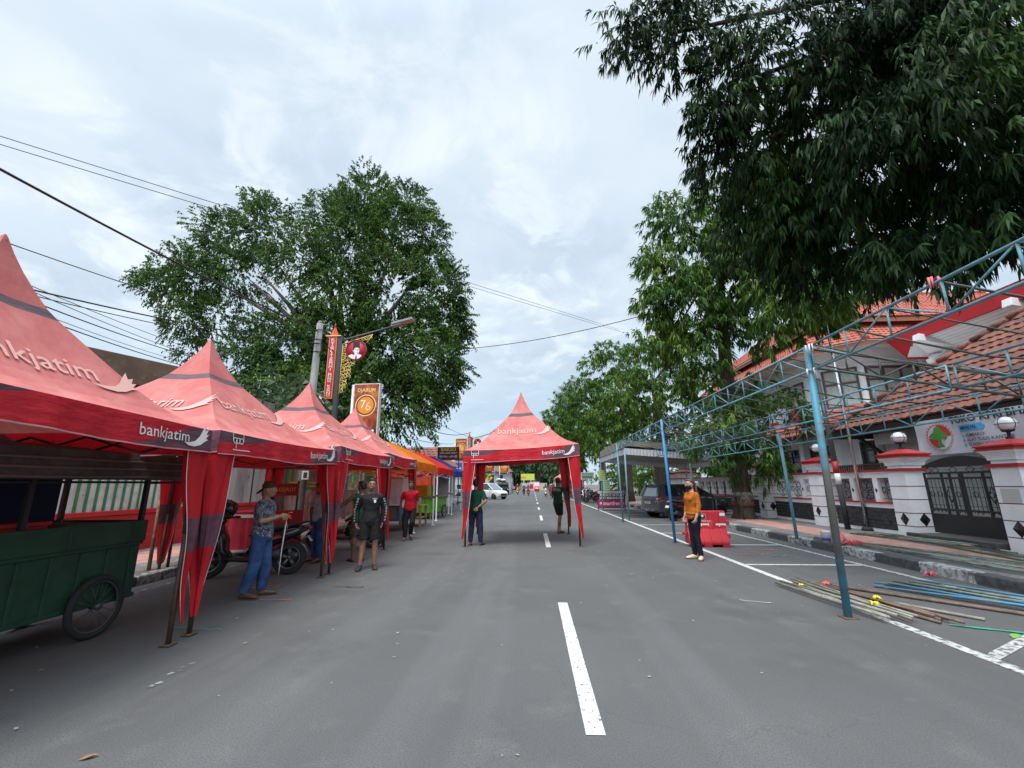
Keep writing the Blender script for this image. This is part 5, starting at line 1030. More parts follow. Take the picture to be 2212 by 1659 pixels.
car('parked_car','silver white car partly hidden at left behind the white people carrier',(-8.6,57,0),rad(-60),mat('silver_car_paint',(.45,.48,.5),.3,coat=.6,metal=.4),4.1,1.66,1.66,'mpv')
# pickup with load
t=thing('pickup_truck','black pickup truck piled high with sacks and dark tarpaulin','truck',(-4.9,70,0),rad(-165))
b=MB(); b.bx(-.8,.8,-2,1.9,.45,.95); b.bx(-.78,.78,.5,1.5,.95,1.65); b.bx(-.7,.7,1.5,1.9,.95,1.1); b.build('body',bkp,t,bev=.06); MB().add([(-.7,1.52,1.1),(.7,1.52,1.1),(.62,1.45,1.58),(-.62,1.45,1.58)],[(0,1,2,3)]).build('windscreen',cglass,t)
for s in (-1,1):
    for y in (1.2,-1.2): alloy_wheel(t,(s*.74,y,.33),.33,.2,s,darkalloy)
    MB().tube([(s*.6,1.9,.8),(s*.6,1.93,.8)],.1).build('headlight',lens_,t)
b=MB(); rs=random.Random(5)
for i in range(26): b.ell((rs.uniform(-.8,.8),rs.uniform(-2.,.6),rs.uniform(1.0,1.9)),(rs.uniform(.3,.5),rs.uniform(.3,.6),rs.uniform(.15,.3)),0,10)
o=b.build('load_heap',mat('dark_tarp',(.03,.032,.035),.7,bump=.6,c2=(.05,.05,.055)),loc=t.location,rz=rad(-165)); tag(o,'dark tarpaulin bundles heaped on the black pickup','load')
b=MB()
for i in range(8): b.ell((rs.uniform(-.6,.6),rs.uniform(-1.5,.2),rs.uniform(2.0,2.35)),(.42,.5,.22),0,10)
o=b.build('sack_heap',mat('white_sack',(.55,.53,.55),.8,bump=.6,c2=(.42,.4,.43)),loc=t.location,rz=rad(-165)); tag(o,'white sacks lying on top of the dark load of the pickup','sacks')
# red water-filled barrier
t=thing('road_barrier','red plastic road barrier with white reflective strips behind the woman in orange','barrier',(4.27,11.45,0),rad(-5))
rp=mat('red_plastic_barrier',(.55,.018,.03),.4,c2=(.48,.018,.026),scale=2,c3=(.35,.03,.03),scale3=12,lo3=.68,hi3=.75)
prof=[(-.24,.0),(-.25,.1),(-.245,.14),(-.11,.42),(-.10,.82),(-.08,.84),(.08,.84),(.10,.82),(.11,.42),(.245,.14),(.25,.1),(.24,0)]
def bar(b,x0,x1,m=0,cut=0):
    p=[(y,max(z,cut)) for y,z in prof]; n=len(p); vs=[(x0,y,z) for y,z in p]+[(x1,y,z) for y,z in p]; b.add(vs,[tuple(range(n)),tuple(range(2*n-1,n-1,-1))]+[(i,n+i,n+(i+1)%n,(i+1)%n) for i in range(n)],m)
b=MB(); bar(b,-.46,-.12,cut=.055); bar(b,-.12,.06); bar(b,.06,.30,cut=.055); bar(b,.30,.46); 
for z in (.62,.30,): 
    b.bx(-.56,-.46,-.08,.08,z-.05+.02,z+.03); b.bx(.46,.55,-.08,.08,z-.11,z-.02)
b.tube([(.13,-.10,.25),(.13,-.10,.60)],[(.075,.02),(.05,.018)],0,10); b.lathe([(0,.84),(.07,.84),(.065,.875),(0,.88)],(-.2,0,0)); b.build('shell',rp,t,bev=.012,fix=True)
b=MB()
for x0,x1,z0,z1 in ((-.455,-.33,.72,.79),(.33,.455,.72,.79),(-.45,.06,.47,.54),(.22,.455,.47,.54)): b.bx(x0,x1,-.108,-.100,z0,z1)
b.build('reflective_strip',mat('reflective_white',(.72,.73,.74),.35),t)
b=MB(); Mf=lambda x,z:UP((x,-.106,z),(1,0,0)); b.disc(.085,1,Mf(-.08,.70),20); b.disc(.075,2,frame((-.08,-.108,.70),(1,0,0),(0,0,1)),20); b.disc(.03,0,frame((-.08,-.110,.72),(1,0,0),(0,0,1)),12); b.text('POLRES BLITAR KOTA',.045,Mf(.0,.60),0,.002,.24); b.text('SATLANTAS',.045,Mf(0,.567),0,.002,.18); b.build('printed_mark',[lg_txt,mat('print_yellow',(.6,.45,.1),.5),mat('print_navy',(.03,.04,.1),.5)],t)
# black steel rack table by the tree
t=thing('steel_rack','black steel table frame standing in front of the parked hatchback','table',(7.5,17.75,0.0),rad(-8)); MB().bx(-.45,.5,-.3,.3,.98,1.04).build('table_top',black,t)
for x,y in ((-.4,-.25),(.45,-.25),(-.4,.25),(.45,.25)): MB().tube([(x*1.15,y,.0 if 1 else 0),(x,y,1.0)],.022,0,8).build('leg',black,t)
b=MB(); b.tube([(-.42,-.25,.35),(.48,-.25,.35)],.014,0,6); b.tube([(.0,-.1,1.04),(.02,-.1,1.55)],.02,0,6); b.build('rail',black,t)
# ---------- people ----------
TS=bpy.data.scenes.new('workshop')
def remesh(b,vox,name,smooth=2,disp=0.,seed=0):
    me=b.mesh('tmp'); bm=bmesh.new(); bm.from_mesh(me); bmesh.ops.recalc_face_normals(bm,faces=bm.faces); bm.to_mesh(me); bm.free()
    o=bpy.data.objects.new('tmp',me); TS.collection.objects.link(o); md=o.modifiers.new('r','REMESH'); md.mode='VOXEL'; md.voxel_size=vox; md.use_smooth_shade=True
    if smooth: s=o.modifiers.new('s','SMOOTH'); s.iterations=smooth; s.factor=.5
    with bpy.context.temp_override(scene=TS,view_layer=TS.view_layers[0]): dg=bpy.context.evaluated_depsgraph_get(); dg.update()
    me2=bpy.data.meshes.new_from_object(o.evaluated_get(dg)); bpy.data.objects.remove(o)
    if disp:
        for v in me2.vertices:
            c=v.co; k=noise.noise(Vector((c.x*9,c.y*9,c.z*12+seed)))*.7+noise.noise(Vector((c.x*16+c.z*9+seed,c.y*16,c.z*13-c.x*8)))*.55
            v.co=c+v.normal*disp*k
    return me2
def skin(n,c): return mat('skin_'+n,c,.5,spec=.35,c2=tuple(x*.85 for x in c),scale=9)
SK=skin('tan',(.36,.19,.11)); SKd=skin('brown',(.20,.095,.055)); SKm=skin('medium',(.29,.145,.085)); SKl=skin('light',(.50,.29,.20))
eyew=mat('eye_white',(.7,.68,.65),.3); dark=mat('dark_detail',(.015,.012,.012),.5); lips=mat('lip_colour',(.28,.09,.07),.5); teeth=mat('teeth',(.7,.68,.62),.4); hairb=mat('black_hair',(.012,.010,.010),.45,bump=.6,bscale=60); hairbr=mat('brown_hair',(.055,.025,.014),.4,bump=.6,bscale=60,c2=(.10,.05,.025),scale=18)
def hand(b,wr,d,nrm,curl,side,m=0,s=1.,thumb=1):
    """palm and five bent fingers. wr wrist, d pointing direction, nrm palm normal; curl 0 straight..1 closed"""
    wr=Vector(wr); d=Vector(d).normalized(); nrm=Vector(nrm); nrm=(nrm-d*nrm.dot(d)).normalized(); x=d.cross(nrm).normalized()*side
    pc=wr+d*.045*s; q=MB(); T=Matrix((x,d,nrm)).transposed().to_4x4(); T.translation=pc; b.ell((0,0,0),(.040*s,.055*s,.016*s),m,10,T); b.tube([wr-d*.03*s,wr+d*.02*s],[(.024*s),(.026*s)],m,8)
    for i,(off,ln) in enumerate(((-.030,.066),(-.010,.076),(.010,.072),(.029,.056))):
        p=wr+d*.088*s+x*off*s; pts=[p-d*.02*s]; a=curl*.35; dd=d
        for j,fr in enumerate((.45,.32,.23)):
            ang=curl*(1.0 if j==0 else 1.25)+.12; dd=(Matrix.Rotation(0,3,'X')@dd); dd=(dd*math.cos(ang)+nrm*math.sin(ang)).normalized() if j==0 else (dd*math.cos(ang*.8)+(nrm*math.cos(0)-dd*nrm.dot(dd)).normalized()*math.sin(ang*.8)).normalized()
            pts.append(pts[-1]+dd*(ln*fr*1.15*s+(.02*s if j==0 else 0)))
        b.tube(pts,[.0095*s,.009*s,.008*s,.006*s],m,7)
    p=wr+d*.03*s-x*.032*s; b.tube([p+x*.012*s,p-x*.02*s+d*.022*s+nrm*.012*s,p-x*.022*s+d*.048*s+nrm*.028*s*(.4+curl),p-x*.012*s+d*.066*s+nrm*.036*s*(.4+curl)],[.012*s,.0115*s,.010*s,.007*s],m,7)
def head_parts(core,det,hc,M3,skinm=0,mouth=0,glasses=False,mask=False,beard=False,female=False):
    """core: shapes to be fused; det: details. hc head centre, M3 head rotation; face looks +Y"""
    H_=M3.to_4x4(); H_.translation=hc
    core.rings([(0,.018,-.118,.022,.024),(0,.016,-.110,.042,.046),(0,.008,-.085,.056,.070),(0,.004,-.05,.066,.085),(0,0,-.01,.071,.092),(0,-.002,.03,.074,.096),(0,-.006,.07,.069,.090),(0,-.01,.1,.050,.066),(0,-.012,.118,.015,.02)],0,18,True,H_)
    core.tube([H_@Vector((0,.086,.018)),H_@Vector((0,.104,-.018)),H_@Vector((0,.112,-.034)),H_@Vector((0,.09,-.042))],[.010,.012,.016,.010],0,8)
    core.ell((0,.088,-.082),(.020,.012,.012),0,8,H_)
    for s in (-1,1):
        core.ell((s*.075,-.006,-.012),(.012,.020,.032),0,8,H_); core.ell((s*.04,.068,-.032),(.022,.02,.018),0,8,H_); core.tube([H_@Vector((s*.015,.090,.026)),H_@Vector((s*.055,.073,.024))],[.010,.009],0,6)
        det.ell((s*.031,.083,.006),(.0135,.010,.0065),1,8,H_); det.ell((s*.031,.0905,.006),(.0058,.0045,.0062),2,8,H_)
        det.tube([H_@Vector((s*.014,.096,.027)),H_@Vector((s*.034,.093,.033)),H_@Vector((s*.053,.079,.026))],[.003,.0042,.0025],2,6)
    if mouth:
        det.ell((0,.088,-.072),(.026,.012,.022*mouth),2,12,H_); det.ell((0,.095,-.060+.0*mouth),(.020,.006,.006),4,10,H_); det.tube([H_@Vector((-.027,.085,-.066)),H_@Vector((0,.102,-.050)),H_@Vector((.027,.085,-.066))],.0045,3,6); det.tube([H_@Vector((-.026,.084,-.072)),H_@Vector((0,.096,-.096)),H_@Vector((.026,.084,-.072))],.005,3,6)
    else: det.tube([H_@Vector((-.025,.086,-.065)),H_@Vector((0,.099,-.063)),H_@Vector((.025,.086,-.065))],[.002,.005,.002],3,6); det.tube([H_@Vector((-.021,.087,-.071)),H_@Vector((0,.098,-.072)),H_@Vector((.021,.087,-.071))],[.002,.0055,.002],3,6)
    if glasses:
        for s in (-1,1): det.tube([H_@Vector((s*.033+.022*math.cos(a),.106-abs(.3*math.cos(a)*.02),.004+.017*math.sin(a))) for a in np.linspace(0,2*PI,15)],.0022,2,5); det.tube([H_@Vector((s*.055,.102,.008)),H_@Vector((s*.078,.0,.004))],.0022,2,5)
        det.tube([H_@Vector((-.011,.106,.008)),H_@Vector((.011,.106,.008))],.0022,2,5)
    return H_
def person(label,loc,rz,h=1.65,skinm=None,pose=None,top=None,topm=None,bot='long',botm=None,shoe='shoe',shoem=None,hair='short',hairm=None,vox=.011,head=(0,0,0),mouth=0,glasses=False,mask=None,female=False,curl=(.5,.5),bulk=1.,sleeves='short',lb=1.,group=None,cat='person',seed=0,soles=None,handn=None):
    P=dict(pel=(0,0,.93),wai=(0,0,1.08),che=(0,0,1.27),nec=(0,-.005,1.43),hd=(0,.02,1.575),Lsh=(-.178,0,1.362),Rsh=(.178,0,1.362),Lel=(-.235,-.02,1.11),Rel=(.235,-.02,1.11),Lwr=(-.24,.04,.87),Rwr=(.24,.04,.87),Lhi=(-.088,0,.90),Rhi=(.088,0,.90),Lkn=(-.10,.015,.49),Rkn=(.10,.015,.49),Lan=(-.105,-.02,.085),Ran=(.105,-.02,.085),Lto=None,Rto=None)
    P.update(pose or {}); k=h/1.70; P={a:(Vector(v)*k if v is not None else None) for a,v in P.items()}
    root=thing('person',label,cat,loc,rz,group); skinm=skinm or SK; g=lambda x:x*k; B=bulk
    for s in 'LR':
        if P[s+'to'] is None: P[s+'to']=P[s+'an']+Vector(((-.03 if s=='L' else .03)*k,.16*k,-.045*k))
    core=MB(); det=MB()
    def torso(b,inf,z0=None,z1=None,hem=0):
        pl,wa,ch,ne=P['pel'],P['wai'],P['che'],P['nec']; sh=(P['Lsh']+P['Rsh'])*.5; ax=(P['Rsh']-P['Lsh']).normalized(); yaw_=math.atan2(ax.y,ax.x)
        seq=[(pl-Vector((0,0,g(.10))),.135,.105),(pl-Vector((0,0,g(.04))),.165,.12),(pl+Vector((0,0,g(.05))),.158,.115),(wa,.140 if not female else .125,.105),(wa.lerp(ch,.5),.150,.112 if not female else .115),(ch,.165,.118 if not female else .125),(ch.lerp(sh,.55),.172,.112),(sh-Vector((0,0,g(.002))),.160,.088),(sh+Vector((0,0,g(.028))),.118,.078),(ne.lerp(sh,.25),.075,.066)]
        vs=[];n=18
        for i,(c,rx,ry) in enumerate(seq):
            f_=i/len(seq); ya=yaw_*min(1,f_*1.4); X=Vector((math.cos(ya),math.sin(ya),0)); Y=Vector((-math.sin(ya),math.cos(ya),0))
            for j in range(n): a=2*PI*j/n; vs.append(c+X*(g(rx)*B+inf)*math.cos(a)+Y*(g(ry)*B+inf)*math.sin(a))
        m_=len(seq); fs=[(i*n+j,i*n+(j+1)%n,(i+1)*n+(j+1)%n,(i+1)*n+j) for i in range(m_-1) for j in range(n)]+[tuple(range(n-1,-1,-1)),tuple(range((m_-1)*n,m_*n))]; return vs,fs
    vs,fs=torso(core,-.006); core.add(vs,fs)
    core.tube([P['nec']-Vector((0,0,g(.05))),P['nec'].lerp(P['hd'],.3),P['hd']-Vector((0,.0,g(.06)))],[g(.062),g(.052),g(.054)],0,12)
    M3=Euler((rad(head[1]),rad(head[2]),rad(head[0]))).to_matrix()*k
    for s in 'LR':
        sg=-1 if s=='L' else 1; S_,E_,W_=P[s+'sh'],P[s+'el'],P[s+'wr']
        core.ell(tuple(S_),(g(.054),g(.052),g(.050)),0,10); core.tube([S_,S_.lerp(E_,.5),E_],[g(.052),g(.046),g(.038)],0,10); core.tube([E_,E_.lerp(W_,.3),W_],[g(.038),g(.040),g(.026)],0,10); core.ell(tuple(E_),(g(.039),)*3,0,8)
        Hh,K_,A_,T_=P[s+'hi'],P[s+'kn'],P[s+'an'],P[s+'to']; core.tube([Hh,Hh.lerp(K_,.5),K_],[g(.088),g(.072),g(.054)],0,12); core.tube([K_,K_.lerp(A_,.3)+Vector((0,-g(.012),0)),K_.lerp(A_,.7),A_],[g(.053),g(.056),g(.042),g(.034)],0,12); core.ell(tuple(K_),(g(.055),)*3,0,8)
        fd=(T_-A_); hl=A_-Vector((fd.x,fd.y,0)).normalized()*g(.035)-Vector((0,0,g(.035))); core.tube([hl,A_.lerp(T_,.4)-Vector((0,0,g(.012))),T_-Vector((0,0,g(.004))),T_+Vector((fd.x,fd.y,0)).normalized()*g(.05)-Vector((0,0,g(.008)))],[(g(.032),g(.035)),(g(.036),g(.036)),(g(.044),g(.024)),(g(.034),g(.014))],0,12)
    HM=head_parts(core,det,P['hd'],M3,mouth=mouth,glasses=glasses,female=female)
    me=remesh(core,vox*k*.75,'body',2); b=MB(); b.v=[v.co.copy() for v in me.vertices]; b.f=[list(p.vertices) for p in me.polygons]; b.m=[0]*len(b.f); b.s=[True]*len(b.f); b.add(det.v,det.f,0); b.m=[0]*len(me.polygons)+det.m; b.s=[True]*len(b.f)
    for i,s in enumerate('LR'):
        d=P[s+'wr']-P[s+'el']; nn_=Vector((handn or {}).get(s,((1 if s=='L' else -1),.25,0))); hd_=MB(); hand(hd_,P[s+'wr'],d.normalized(),nn_,curl[i],1 if s=='R' else -1,0,k); b.add(hd_.v,hd_.f,0,True)
        if shoe!='shoe':
            T_=P[s+'to']; fd=(T_-P[s+'an']); fd.z=0; fd.normalize(); sx=Vector((fd.y,-fd.x,0))
            for q in range(5): p=T_+fd*g(.045-.006*abs(q-1))+sx*g(-.03+.015*q)*(1 if s=='L' else 1); p.z=g(.014); b.tube([p,p+fd*g(.03)],[g(.010),g(.007)],0,6)
    body=b.build('body',[skinm,eyew,dark,lips,teeth],root)
    def cloth(name,fn,m,vx=vox,disp=.006,sm=2):
        c=MB(); fn(c); me=remesh(c,vx*k,name,sm,disp*k,seed); me.name=name; me.materials.clear(); me.materials.append(m); o=bpy.data.objects.new(name,me); COL.objects.link(o); o.parent=root; me.polygons.foreach_set('use_smooth',[True]*len(me.polygons)); return o
    if top:
        def f_top(c):
            vs,fs=torso(c,g(.014)); c.add(vs,fs)
            if top!='vest':
                for s in 'LR':
                    S_,E_,W_=P[s+'sh'],P[s+'el'],P[s+'wr']; c.ell(tuple(S_+Vector((0,0,-g(.006)))),(g(.062),g(.062),g(.057)),0,10)
                    if sleeves=='short': c.tube([S_,S_.lerp(E_,.45),S_.lerp(E_,.80)],[g(.068),g(.066),g(.064)],0,12)
                    elif sleeves=='three': c.tube([S_,E_],[g(.065),g(.054)],0,12); c.ell(tuple(E_),(g(.054),)*3,0,8); c.tube([E_,E_.lerp(W_,.55)],[g(.054),g(.050)],0,12)
                    else: c.tube([S_,E_],[g(.065),g(.052)],0,12); c.ell(tuple(E_),(g(.053),)*3,0,8); c.tube([E_,W_],[g(.052),g(.038)],0,12)
            else: [c.tube([P[s+'sh']*.75+P['nec']*.25+Vector((0,0,g(.045))),P['che']+Vector(((-1 if s=='L' else 1)*g(.09),0,0))],g(.06),0,10) for s in 'LR']
            if female: [c.ell(tuple(P['che']+Vector((s*g(.07),g(.085),-g(.0)))),(g(.075),g(.07),g(.075)),0,10) for s in (-1,1)]
        cloth('shirt',f_top,topm,disp=.008)
    def f_bot(c):
        pl=P['pel']; c.rings([(pl.x,pl.y,pl.z-g(.12),g(.15)*B,g(.115)*B),(pl.x,pl.y,pl.z-g(.03),g(.178)*B,g(.132)*B),(pl.x,pl.y,pl.z+g(.07),g(.165)*B,g(.122)*B)],0,18)
        for s in 'LR':
            Hh,K_,A_=P[s+'hi'],P[s+'kn'],P[s+'an']
            if bot=='shorts': E=Hh.lerp(K_,.86); c.tube([Hh,Hh.lerp(K_,.5),E],[g(.105),g(.10),g(.098)],0,12)
            else: q=lb*(1.0 if bot=='long' else .86); c.tube([Hh,Hh.lerp(K_,.5),K_],[g(.106)*q**.4,g(.093)*q**.6,g(.076)*q],0,12); c.ell(tuple(K_+Vector((0,g(.006),0))),(g(.080)*q,)*3,0,10); c.tube([K_,K_.lerp(A_,.5),A_+Vector((0,0,g(.0)))],[g(.082)*q,g(.074)*q,g(.060)*q],0,12)
    if botm: cloth('trousers' if bot!='shorts' else 'shorts',f_bot,botm,disp=.007)
    for s in 'LR':
        A_,T_=P[s+'an'],P[s+'to']; fd=T_-A_; fd.z=0; fd.normalize(); fl=min(A_.z-g(.085),.3); z0=T_.z-g(.04)
        if shoe=='shoe':
            c=MB(); hl=A_-fd*g(.04); c.tube([hl+Vector((0,0,-g(.045))),A_.lerp(T_,.35)+Vector((0,0,-g(.022))),T_+Vector((0,0,-g(.002))),T_+fd*g(.06)+Vector((0,0,-g(.008)))],[(g(.042),g(.040)),(g(.046),g(.048)),(g(.05),g(.032)),(g(.032),g(.016))],0,12); c.tube([A_+Vector((0,0,g(.015))),A_-Vector((0,0,g(.05)))],[g(.042),g(.045)],0,12) if seed!=8 else None
            me=remesh(c,.009*k,'shoe',1); me.materials.append(shoem); o=bpy.data.objects.new('shoe',me); COL.objects.link(o); o.parent=root; me.polygons.foreach_set('use_smooth',[True]*len(me.polygons))
        c=MB(); base=A_.copy(); base.z=z0-g(.004); cp=[(-.038,-.05),(-.042,.03),(-.045,.12),(-.05,.19),(-.03,.245),(.0,.26),(.03,.245),(.05,.19),(.045,.12),(.042,.03),(.038,-.05),(0,-.065)]; M_=frame(base,fd.cross(Vector((0,0,1))),fd); c.prism([(x*k*1.02,y*k) for x,y in cp],g(.014),0,M_)
        if shoe=='flip':
            for sg in (-1,1): c.tube([M_@Vector((0,g(.19),g(.03))),M_@Vector((sg*g(.03),g(.13),g(.055))),M_@Vector((sg*g(.042),g(.06),g(.02)))],g(.006),0,6)
        c.build('sole' if shoe=='shoe' else 'flip_flop',soles or dark,root,fix=True)
    hm=hairm or hairb; c=MB()
    if hair in('short','long'):
        c.rings([(0,-.045,-.055,.060,.055),(0,-.040,-.02,.077,.064),(0,-.032,.03,.081,.074),(0,-.022,.06,.081,.084),(0,-.010,.085,.076,.093),(0,-.004,.108,.062,.080),(0,-.006,.130,.03,.04)],0,20,True,HM); c.ell((.012,.062,.098),(.055,.034,.026),0,12,HM)
        if hair=='long':
            rs=random.Random(3)
            for i in range(30):
                a=lerp(-2.5,.45,i/29)-PI/2+.35; x0,y0=.078*math.cos(a+PI/2),-.02+.088*math.sin(a+PI/2); c.tube([HM@Vector((x0*.5,y0*.5,.10)),HM@Vector((x0,y0,.02)),HM@Vector((x0*1.15,y0*1.1-.005,-.12)),HM@Vector((x0*1.25+rs.uniform(-.02,.02),y0*1.05-.01,-.25)),HM@Vector((x0*1.05+rs.uniform(-.02,.02),y0*.8+.0,-.36-rs.random()*.08))],[.02,.026,.026,.02,.005],0,6)
    if hair=='cap':
        c.rings([(0,-.004,.022,.083,.101),(0,-.006,.05,.084,.102),(0,-.008,.09,.074,.092),(0,-.01,.118,.05,.06),(0,-.01,.132,.012,.014)],0,18,True,HM); c.add([HM@Vector(p) for p in ((-.07,-.075,.03),(.07,-.075,.03),(.06,-.16,-.03),(.02,-.19,-.05),(-.02,-.19,-.05),(-.06,-.16,-.03),(-.07,-.075,.022),(.07,-.075,.022),(.06,-.16,-.038),(.02,-.19,-.058),(-.02,-.19,-.058),(-.06,-.16,-.038))],[(0,1,2,3,4,5),(11,10,9,8,7,6),(0,6,7,1),(1,7,8,2),(2,8,9,3),(3,9,10,4),(4,10,11,5),(5,11,6,0)])
        c.build('cap',hm,root)
    elif hair=='helmet':
        c.rings([(0,-.01,-.1,.085,.105),(0,0,-.05,.115,.13),(0,0,.02,.125,.142),(0,0,.08,.105,.12),(0,0,.125,.05,.06),(0,0,.135,.01,.01)],0,16,True,HM); c.build('helmet',hm,root); MB().rings([(0,.012,-.045,.118,.132),(0,.012,.03,.120,.136)],0,16,True,HM).build('visor',MATS['dark_visor'],root)
    else: c.build('hair',hm,root)
    if mask: c=MB(); c.rings([(0,.018,-.112,.045,.052),(0,.026,-.085,.062,.075),(0,.032,-.05,.068,.085),(0,.034,-.018,.064,.080)],0,16,True,HM); c.tube([HM@Vector((-.06,.05,-.03)),HM@Vector((-.085,-.005,-.0))],.004,0,5); c.tube([HM@Vector((.06,.05,-.03)),HM@Vector((.085,-.005,-.0))],.004,0,5); c.build('face_mask',mask,root)
    root['_']=0; del root['_']; return root,P
def patterned(name,cols,scale):
    m=bpy.data.materials.new(name); m.use_nodes=True; nt=m.node_tree; N=nt.nodes; L=nt.links; b=N['Principled BSDF']; tc=N.new('ShaderNodeTexCoord'); n=N.new('ShaderNodeTexNoise'); n.inputs['Scale'].default_value=scale; n.inputs['Detail'].default_value=2.5; n.inputs['Distortion'].default_value=1.2; L.new(tc.outputs['Object'],n.inputs['Vector']); r=N.new('ShaderNodeValToRGB'); r.color_ramp.interpolation='CONSTANT'; e=r.color_ramp.elements
    for i,(p,c) in enumerate(cols):
        x=e[i] if i<2 else e.new(p); x.position=p; x.color=(*c,1)
    L.new(n.outputs['Fac'],r.inputs[0]); L.new(r.outputs[0],b.inputs['Base Color']); b.inputs['Roughness'].default_value=.85; return m
def clothm(n,c,c2=None,b=.3): return mat(n,c,.85,c2=c2 or tuple(x*.75 for x in c),scale=6,bump=b,bscale=30,spec=.2)
jean=clothm('blue_denim',(.028,.062,.17),(.05,.10,.23)); djean=clothm('dark_denim',(.022,.032,.065)); navyj=clothm('navy_denim',(.012,.013,.022)); blk=clothm('black_cloth',(.014,.014,.016),(.022,.022,.024)); camo=patterned('camouflage_print',[(0,(.035,.04,.07)),(.44,(.09,.10,.14)),(.50,(.30,.31,.34)),(.56,(.03,.033,.055)),(.63,(.15,.15,.19))],16)
brown_shoe=mat('brown_leather',(.15,.06,.04),.5,c2=(.10,.04,.028),scale=10); dsole=mat('shoe_sole',(.10,.075,.06),.7); capm=clothm('brown_cap',(.11,.045,.02)); greent=clothm('dark_green_cloth',(.012,.06,.035)); vestg=clothm('green_vest_cloth',(.008,.15,.075)); redt=clothm('red_shirt_cloth',(.46,.008,.018)); grayt=clothm('grey_shirt_cloth',(.36,.37,.40)); orgs=clothm('orange_knit',(.46,.135,.016),(.38,.10,.012),.8); cream=mat('cream_leather',(.62,.45,.32),.5); polo=clothm('moss_green_cloth',(.018,.075,.032))
# 1 capped man in camouflage shirt
p,Pq=person('person in camouflage shirt, blue jeans and backward brown cap holding orange cord',(-3.89,6.33,0),rad(-80),1.58,SK,dict(Lel=(-.21,.03,1.10),Rel=(.22,.05,1.10),Lwr=(-.05,.27,1.15),Rwr=(.07,.25,1.16),hd=(0,.03,1.57),Lkn=(-.10,.05,.48),Rkn=(.10,-.02,.48),Lan=(-.11,.03,.085),Ran=(.11,-.13,.085)),'tee',camo,'long',jean,'shoe',brown_shoe,'cap',capm,curl=(1.,1.),soles=dsole,bulk=1.12,lb=1.14,head=(0,4,0),handn={'L':(1,.1,-.2),'R':(-1,.1,-.2)},seed=1)
W=p.matrix_basis@((Pq['Lwr']+Pq['Rwr'])*.5); d_=Vector((.08,.02,-.0))
b=MB(); hx=Vector((-3.89+.30,6.33+.07,1.09))
for i in range(7): rs=random.Random(i); b.tube([hx,hx+Vector((rs.uniform(-.05,.05),rs.uniform(-.05,.05),rs.uniform(-.06,.06))),hx+Vector((rs.uniform(-.07,.07),rs.uniform(-.05,.05),rs.uniform(-.2,.06)))],.006,0,5)
tag(b.build('cord_tangle',mat('orange_cord',(.75,.14,.03),.6)),'orange cord tangle held in the hands of the capped man','cord')
b=MB(); b.tube([hx,hx+Vector((-.03,0,-.45)),hx+Vector((-.035,-.0,-.7)),hx+Vector((-.03,-.01,-.82))],[(.009,.002),(.010,.002),(.007,.002),(.003,.002)],0,6); tag(b.build('strap',c_wht if 'c_wht' in globals() else mat('white_cord',(.6,.58,.56),.6)),'white strap hanging from the hands of the capped man nearly to the asphalt','strap')
# 2 grey shirt, 3 green vest
person('person in grey shirt and blue jeans standing mostly behind the red corner drape',(-4.47,9.2,0),rad(150),1.6,SKd,dict(Lel=(-.26,.0,1.12),Rel=(.25,.05,1.1)),'tee',grayt,'long',jean,'flip',None,'short',seed=2,head=(20,-30,0))
person('person in green vest and patterned shorts seen from behind reaching an arm to the left',(-3.62,9.25,0),rad(38),1.6,SKd,dict(Lel=(-.40,.10,1.16),Lwr=(-.62,.22,1.10),Rel=(.26,-.04,1.12),Rwr=(.27,.05,.88)),'vest',vestg,'shorts',patterned('batik_shorts_print',[(0,(.05,.03,.025)),(.45,(.12,.09,.08)),(.55,(.03,.02,.02))],22),'flip',None,'short',seed=3,head=(35,0,0))
# 4 laughing man
p,Pq=person('laughing person with glasses in black long-sleeved shirt and black shorts',(-3.08,8.36,0),rad(197),1.63,SKm,dict(Rel=(.26,-.07,1.10),Rwr=(.25,-.0,.86),Lel=(-.25,-.07,1.11),Lwr=(-.23,-.06,.86),Lkn=(-.12,.02,.49),Lan=(-.13,-.0,.085),Rkn=(.10,.03,.49),Ran=(.13,.06,.085)),'tee',blk,'shorts',clothm('charcoal_cloth',(.020,.019,.018)),'shoe',mat('dark_canvas_shoe',(.03,.028,.03),.7),'short',sleeves='long',mouth=1.15,glasses=True,head=(2,10,-5),soles=mat('tan_sole',(.22,.14,.09),.7),seed=4)
def on_person(root,b,name,m): return b.build(name,m,root)
sh=[c for c in root.children] if False else None
b=MB(); k=1.63/1.7
for s,tx in (('R','DESTROYER'),('L','DESTROYER')):
    S_,E_,W_=Pq[s+'sh'],Pq[s+'el'],Pq[s+'wr']; sg=-1 if s=='L' else 1
    for i,ch in enumerate(tx):
        t_=(i+1.2)/10; q=S_.lerp(E_,t_/.55) if t_<.55 else E_.lerp(W_,(t_-.55)/.45); rr_=lerp(.066,.046,t_)*k+.006; out=Vector((sg*.75,.66,0)).normalized(); b.text(ch,.062,frame(q+out*rr_,(0,0,-1),Vector((0,0,1)).cross(out)*1),0,.006)
b.text('DESTROYER',.035,frame(Pq['che']+Vector((-.07,.142,.045)),(-1,0,0),(0,0,1)),0,.002,.085); b.disc(.022,0,frame(Pq['che']+Vector((-.075,.142,.0)),(-1,0,0),(0,0,1)),14,ry=.03)
b.build('sleeve_lettering',lg_txt,p)
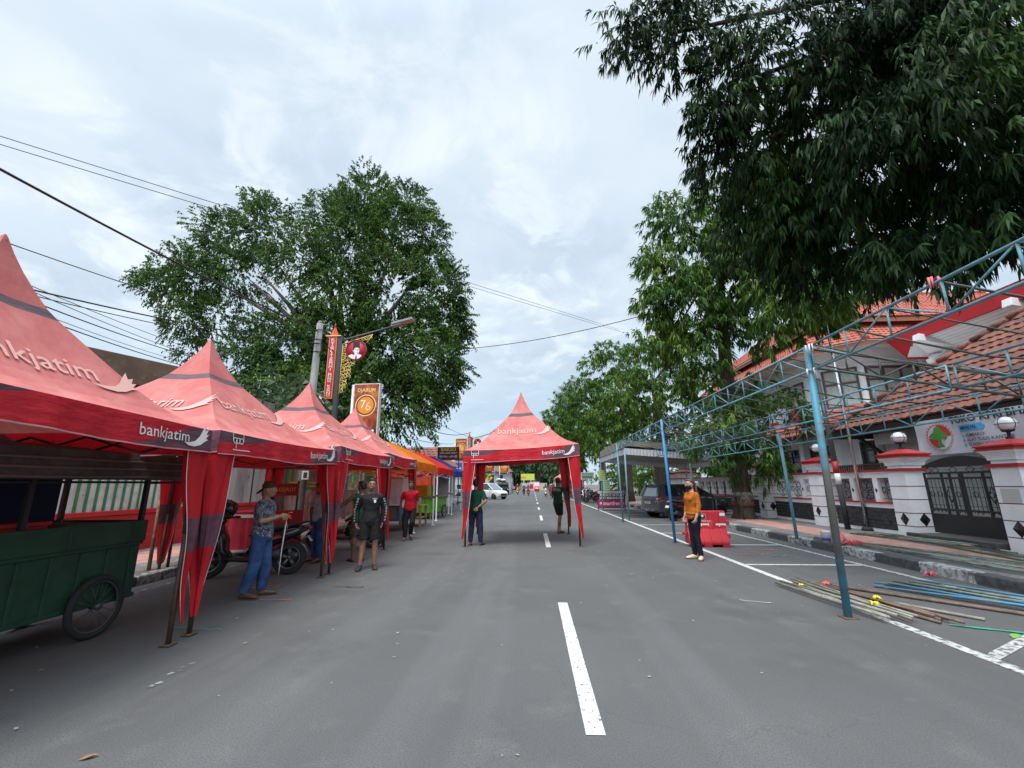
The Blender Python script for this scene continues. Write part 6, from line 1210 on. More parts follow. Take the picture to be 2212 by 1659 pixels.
# 5 red polo, 6 by tent leg, 7 green with black shorts, 8 woman
p,Pq=person('person in red polo shirt and black trousers walking past the blue cart',(-3.55,12.75,0),rad(200),1.63,SKd,dict(Lkn=(-.08,.10,.50),Lan=(-.05,-.06,.16),Lto=(-.06,.08,.10),Rkn=(.11,.02,.49),Ran=(.12,.06,.085),Lel=(-.22,-.06,1.11),Lwr=(-.20,.0,.86),Rel=(.26,-.08,1.11),Rwr=(.29,-.10,.87)),'tee',redt,'long',blk,'flip',None,'short',seed=5,bulk=1.06,head=(-12,0,0))
b=MB(); b.rings([(0,0,0,.07,.07),(0,.0,.035,.062,.06)],0,16,True,Matrix.Translation(Pq['nec']-Vector((0,0,.01)))); b.build('collar',clothm('grey_collar',(.25,.2,.2)),p)
b=MB(); b.tube([Vector((-1.79,11.15,.02)),Vector((-1.79,11.2,1.35))],.001,0,5)
person('person in dark green shirt and jeans seen from behind at the lone tent',(-1.50,11.6,0),rad(-6),1.66,SKm,dict(Rel=(.30,-.10,1.12),Rwr=(.10,-.17,.96),Lel=(-.30,.12,1.52),Lwr=(-.22,.22,1.74),Lan=(-.13,-.02,.085),Ran=(.14,.02,.085),Lkn=(-.11,.03,.49),Rkn=(.13,.0,.49)),'tee',greent,'long',djean,'flip',None,'short',seed=6,head=(6,6,0),handn={'R':(0,-1,.2)})
p,Pq=person('person in banded green shirt and black shorts gripping a leg of the lone tent',(.80,14.45,0),rad(-48),1.72,SKm,dict(Rel=(.28,.20,1.16),Rwr=(.28,.44,1.12),Lel=(-.22,.02,1.12),Lwr=(-.12,.2,1.0),Lkn=(-.05,.12,.50),Lan=(.06,-.02,.085),Rkn=(.08,.0,.49),Ran=(.0,-.02,.085)),'tee',polo,'shorts',blk,'flip',None,'short',seed=7,head=(35,-8,0),curl=(.5,1.))
b=MB(); c=Pq['che']; b.rings([(c.x,c.y,c.z+.0,.183,.138),(c.x,c.y,c.z+.05,.187,.137),(c.x,c.y,c.z+.09,.186,.134)],0,20); b.build('shirt_band',clothm('grey_band_cloth',(.28,.25,.22)),p)
p,Pq=person('person in orange sweater and navy jeans wearing a black face mask with long brown hair',(3.33,9.5,0),rad(104),1.60,SKl,dict(Lel=(-.215,-.0,1.11),Lwr=(-.22,.09,.88),Rel=(.2,.02,1.10),Rwr=(.19,.1,.88),Lsh=(-.16,0,1.36),Rsh=(.16,0,1.36),Lkn=(-.08,.03,.49),Rkn=(.08,.02,.49),Lan=(-.10,-.02,.085),Ran=(.09,.0,.085),Lto=(-.20,.07,.04),Rto=(.09,.16,.04)),'tee',orgs,'slim',navyj,'shoe',cream,'long',hairbr,sleeves='three',mask=blk,female=True,seed=8,head=(-6,0,0),soles=dsole,bulk=1.02)
b=MB(); c=Pq['pel']; b.rings([(c.x,c.y,c.z+.0,.176,.136),(c.x,c.y,c.z+.045,.172,.132)],0,20); b.build('sweater_hem',orgs,p)
person('person in black shirt and pale trousers standing beyond the sign board near the red pots',(6.3,30.2,0),rad(60),1.66,SKd,None,'tee',blk,'long',clothm('khaki_cloth',(.40,.35,.30)),'shoe',mat('dark_canvas_shoe',(.03,.028,.03),.7),'short',vox=.02,seed=9)
person('person in white shirt working behind the lime green cart',(-5.85,21.2,0),rad(-70),1.63,SKd,dict(Rel=(.2,.15,1.12),Rwr=(.1,.35,1.02),Lel=(-.2,.15,1.12),Lwr=(-.1,.35,1.02)),'tee',clothm('white_shirt_cloth',(.55,.5,.44)),'long',djean,'flip',None,'short',vox=.02,seed=10)
ride=dict(pel=(0,-.15,.86),wai=(0,-.14,1.02),che=(0,-.11,1.2),nec=(0,-.09,1.36),hd=(0,-.06,1.50),Lsh=(-.175,-.1,1.31),Rsh=(.175,-.1,1.31),Lel=(-.30,.10,1.12),Rel=(.30,.10,1.12),Lwr=(-.27,.36,1.05),Rwr=(.27,.36,1.05),Lhi=(-.09,-.12,.82),Rhi=(.09,-.12,.82),Lkn=(-.16,.28,.70),Rkn=(.16,.28,.70),Lan=(-.13,.20,.34),Ran=(.13,.20,.34))
def cl(n,c): return clothm(n,c)
for i,(x,y,rz,pt,jc,hc,l) in enumerate(((-2.4,69,182,ypl,(.40,.02,.03),(.35,.3,.12),'red jacket on a pale gold scooter'),(-1.35,66,180,bkp,(.10,.12,.08),(.6,.55,.15),'dark jacket on a black scooter'),(-.65,62,181,rdp,(.05,.12,.30),(.10,.25,.35),'blue jacket on a red scooter'),(1.65,58,180,whp,(.10,.11,.10),(.04,.04,.045),'grey jacket on a white fronted scooter'),(2.15,50,179,pkp,(.30,.16,.15),(.65,.65,.65),'brown top and white helmet on a pink scooter'),(2.75,57,181,bkp,(.55,.12,.02),(.45,.15,.25),'orange jacket on a black scooter'),(2.55,65,180,rdp,(.28,.05,.06),(.6,.6,.58),'maroon jacket on a far red scooter'))):
    scooter('ridden '+l.split(' on a ')[1]+' coming down the road, rider in '+l.split(' on a ')[0],(x,y,0),rad(rz),pt,lean=0,group='scooters coming down the road',det=False)
    person('rider in '+l,(x,y,0),rad(rz),1.66,SKm,ride,'tee',cl('rider_top_%d'%i,jc),'long',djean if i%2 else blk,'shoe',mat('dark_canvas_shoe',(.03,.028,.03),.7),'helmet',mat('rider_helmet_%d'%i,hc,.25,coat=.5),sleeves='long',vox=.03,seed=20+i,group='riders coming down the road')
person('seated person in red shirt by the far right kerb near the salmon tent',(4.3,52,0),rad(120),1.62,SKm,dict(pel=(0,-.1,.55),wai=(0,-.1,.7),che=(0,-.07,.9),nec=(0,-.05,1.06),hd=(0,-.03,1.2),Lsh=(-.175,-.06,1.0),Rsh=(.175,-.06,1.0),Lel=(-.24,.05,.8),Rel=(.24,.05,.8),Lwr=(-.15,.25,.68),Rwr=(.15,.25,.68),Lhi=(-.09,-.1,.52),Rhi=(.09,-.1,.52),Lkn=(-.12,.32,.5),Rkn=(.12,.32,.5),Lan=(-.12,.3,.085),Ran=(.12,.3,.085)),'tee',redt,'long',djean,'shoe',mat('dark_canvas_shoe',(.03,.028,.03),.7),'short',vox=.025,seed=40)
t=thing('stool','small dark plastic stool under the seated person in red shirt','stool',(4.35,52.05,0)); MB().bx(-.2,.2,-.2,.2,.36,.42).build('seat',plastic,t); [MB().tube([(x,y,0),(x*.85,y*.85,.37)],.025).build('leg',plastic,t) for x in (-.17,.17) for y in (-.17,.17)]
bpy.data.scenes.remove(TS)
# ---------- leaves and trees ----------
def leafmat(name,c1,c2,c3,rough=.42,transl=.25):
    m=bpy.data.materials.new(name); m.use_nodes=True; nt=m.node_tree; N=nt.nodes; L=nt.links; b=N['Principled BSDF']
    g0=N.new('ShaderNodeNewGeometry'); g=N.new('ShaderNodeMath'); g.operation='MULTIPLY_ADD'; tc=N.new('ShaderNodeTexCoord'); no=N.new('ShaderNodeTexNoise'); no.inputs['Scale'].default_value=.55; no.inputs['Detail'].default_value=3; L.new(tc.outputs['Object'],no.inputs['Vector']); mr_=N.new('ShaderNodeMapRange'); mr_.inputs[1].default_value=.35; mr_.inputs[2].default_value=.68; mr_.inputs[3].default_value=0; mr_.inputs[4].default_value=.62; L.new(no.outputs['Fac'],mr_.inputs[0]); L.new(g0.outputs['Random Per Island'],g.inputs[0]); g.inputs[1].default_value=.45; L.new(mr_.outputs[0],g.inputs[2]); r=N.new('ShaderNodeValToRGB'); e=r.color_ramp.elements; e[0].position=0; e[0].color=(*c1,1); e[1].position=1; e[1].color=(*c3,1); x=e.new(.55); x.color=(*c2,1); L.new(g.outputs[0],r.inputs[0])  # per-leaf tone, plus broad noise painting lit and shaded clumps into the colour
    L.new(r.outputs[0],b.inputs['Base Color']); b.inputs['Roughness'].default_value=rough+.15; b.inputs['Specular IOR Level'].default_value=.16
    t=N.new('ShaderNodeBsdfTranslucent'); L.new(r.outputs[0],t.inputs['Color']); ms=N.new('ShaderNodeMixShader'); ms.inputs[0].default_value=transl; o=N['Material Output']; L.new(b.outputs[0],ms.inputs[1]); L.new(t.outputs[0],ms.inputs[2]); L.new(ms.outputs[0],o.inputs['Surface']); return m
bark=mat('tree_bark',(.10,.075,.055),.95,c2=(.055,.04,.03),scale=7,stretch=(2,2,.4),c3=(.17,.14,.11),scale3=5,lo3=.6,hi3=.72,bump=.9)
def mesh_np(name,V_,F_,m,parent):
    me=bpy.data.meshes.new(name); n,k=F_.shape; me.vertices.add(len(V_)); me.vertices.foreach_set('co',V_.astype(np.float32).ravel()); me.loops.add(n*k); me.loops.foreach_set('vertex_index',F_.astype(np.int32).ravel()); me.polygons.add(n); me.polygons.foreach_set('loop_start',np.arange(0,n*k,k,dtype=np.int32)); me.update(calc_edges=True); me.materials.append(m)
    o=bpy.data.objects.new(name,me); COL.objects.link(o)
    if parent: o.parent=parent
    return o
def norm(a): return a/np.maximum(np.linalg.norm(a,axis=1,keepdims=True),1e-6)
def leaf_geo(P,D,l,w,rs,bend=.3):
    """P bases, D unit directions, l lengths: each leaf = two quads folded and bent along its length"""
    n=len(P); up=np.tile([0,0,1.],(n,1))+rs.normal(0,.5,(n,3)); s=norm(np.cross(D,up)); nr=np.cross(s,D); l=l[:,None]; w=w[:,None] if np.ndim(w) else w
    a=P; m_=P+D*l*.45+s*w*.5; m2=P+D*l*.45-s*w*.5; t=P+D*l+np.array([0,0,-1])*l*bend
    mid=P+D*l*.5-nr*w*.18
    V_=np.stack([a,m_,t,m2],1).reshape(-1,3); F_=np.arange(4*n).reshape(n,4); return V_,F_
def leaf_cloud(name,P,l,w,m,parent,droop=-.2,rs=rng):
    n=len(P); D=rs.normal(0,1,(n,3)); D[:,2]+=droop; D=norm(D); V_,F_=leaf_geo(P,D,l*rs.uniform(.6,1.2,n),w*rs.uniform(.7,1.2,n),rs); return mesh_np(name,V_,F_,m,parent)
def sprays(P,axis,k,l,w,rs,droop=.6,spread=.7,stem=.3):
    """tufts of k leaves: each tuft starts at P and points along axis, leaves set along a short stem and hang"""
    n=len(P); Pk=np.repeat(P,k,0); A=np.repeat(axis,k,0); t=rs.random(n*k)[:,None]*stem; B=Pk+A*t+np.array([0,0,-1])*t*t*.8
    D=norm(A*.55+rs.normal(0,spread,(n*k,3))+np.array([0,0,-droop])); return leaf_geo(B,D,l*rs.uniform(.65,1.15,n*k),w*rs.uniform(.75,1.15,n*k),rs)
def blob_pts(blobs,dens,rs,shell=.55):
    out=[];ax=[]
    for (x,y,z,rx,ry,rz) in blobs:
        n=int(dens*(rx*ry+rx*rz+ry*rz)/3); d=norm(rs.normal(0,1,(n,3))); d[:,2]=np.where((d[:,2]<-.55)&(rs.random(n)<.5),-d[:,2],d[:,2]); q=(shell+(1-shell)*rs.random(n))**.8; 
        lump=1+.16*np.sin(d[:,0]*5+x)+.14*np.sin(d[:,1]*6+y)+.14*np.sin(d[:,2]*7+z)
        out.append(np.array([x,y,z])+d*np.array([rx,ry,rz])*(q*lump)[:,None]); ax.append(d)
    return np.concatenate(out),np.concatenate(ax)
def limbs(b,base,tips,r0,rs,fork=.45):
    base=Vector(base)
    for tp,rt in tips:
        tp=Vector(tp); mid=base.lerp(tp,fork)+Vector((rs.uniform(-.3,.3),rs.uniform(-.3,.3),.12*(tp-base).length)); b.tube([base,base.lerp(mid,.5)+Vector((0,0,.05)),mid,tp],[r0,r0*.8,r0*.55,rt],0,9)
def make_tree(label,loc,trunk,blobs,lm,dens,k,l,w,tips=(),r0=.3,droop=.6,spread=.7,stem=.3,shell=.55,seed=1,paintband=None,group=None,name='street_tree',twigs=True,rlimb=.14,drop=-.25,freq=1.):
    rs=np.random.default_rng(seed); rr=random.Random(seed); t=thing(name,label,'tree',loc,0,group); o=np.array(loc)
    b=MB(); pts=[Vector(p)-Vector(loc) for p,_ in trunk]; b.tube(pts,[r for _,r in trunk],0,16)
    for v in b.v: v+=Vector((noise.noise(v*1.7)*.06,noise.noise(v*1.7+Vector((9,0,0)))*.06,0))*(1 if v.z<4 else .3)
    top=pts[-1]; limbs(b,top-Vector((0,0,.3)),[(Vector(p)-Vector(loc),.03) for p in tips],r0*.55 if not rlimb else rlimb,rr)
    b.build('trunk',bark,t)
    if paintband:
        for z0,z1,m in paintband:
            i0=[lerp(trunk[0][1],trunk[1][1],min(1,z/max(.1,(trunk[1][0][2]-trunk[0][0][2])))) for z in (z0,z1)]; b=MB(); p0=pts[0].lerp(pts[1],z0/max(.1,(pts[1].z-pts[0].z))); p1=pts[0].lerp(pts[1],z1/max(.1,pts[1].z-pts[0].z)); b.tube([p0,p1],[i0[0]+.035,i0[1]+.035],0,16); b.build('paint_band',m,t)
    P,A=blob_pts([(x-loc[0],y-loc[1],z-loc[2],rx,ry,rz) for x,y,z,rx,ry,rz in blobs],dens,rs,shell)
    q=P*freq; nz_=np.sin(q[:,0]*2.1+1.3*np.sin(q[:,1]*1.7)+seed)*np.sin(q[:,1]*2.3+1.1*np.sin(q[:,2]*1.9))+.7*np.sin(q[:,2]*2.7+q[:,0]*1.1+1.4*np.sin(q[:,0]*2.9)); kp=nz_>drop-.25; P,A=P[kp],A[kp]; V_,F_=sprays(P,A,k,l,w,rs,droop,spread,stem)
    mesh_np('crown',V_,F_,lm,t); return t
B_BAN=[(-11.9,27.9,22.6,2.3,2.3,2.1),(-14.9,27.9,20.9,1.9,1.9,1.8),(-9.0,26.1,18.6,2.6,2.6,2.3),(-11.7,25.2,17.4,3,3,2.7),(-19.6,27.7,20.0,2.5,2.5,2.2),(-22.2,27.5,19.2,2.3,2.3,2.1),(-20.4,26.3,15.9,2.3,2.3,2.1),(-24.7,26.6,15.1,2.1,2.1,1.9),(-26.9,27.2,15.8,1.2,1.2,1.1),(-22.8,26.2,15.6,2,2,1.8),(-24.0,27.2,12.6,1.5,1.5,1.4),(-21.4,26.3,12.8,1.6,1.6,1.4),(-7.6,26.9,18.6,2,2,1.8),(-6.7,26.3,16.0,1.6,1.6,1.4),(-6.2,27.4,14.3,2.3,2.3,2.1),(-5.7,27.5,12.2,2,2,1.8),(-5.0,27.9,11.9,1.1,1.1,0.99),(-6.4,26.1,8.9,2.6,2.6,2.3),(-5.8,26.9,8.0,1.5,1.5,1.3),(-6.0,26.5,6.9,1.1,1.1,0.99),(-7.6,25.1,7.0,2.4,2.4,2.1),(-15.0,25.1,16.1,2.2,2.2,2),(-12.3,24.9,13.9,2.6,2.6,2.3),(-8.7,25.1,13.3,3.2,3.2,2.9),(-14.0,24.3,10.3,2.4,2.4,2.2),(-11.6,24.8,10.4,3,3,2.7),(-8.3,24.6,9.1,3.2,3.2,2.9),(-15.8,25.1,9.1,2.6,2.6,2.3),(-16.9,24.5,8.4,2.2,2.2,2),(-8.7,24.0,5.9,3,3,2.7),(-11.9,23.7,6.4,3,3,2.7),(-14.1,23.3,6.4,2.4,2.4,2.2),(-12.5,28.0,20.7,2.4,2.4,2.2),(-22.7,26.8,10.4,1.1,1.1,0.99),(-8.7,26.9,21.3,1.5,1.5,1.4),(-20.8,28.3,22.8,1.2,1.2,1.1)]
B_NEAR=[(2.6,7.2,11.0,0.85,0.85,0.61),(2.0,7.1,10.3,0.5,0.5,0.36),(3.7,7.2,10.9,0.9,0.9,0.65),(4.3,7.2,9.6,1,1,0.72),(3.7,7.2,8.6,0.55,0.55,0.4),(4.7,7.4,8.3,1,1,0.72),(4.3,7.8,8.2,0.7,0.7,0.5),(5.0,6.8,9.6,1.1,1.1,0.79),(5.7,6.8,8.5,1.3,1.3,0.94),(5.6,7.7,7.2,1,1,0.72),(6.1,7.1,7.3,1.3,1.3,0.94),(6.2,6.0,8.1,1.2,1.2,0.86),(5.9,6.0,6.8,1.3,1.3,0.94),(6.5,6.5,5.8,1,1,0.72),(6.6,7.8,6.3,0.8,0.8,0.58),(6.6,6.0,5.3,0.95,0.95,0.68),(6.8,5.7,6.0,1.1,1.1,0.79),(6.4,5.4,7.0,1.1,1.1,0.79),(7.0,5.7,5.4,0.8,0.8,0.58),(7.5,5.7,8.5,1.1,1.1,0.79),(6.1,6.5,9.7,1.1,1.1,0.79),(6.9,6.0,9.4,1,1,0.72),(6.7,6.6,5.2,0.5,0.5,0.36),(3.1,7.1,10.1,0.6,0.6,0.43),(5.2,8.0,6.6,0.8,0.8,0.58),(5.9,6.3,4.9,0.4,0.4,0.29),(5.7,7.5,6.0,0.6,0.6,0.43)]
B_T2=[(6.7,18.2,13.6,1.2,1.2,1.1),(5.7,17.7,10.6,1,1,0.9),(7.4,17.9,11.3,1.5,1.5,1.4),(9.5,17.8,12.1,1.7,1.7,1.5),(8.2,17.4,9.3,1.6,1.6,1.4),(6.3,17.3,8.4,1.4,1.4,1.3),(10.2,18.0,9.5,1.4,1.4,1.3),(5.8,18.2,7.9,0.9,0.9,0.81),(7.2,17.0,7.1,1.3,1.3,1.2),(11.6,17.0,9.0,1.1,1.1,0.99),(12.4,17.2,8.0,0.7,0.7,0.63),(9.7,17.1,7.4,0.9,0.9,0.81),(6.6,17.3,5.6,0.9,0.9,0.81),(8.1,17.0,4.0,1,1,0.9),(7.4,17.3,3.0,1.1,1.1,0.99),(9.0,17.7,2.6,1,1,0.9),(6.8,17.4,2.5,0.7,0.7,0.6),(9.1,17.2,2.1,0.5,0.5,0.4),(7.6,17.6,2.2,0.5,0.5,0.4),(10.2,17.8,4.1,0.9,0.9,0.81),(9.4,18.0,5.7,0.8,0.8,0.72),(8.9,18.2,14.5,1.3,1.3,1.2),(11.5,18.2,11.4,1.5,1.5,1.4),(11.8,17.1,10.7,1.1,1.1,0.99)]
B_T3=[(7.6,27.2,8.9,1.7,1.7,1.5),(9.5,26.7,9.7,1.6,1.6,1.4),(6.3,26.2,6.9,1.7,1.7,1.5),(8.3,26.5,6.6,1.8,1.8,1.6),(5.3,26.5,7.0,1.4,1.4,1.3),(10.1,26.5,6.9,1.4,1.4,1.3),(6.6,26.9,4.7,1.4,1.4,1.3),(8.9,26.2,4.6,1.3,1.3,1.2),(8.3,27.2,11.1,1.1,1.1,0.99),(5.0,27.5,5.1,1.1,1.1,0.99),(7.6,27.9,10.7,1.2,1.2,1.1)]
B_T4=[(6.1,36.3,11.1,2,2,1.8),(5.3,34.8,8.0,2.2,2.2,2),(7.6,35.8,10.9,1.9,1.9,1.7),(4.3,35.5,8.5,1.8,1.8,1.6),(6.9,35.3,6.9,2,2,1.8),(5.1,34.3,5.3,1.9,1.9,1.7),(4.0,36.7,6.3,1.5,1.5,1.4),(6.4,35.2,12.2,1.3,1.3,1.2)]
B_T5=[(4.6,48.4,10.0,2.2,2.2,2),(4.7,46.2,7.1,2.3,2.3,2.1),(2.6,47.6,8.3,1.8,1.8,1.6),(5.8,47.5,5.7,2,2,1.8),(3.3,47.5,5.8,1.8,1.8,1.6),(2.1,47.5,7.0,1.3,1.3,1.2)]
B_T6=[(3.9,64.3,9.0,2.6,2.6,2.3),(4.7,62.8,7.1,2.6,2.6,2.3),(3.1,63.3,6.9,2.2,2.2,2),(5.4,63.8,5.5,2.4,2.4,2.2)]
B_CAS=[(6.1,74.7,17.5,1.5,1.5,1.4),(6.8,74.5,15.8,2,2,1.8),(5.4,74.8,15.1,1.8,1.8,1.6),(6.5,75.1,13.5,2.4,2.4,2.2),(5.0,75.2,13.1,1.5,1.5,1.4),(7.6,74.6,18.8,1,1,0.9)]
B_FAR=[(-8.1,116.7,6.6,5,5,4.5),(-5.0,118.2,7.3,5,5,4.5),(-0.0,139.6,9.7,7,7,6.3),(4.2,132.1,7.9,6,6,5.4),(7.1,121.9,8.6,6,6,5.4),(-12.3,128.2,6.2,5,5,4.5),(8.8,112.0,6.3,5,5,4.5),(-4.1,152.9,8.9,7,7,6.3)]
B_SML=[(-7.2,56.1,3.4,1.2,1.2,1.1),(-7.4,56.0,2.8,1,1,0.9),(-6.5,55.8,3.0,0.9,0.9,0.81)]
B_BIG=[(-9.3,14.9,4.7,0.9,0.9,0.81),(-8.4,14.7,4.4,0.9,0.9,0.81),(-8.0,15.9,4.0,0.7,0.7,0.6),(-9.9,15.0,4.3,0.7,0.7,0.63),(-8.8,14.9,3.9,0.7,0.7,0.63)]
X_NEAR=[(4.8,9.3,8.1,0.8,0.8,0.6),(5.5,9.3,8.0,0.9,0.9,0.68),(6.1,9.2,6.5,0.9,0.9,0.68),(7.1,9.8,6.4,0.8,0.8,0.6),(5.3,9.7,7.5,0.8,0.8,0.6),(5.4,8.1,7.8,1,1,0.75),(7.2,9.1,6.4,0.8,0.8,0.6),(5.7,8.4,7.0,1,1,0.75),(4.4,8.6,8.5,0.7,0.7,0.52),(3.9,8.1,8.8,0.6,0.6,0.45),(6.9,8.0,5.7,0.6,0.6,0.45),(6.4,5.6,4.5,0.5,0.5,0.38),(5.8,6.2,4.8,0.5,0.5,0.38)]
X_T2=[(8.7,12.9,7.3,1,1,0.9),(9.6,13.1,7.1,0.8,0.8,0.72),(8.9,14.3,8.5,1,1,0.9),(8.7,14.3,7.1,0.8,0.8,0.72),(9.4,14.0,6.7,0.6,0.6,0.54),(9.6,12.5,7.3,0.7,0.7,0.63)]
Y_T2=[(7.1,17.3,12.3,1.3,1.3,1.2),(5.8,17.1,9.2,1,1,0.9),(8.0,16.6,10.6,1.4,1.4,1.3),(6.9,17.0,9.1,1.2,1.2,1.1),(8.8,16.9,9.8,1.4,1.4,1.3),(5.4,17.9,11.4,0.6,0.6,0.54),(5.2,18.3,9.5,0.6,0.6,0.54),(6.3,17.5,6.9,1,1,0.9),(8.4,17.0,7.9,1.1,1.1,0.99),(5.2,17.8,7.0,0.6,0.6,0.54)]
LM_ban=leafmat('banyan_leaf',(.026,.060,.016),(.055,.120,.024),(.17,.27,.045)); LM_near=leafmat('long_dark_leaf',(.010,.027,.009),(.020,.050,.015),(.065,.135,.026),.4,.2); LM_t2=leafmat('mango_leaf',(.026,.066,.014),(.060,.135,.024),(.20,.29,.045),.35,.25); LM_row=leafmat('avenue_leaf',(.034,.082,.014),(.072,.150,.024),(.19,.28,.045)); LM_far=leafmat('far_leaf',(.03,.06,.03),(.05,.095,.04),(.08,.13,.05)); LM_cas=leafmat('needle_leaf',(.06,.09,.06),(.09,.12,.08),(.12,.15,.09)); LM_big=leafmat('broad_leaf',(.05,.09,.045),(.09,.14,.07),(.16,.21,.12)); LM_lime=leafmat('light_leaf',(.06,.13,.02),(.12,.22,.03),(.2,.3,.06))
def T(*p): return [((x,y,z),r) for x,y,z,r in p]
bt=make_tree('huge spreading banyan tree with drooping foliage rising behind the left tents',(-12.6,26.3,0),T((-12.6,26.3,0,1.3),(-12.5,26.3,1.5,.95),(-12.2,26.2,4,.8),(-11.9,26.2,6.8,.7)),B_BAN,LM_ban,185,15,.16,.08,[(-19.1,26,15.3),(-18.4,26,15.8),(-17.1,26,16.2),(-17.6,26,14.2),(-16.4,26,13.6),(-11.9,27,19),(-9,26,18),(-7.5,26,15),(-15.3,27,19),(-6.8,26,10),(-21,26,15),(-10.,25.5,13),(-13.,26.5,17)],.7,.7,.6,.5,.55,3,name='banyan_tree',rlimb=.34,drop=-.16)
b=MB(); rr=random.Random(9)
for i in range(46):
    a=rr.random()*2*PI; r_=rr.uniform(.75,1.3); x,y=r_*math.cos(a),r_*math.sin(a); b.tube([(x*.6,y*.6,rr.uniform(3.,5.5)),(x*.85,y*.85,1.8),(x*1.1,y*1.1,0)],[.03,.05,.09],0,6)
b.build('aerial_roots',bark,bt)
make_tree('near overhanging tree with long dark drooping leaves filling the upper right corner',(8.9,5.0,.1),T((8.9,5.0,.1,.34),(8.85,5.3,3,.27),(8.8,6.0,7,.22),(8.8,6.2,9,.2)),B_NEAR+X_NEAR+[(7.5,4.2,9.5,1.3,1.3,.9),(5.5,4.8,11.2,1.2,1.2,.8),(8.6,7.4,10.8,1.5,1.5,1.),(8.2,4.4,7.4,1.,1.,.7)],LM_near,235,15,.225,.042,[(3,7.2,10.6),(4.3,7.2,9.3),(5.7,6.8,8.2),(6.1,7.1,7.0),(6.5,6.5,5.6),(5.6,7.7,7.),(6.2,6,7.8),(4.7,7.4,8.1),(7,5.7,8.4),(6.6,7.8,6.1)],.26,1.2,.42,.35,.35,4,rlimb=.12)
make_tree('roadside mango-like tree with painted trunk bands behind the red barrier',(8.35,18.2,.1),T((8.35,18.2,.05,.56),(8.35,18.2,.35,.40),(8.35,18.2,1.4,.34),(8.3,18.2,4,.31),(8.4,18.2,8,.24),(8.6,18.2,11,.15)),B_T2+X_T2+Y_T2,LM_t2,95,13,.34,.066,[(6.8,18,13),(5.8,17.8,10.3),(7.4,17.9,11),(9.5,17.8,11.8),(10.2,18,9.3),(11.5,17.2,8.9),(6.4,17.4,8.2),(11.6,18,11.2),(8.9,18,14)],.3,.9,.45,.3,.4,5,rlimb=.11)
b=MB(); b.tube([(8.35,18.2,.62),(8.35,18.2,.78)],[.415,.40],1,18); b.tube([(8.35,18.2,.78),(8.35,18.2,1.15)],[.40,.375],0,18); 
for o in bpy.data.objects:
    if o.get('label','').startswith('roadside mango'): pb=b.build('paint_band',[mat('flaking_whitewash',(.30,.28,.25),.95,c2=(.12,.10,.08),scale=9,lo=.4,hi=.55),mat('flaking_red_band',(.26,.05,.035),.95,c2=(.12,.08,.06),scale=9,lo=.42,hi=.56)],o); pb.location=(-8.35,-18.2,-.1)
rowT=[('first avenue tree past the cloth marquee on the right, spreading over the road',(8.0,27.2),B_T3+[(11,27.5,8,1.8,1.8,1.6),(11.5,27.,5.8,1.6,1.6,1.4)],8,30,.36,.085),('second avenue tree past the cloth marquee on the right',(7.7,35.8),B_T4+[(9.5,36,8,2.2,2.2,2),(9.2,36.5,5.6,1.7,1.7,1.5)],8,24,.42,.10),('third avenue tree, beyond the parked scooters on the right',(7.4,47.5),B_T5+[(7.8,48,8.6,2.2,2.2,2)],8,20,.5,.13),('fourth and farthest avenue tree on the right, mostly hidden',(7.0,64),B_T6+[(8.5,64,7.5,2.6,2.6,2.3)],8,17,.6,.17)]
for i,(l,(x,y),B_,H_,dn,ll,lw) in enumerate(rowT):
    make_tree(l,(x,y,.1),T((x,y,.1,.42),(x,y,1.2,.32),(x+.1,y,4,.28),(x-.2,y,H_,.16)),B_,LM_row,dn*2.0,13,ll*.9,lw*.9,[(q[0],q[1],q[2]-.2) for q in B_[:5]],.25,.8,.5,.35,.45,10+i,group='avenue trees on the right',rlimb=.10)
for i,(x,y,z) in enumerate(((8.6,30.5,4.2),(8.2,40.5,5.5),(8.9,55,6.5))):
    make_tree(['leaning dark trunked tree between the first and second avenue trees','slim avenue tree behind the parked scooters','plain avenue tree between the third and fourth ones'][i],(x,y,.1),T((x,y,.1,.36),(x,y,1.5,.3),(x-.1,y,z,.22)),[(x-.8,y,z+.4,1.5,1.5,1.3),(x+.8,y+.3,z+.6,1.5,1.5,1.3),(x,y,z+1.8,1.4,1.4,1.3)],LM_row,26,11,.45,.11,[],.2,.8,.5,.35,.45,30+i,group='avenue trees on the right')
make_tree('thin grey green casuarina tree showing above the avenue trees',(6.6,75,.1),T((6.6,75,.1,.3),(6.6,75,10,.2),(6.6,75,18,.06)),B_CAS,LM_cas,30,16,.8,.05,[],.15,.5,.5,.5,.15,41)
ft=['far round tree left of the yellow gate','far tree behind the yellow gate board','far tall tree closing the street beyond the gate','far broad tree right of the closing tree','far tree over the salmon tent','far left tree above the blue tarpaulin','far tree at the right end of the junction','farthest pale tree behind the gate']
B_FAR=[(x,y+(16 if y<135 else 8),z+.6,*r) for x,y,z,*r in B_FAR]
for i,q in enumerate(B_FAR): make_tree(ft[i],(q[0],q[1],0),T((q[0],q[1],0,.5),(q[0],q[1],q[2],.3)),[q,(q[0]+2,q[1],q[2]-q[5]*.5,q[3]*.7,q[4]*.7,q[5]*.6),(q[0]-2.5,q[1],q[2]-q[5]*.4,q[3]*.6,q[4]*.6,q[5]*.6)],LM_far,4.2,10,1.5,.55,[],.2,.5,.6,.8,.5,50+i,group='trees closing the far end of the street')
make_tree('small light green street tree by the yellow diamond sign',(-7.1,56,.1),T((-7.1,56,.1,.1),(-7.1,56,2.6,.06)),B_SML,LM_lime,34,10,.4,.14,[],.05,.4,.7,.3,.3,71,rlimb=.03)
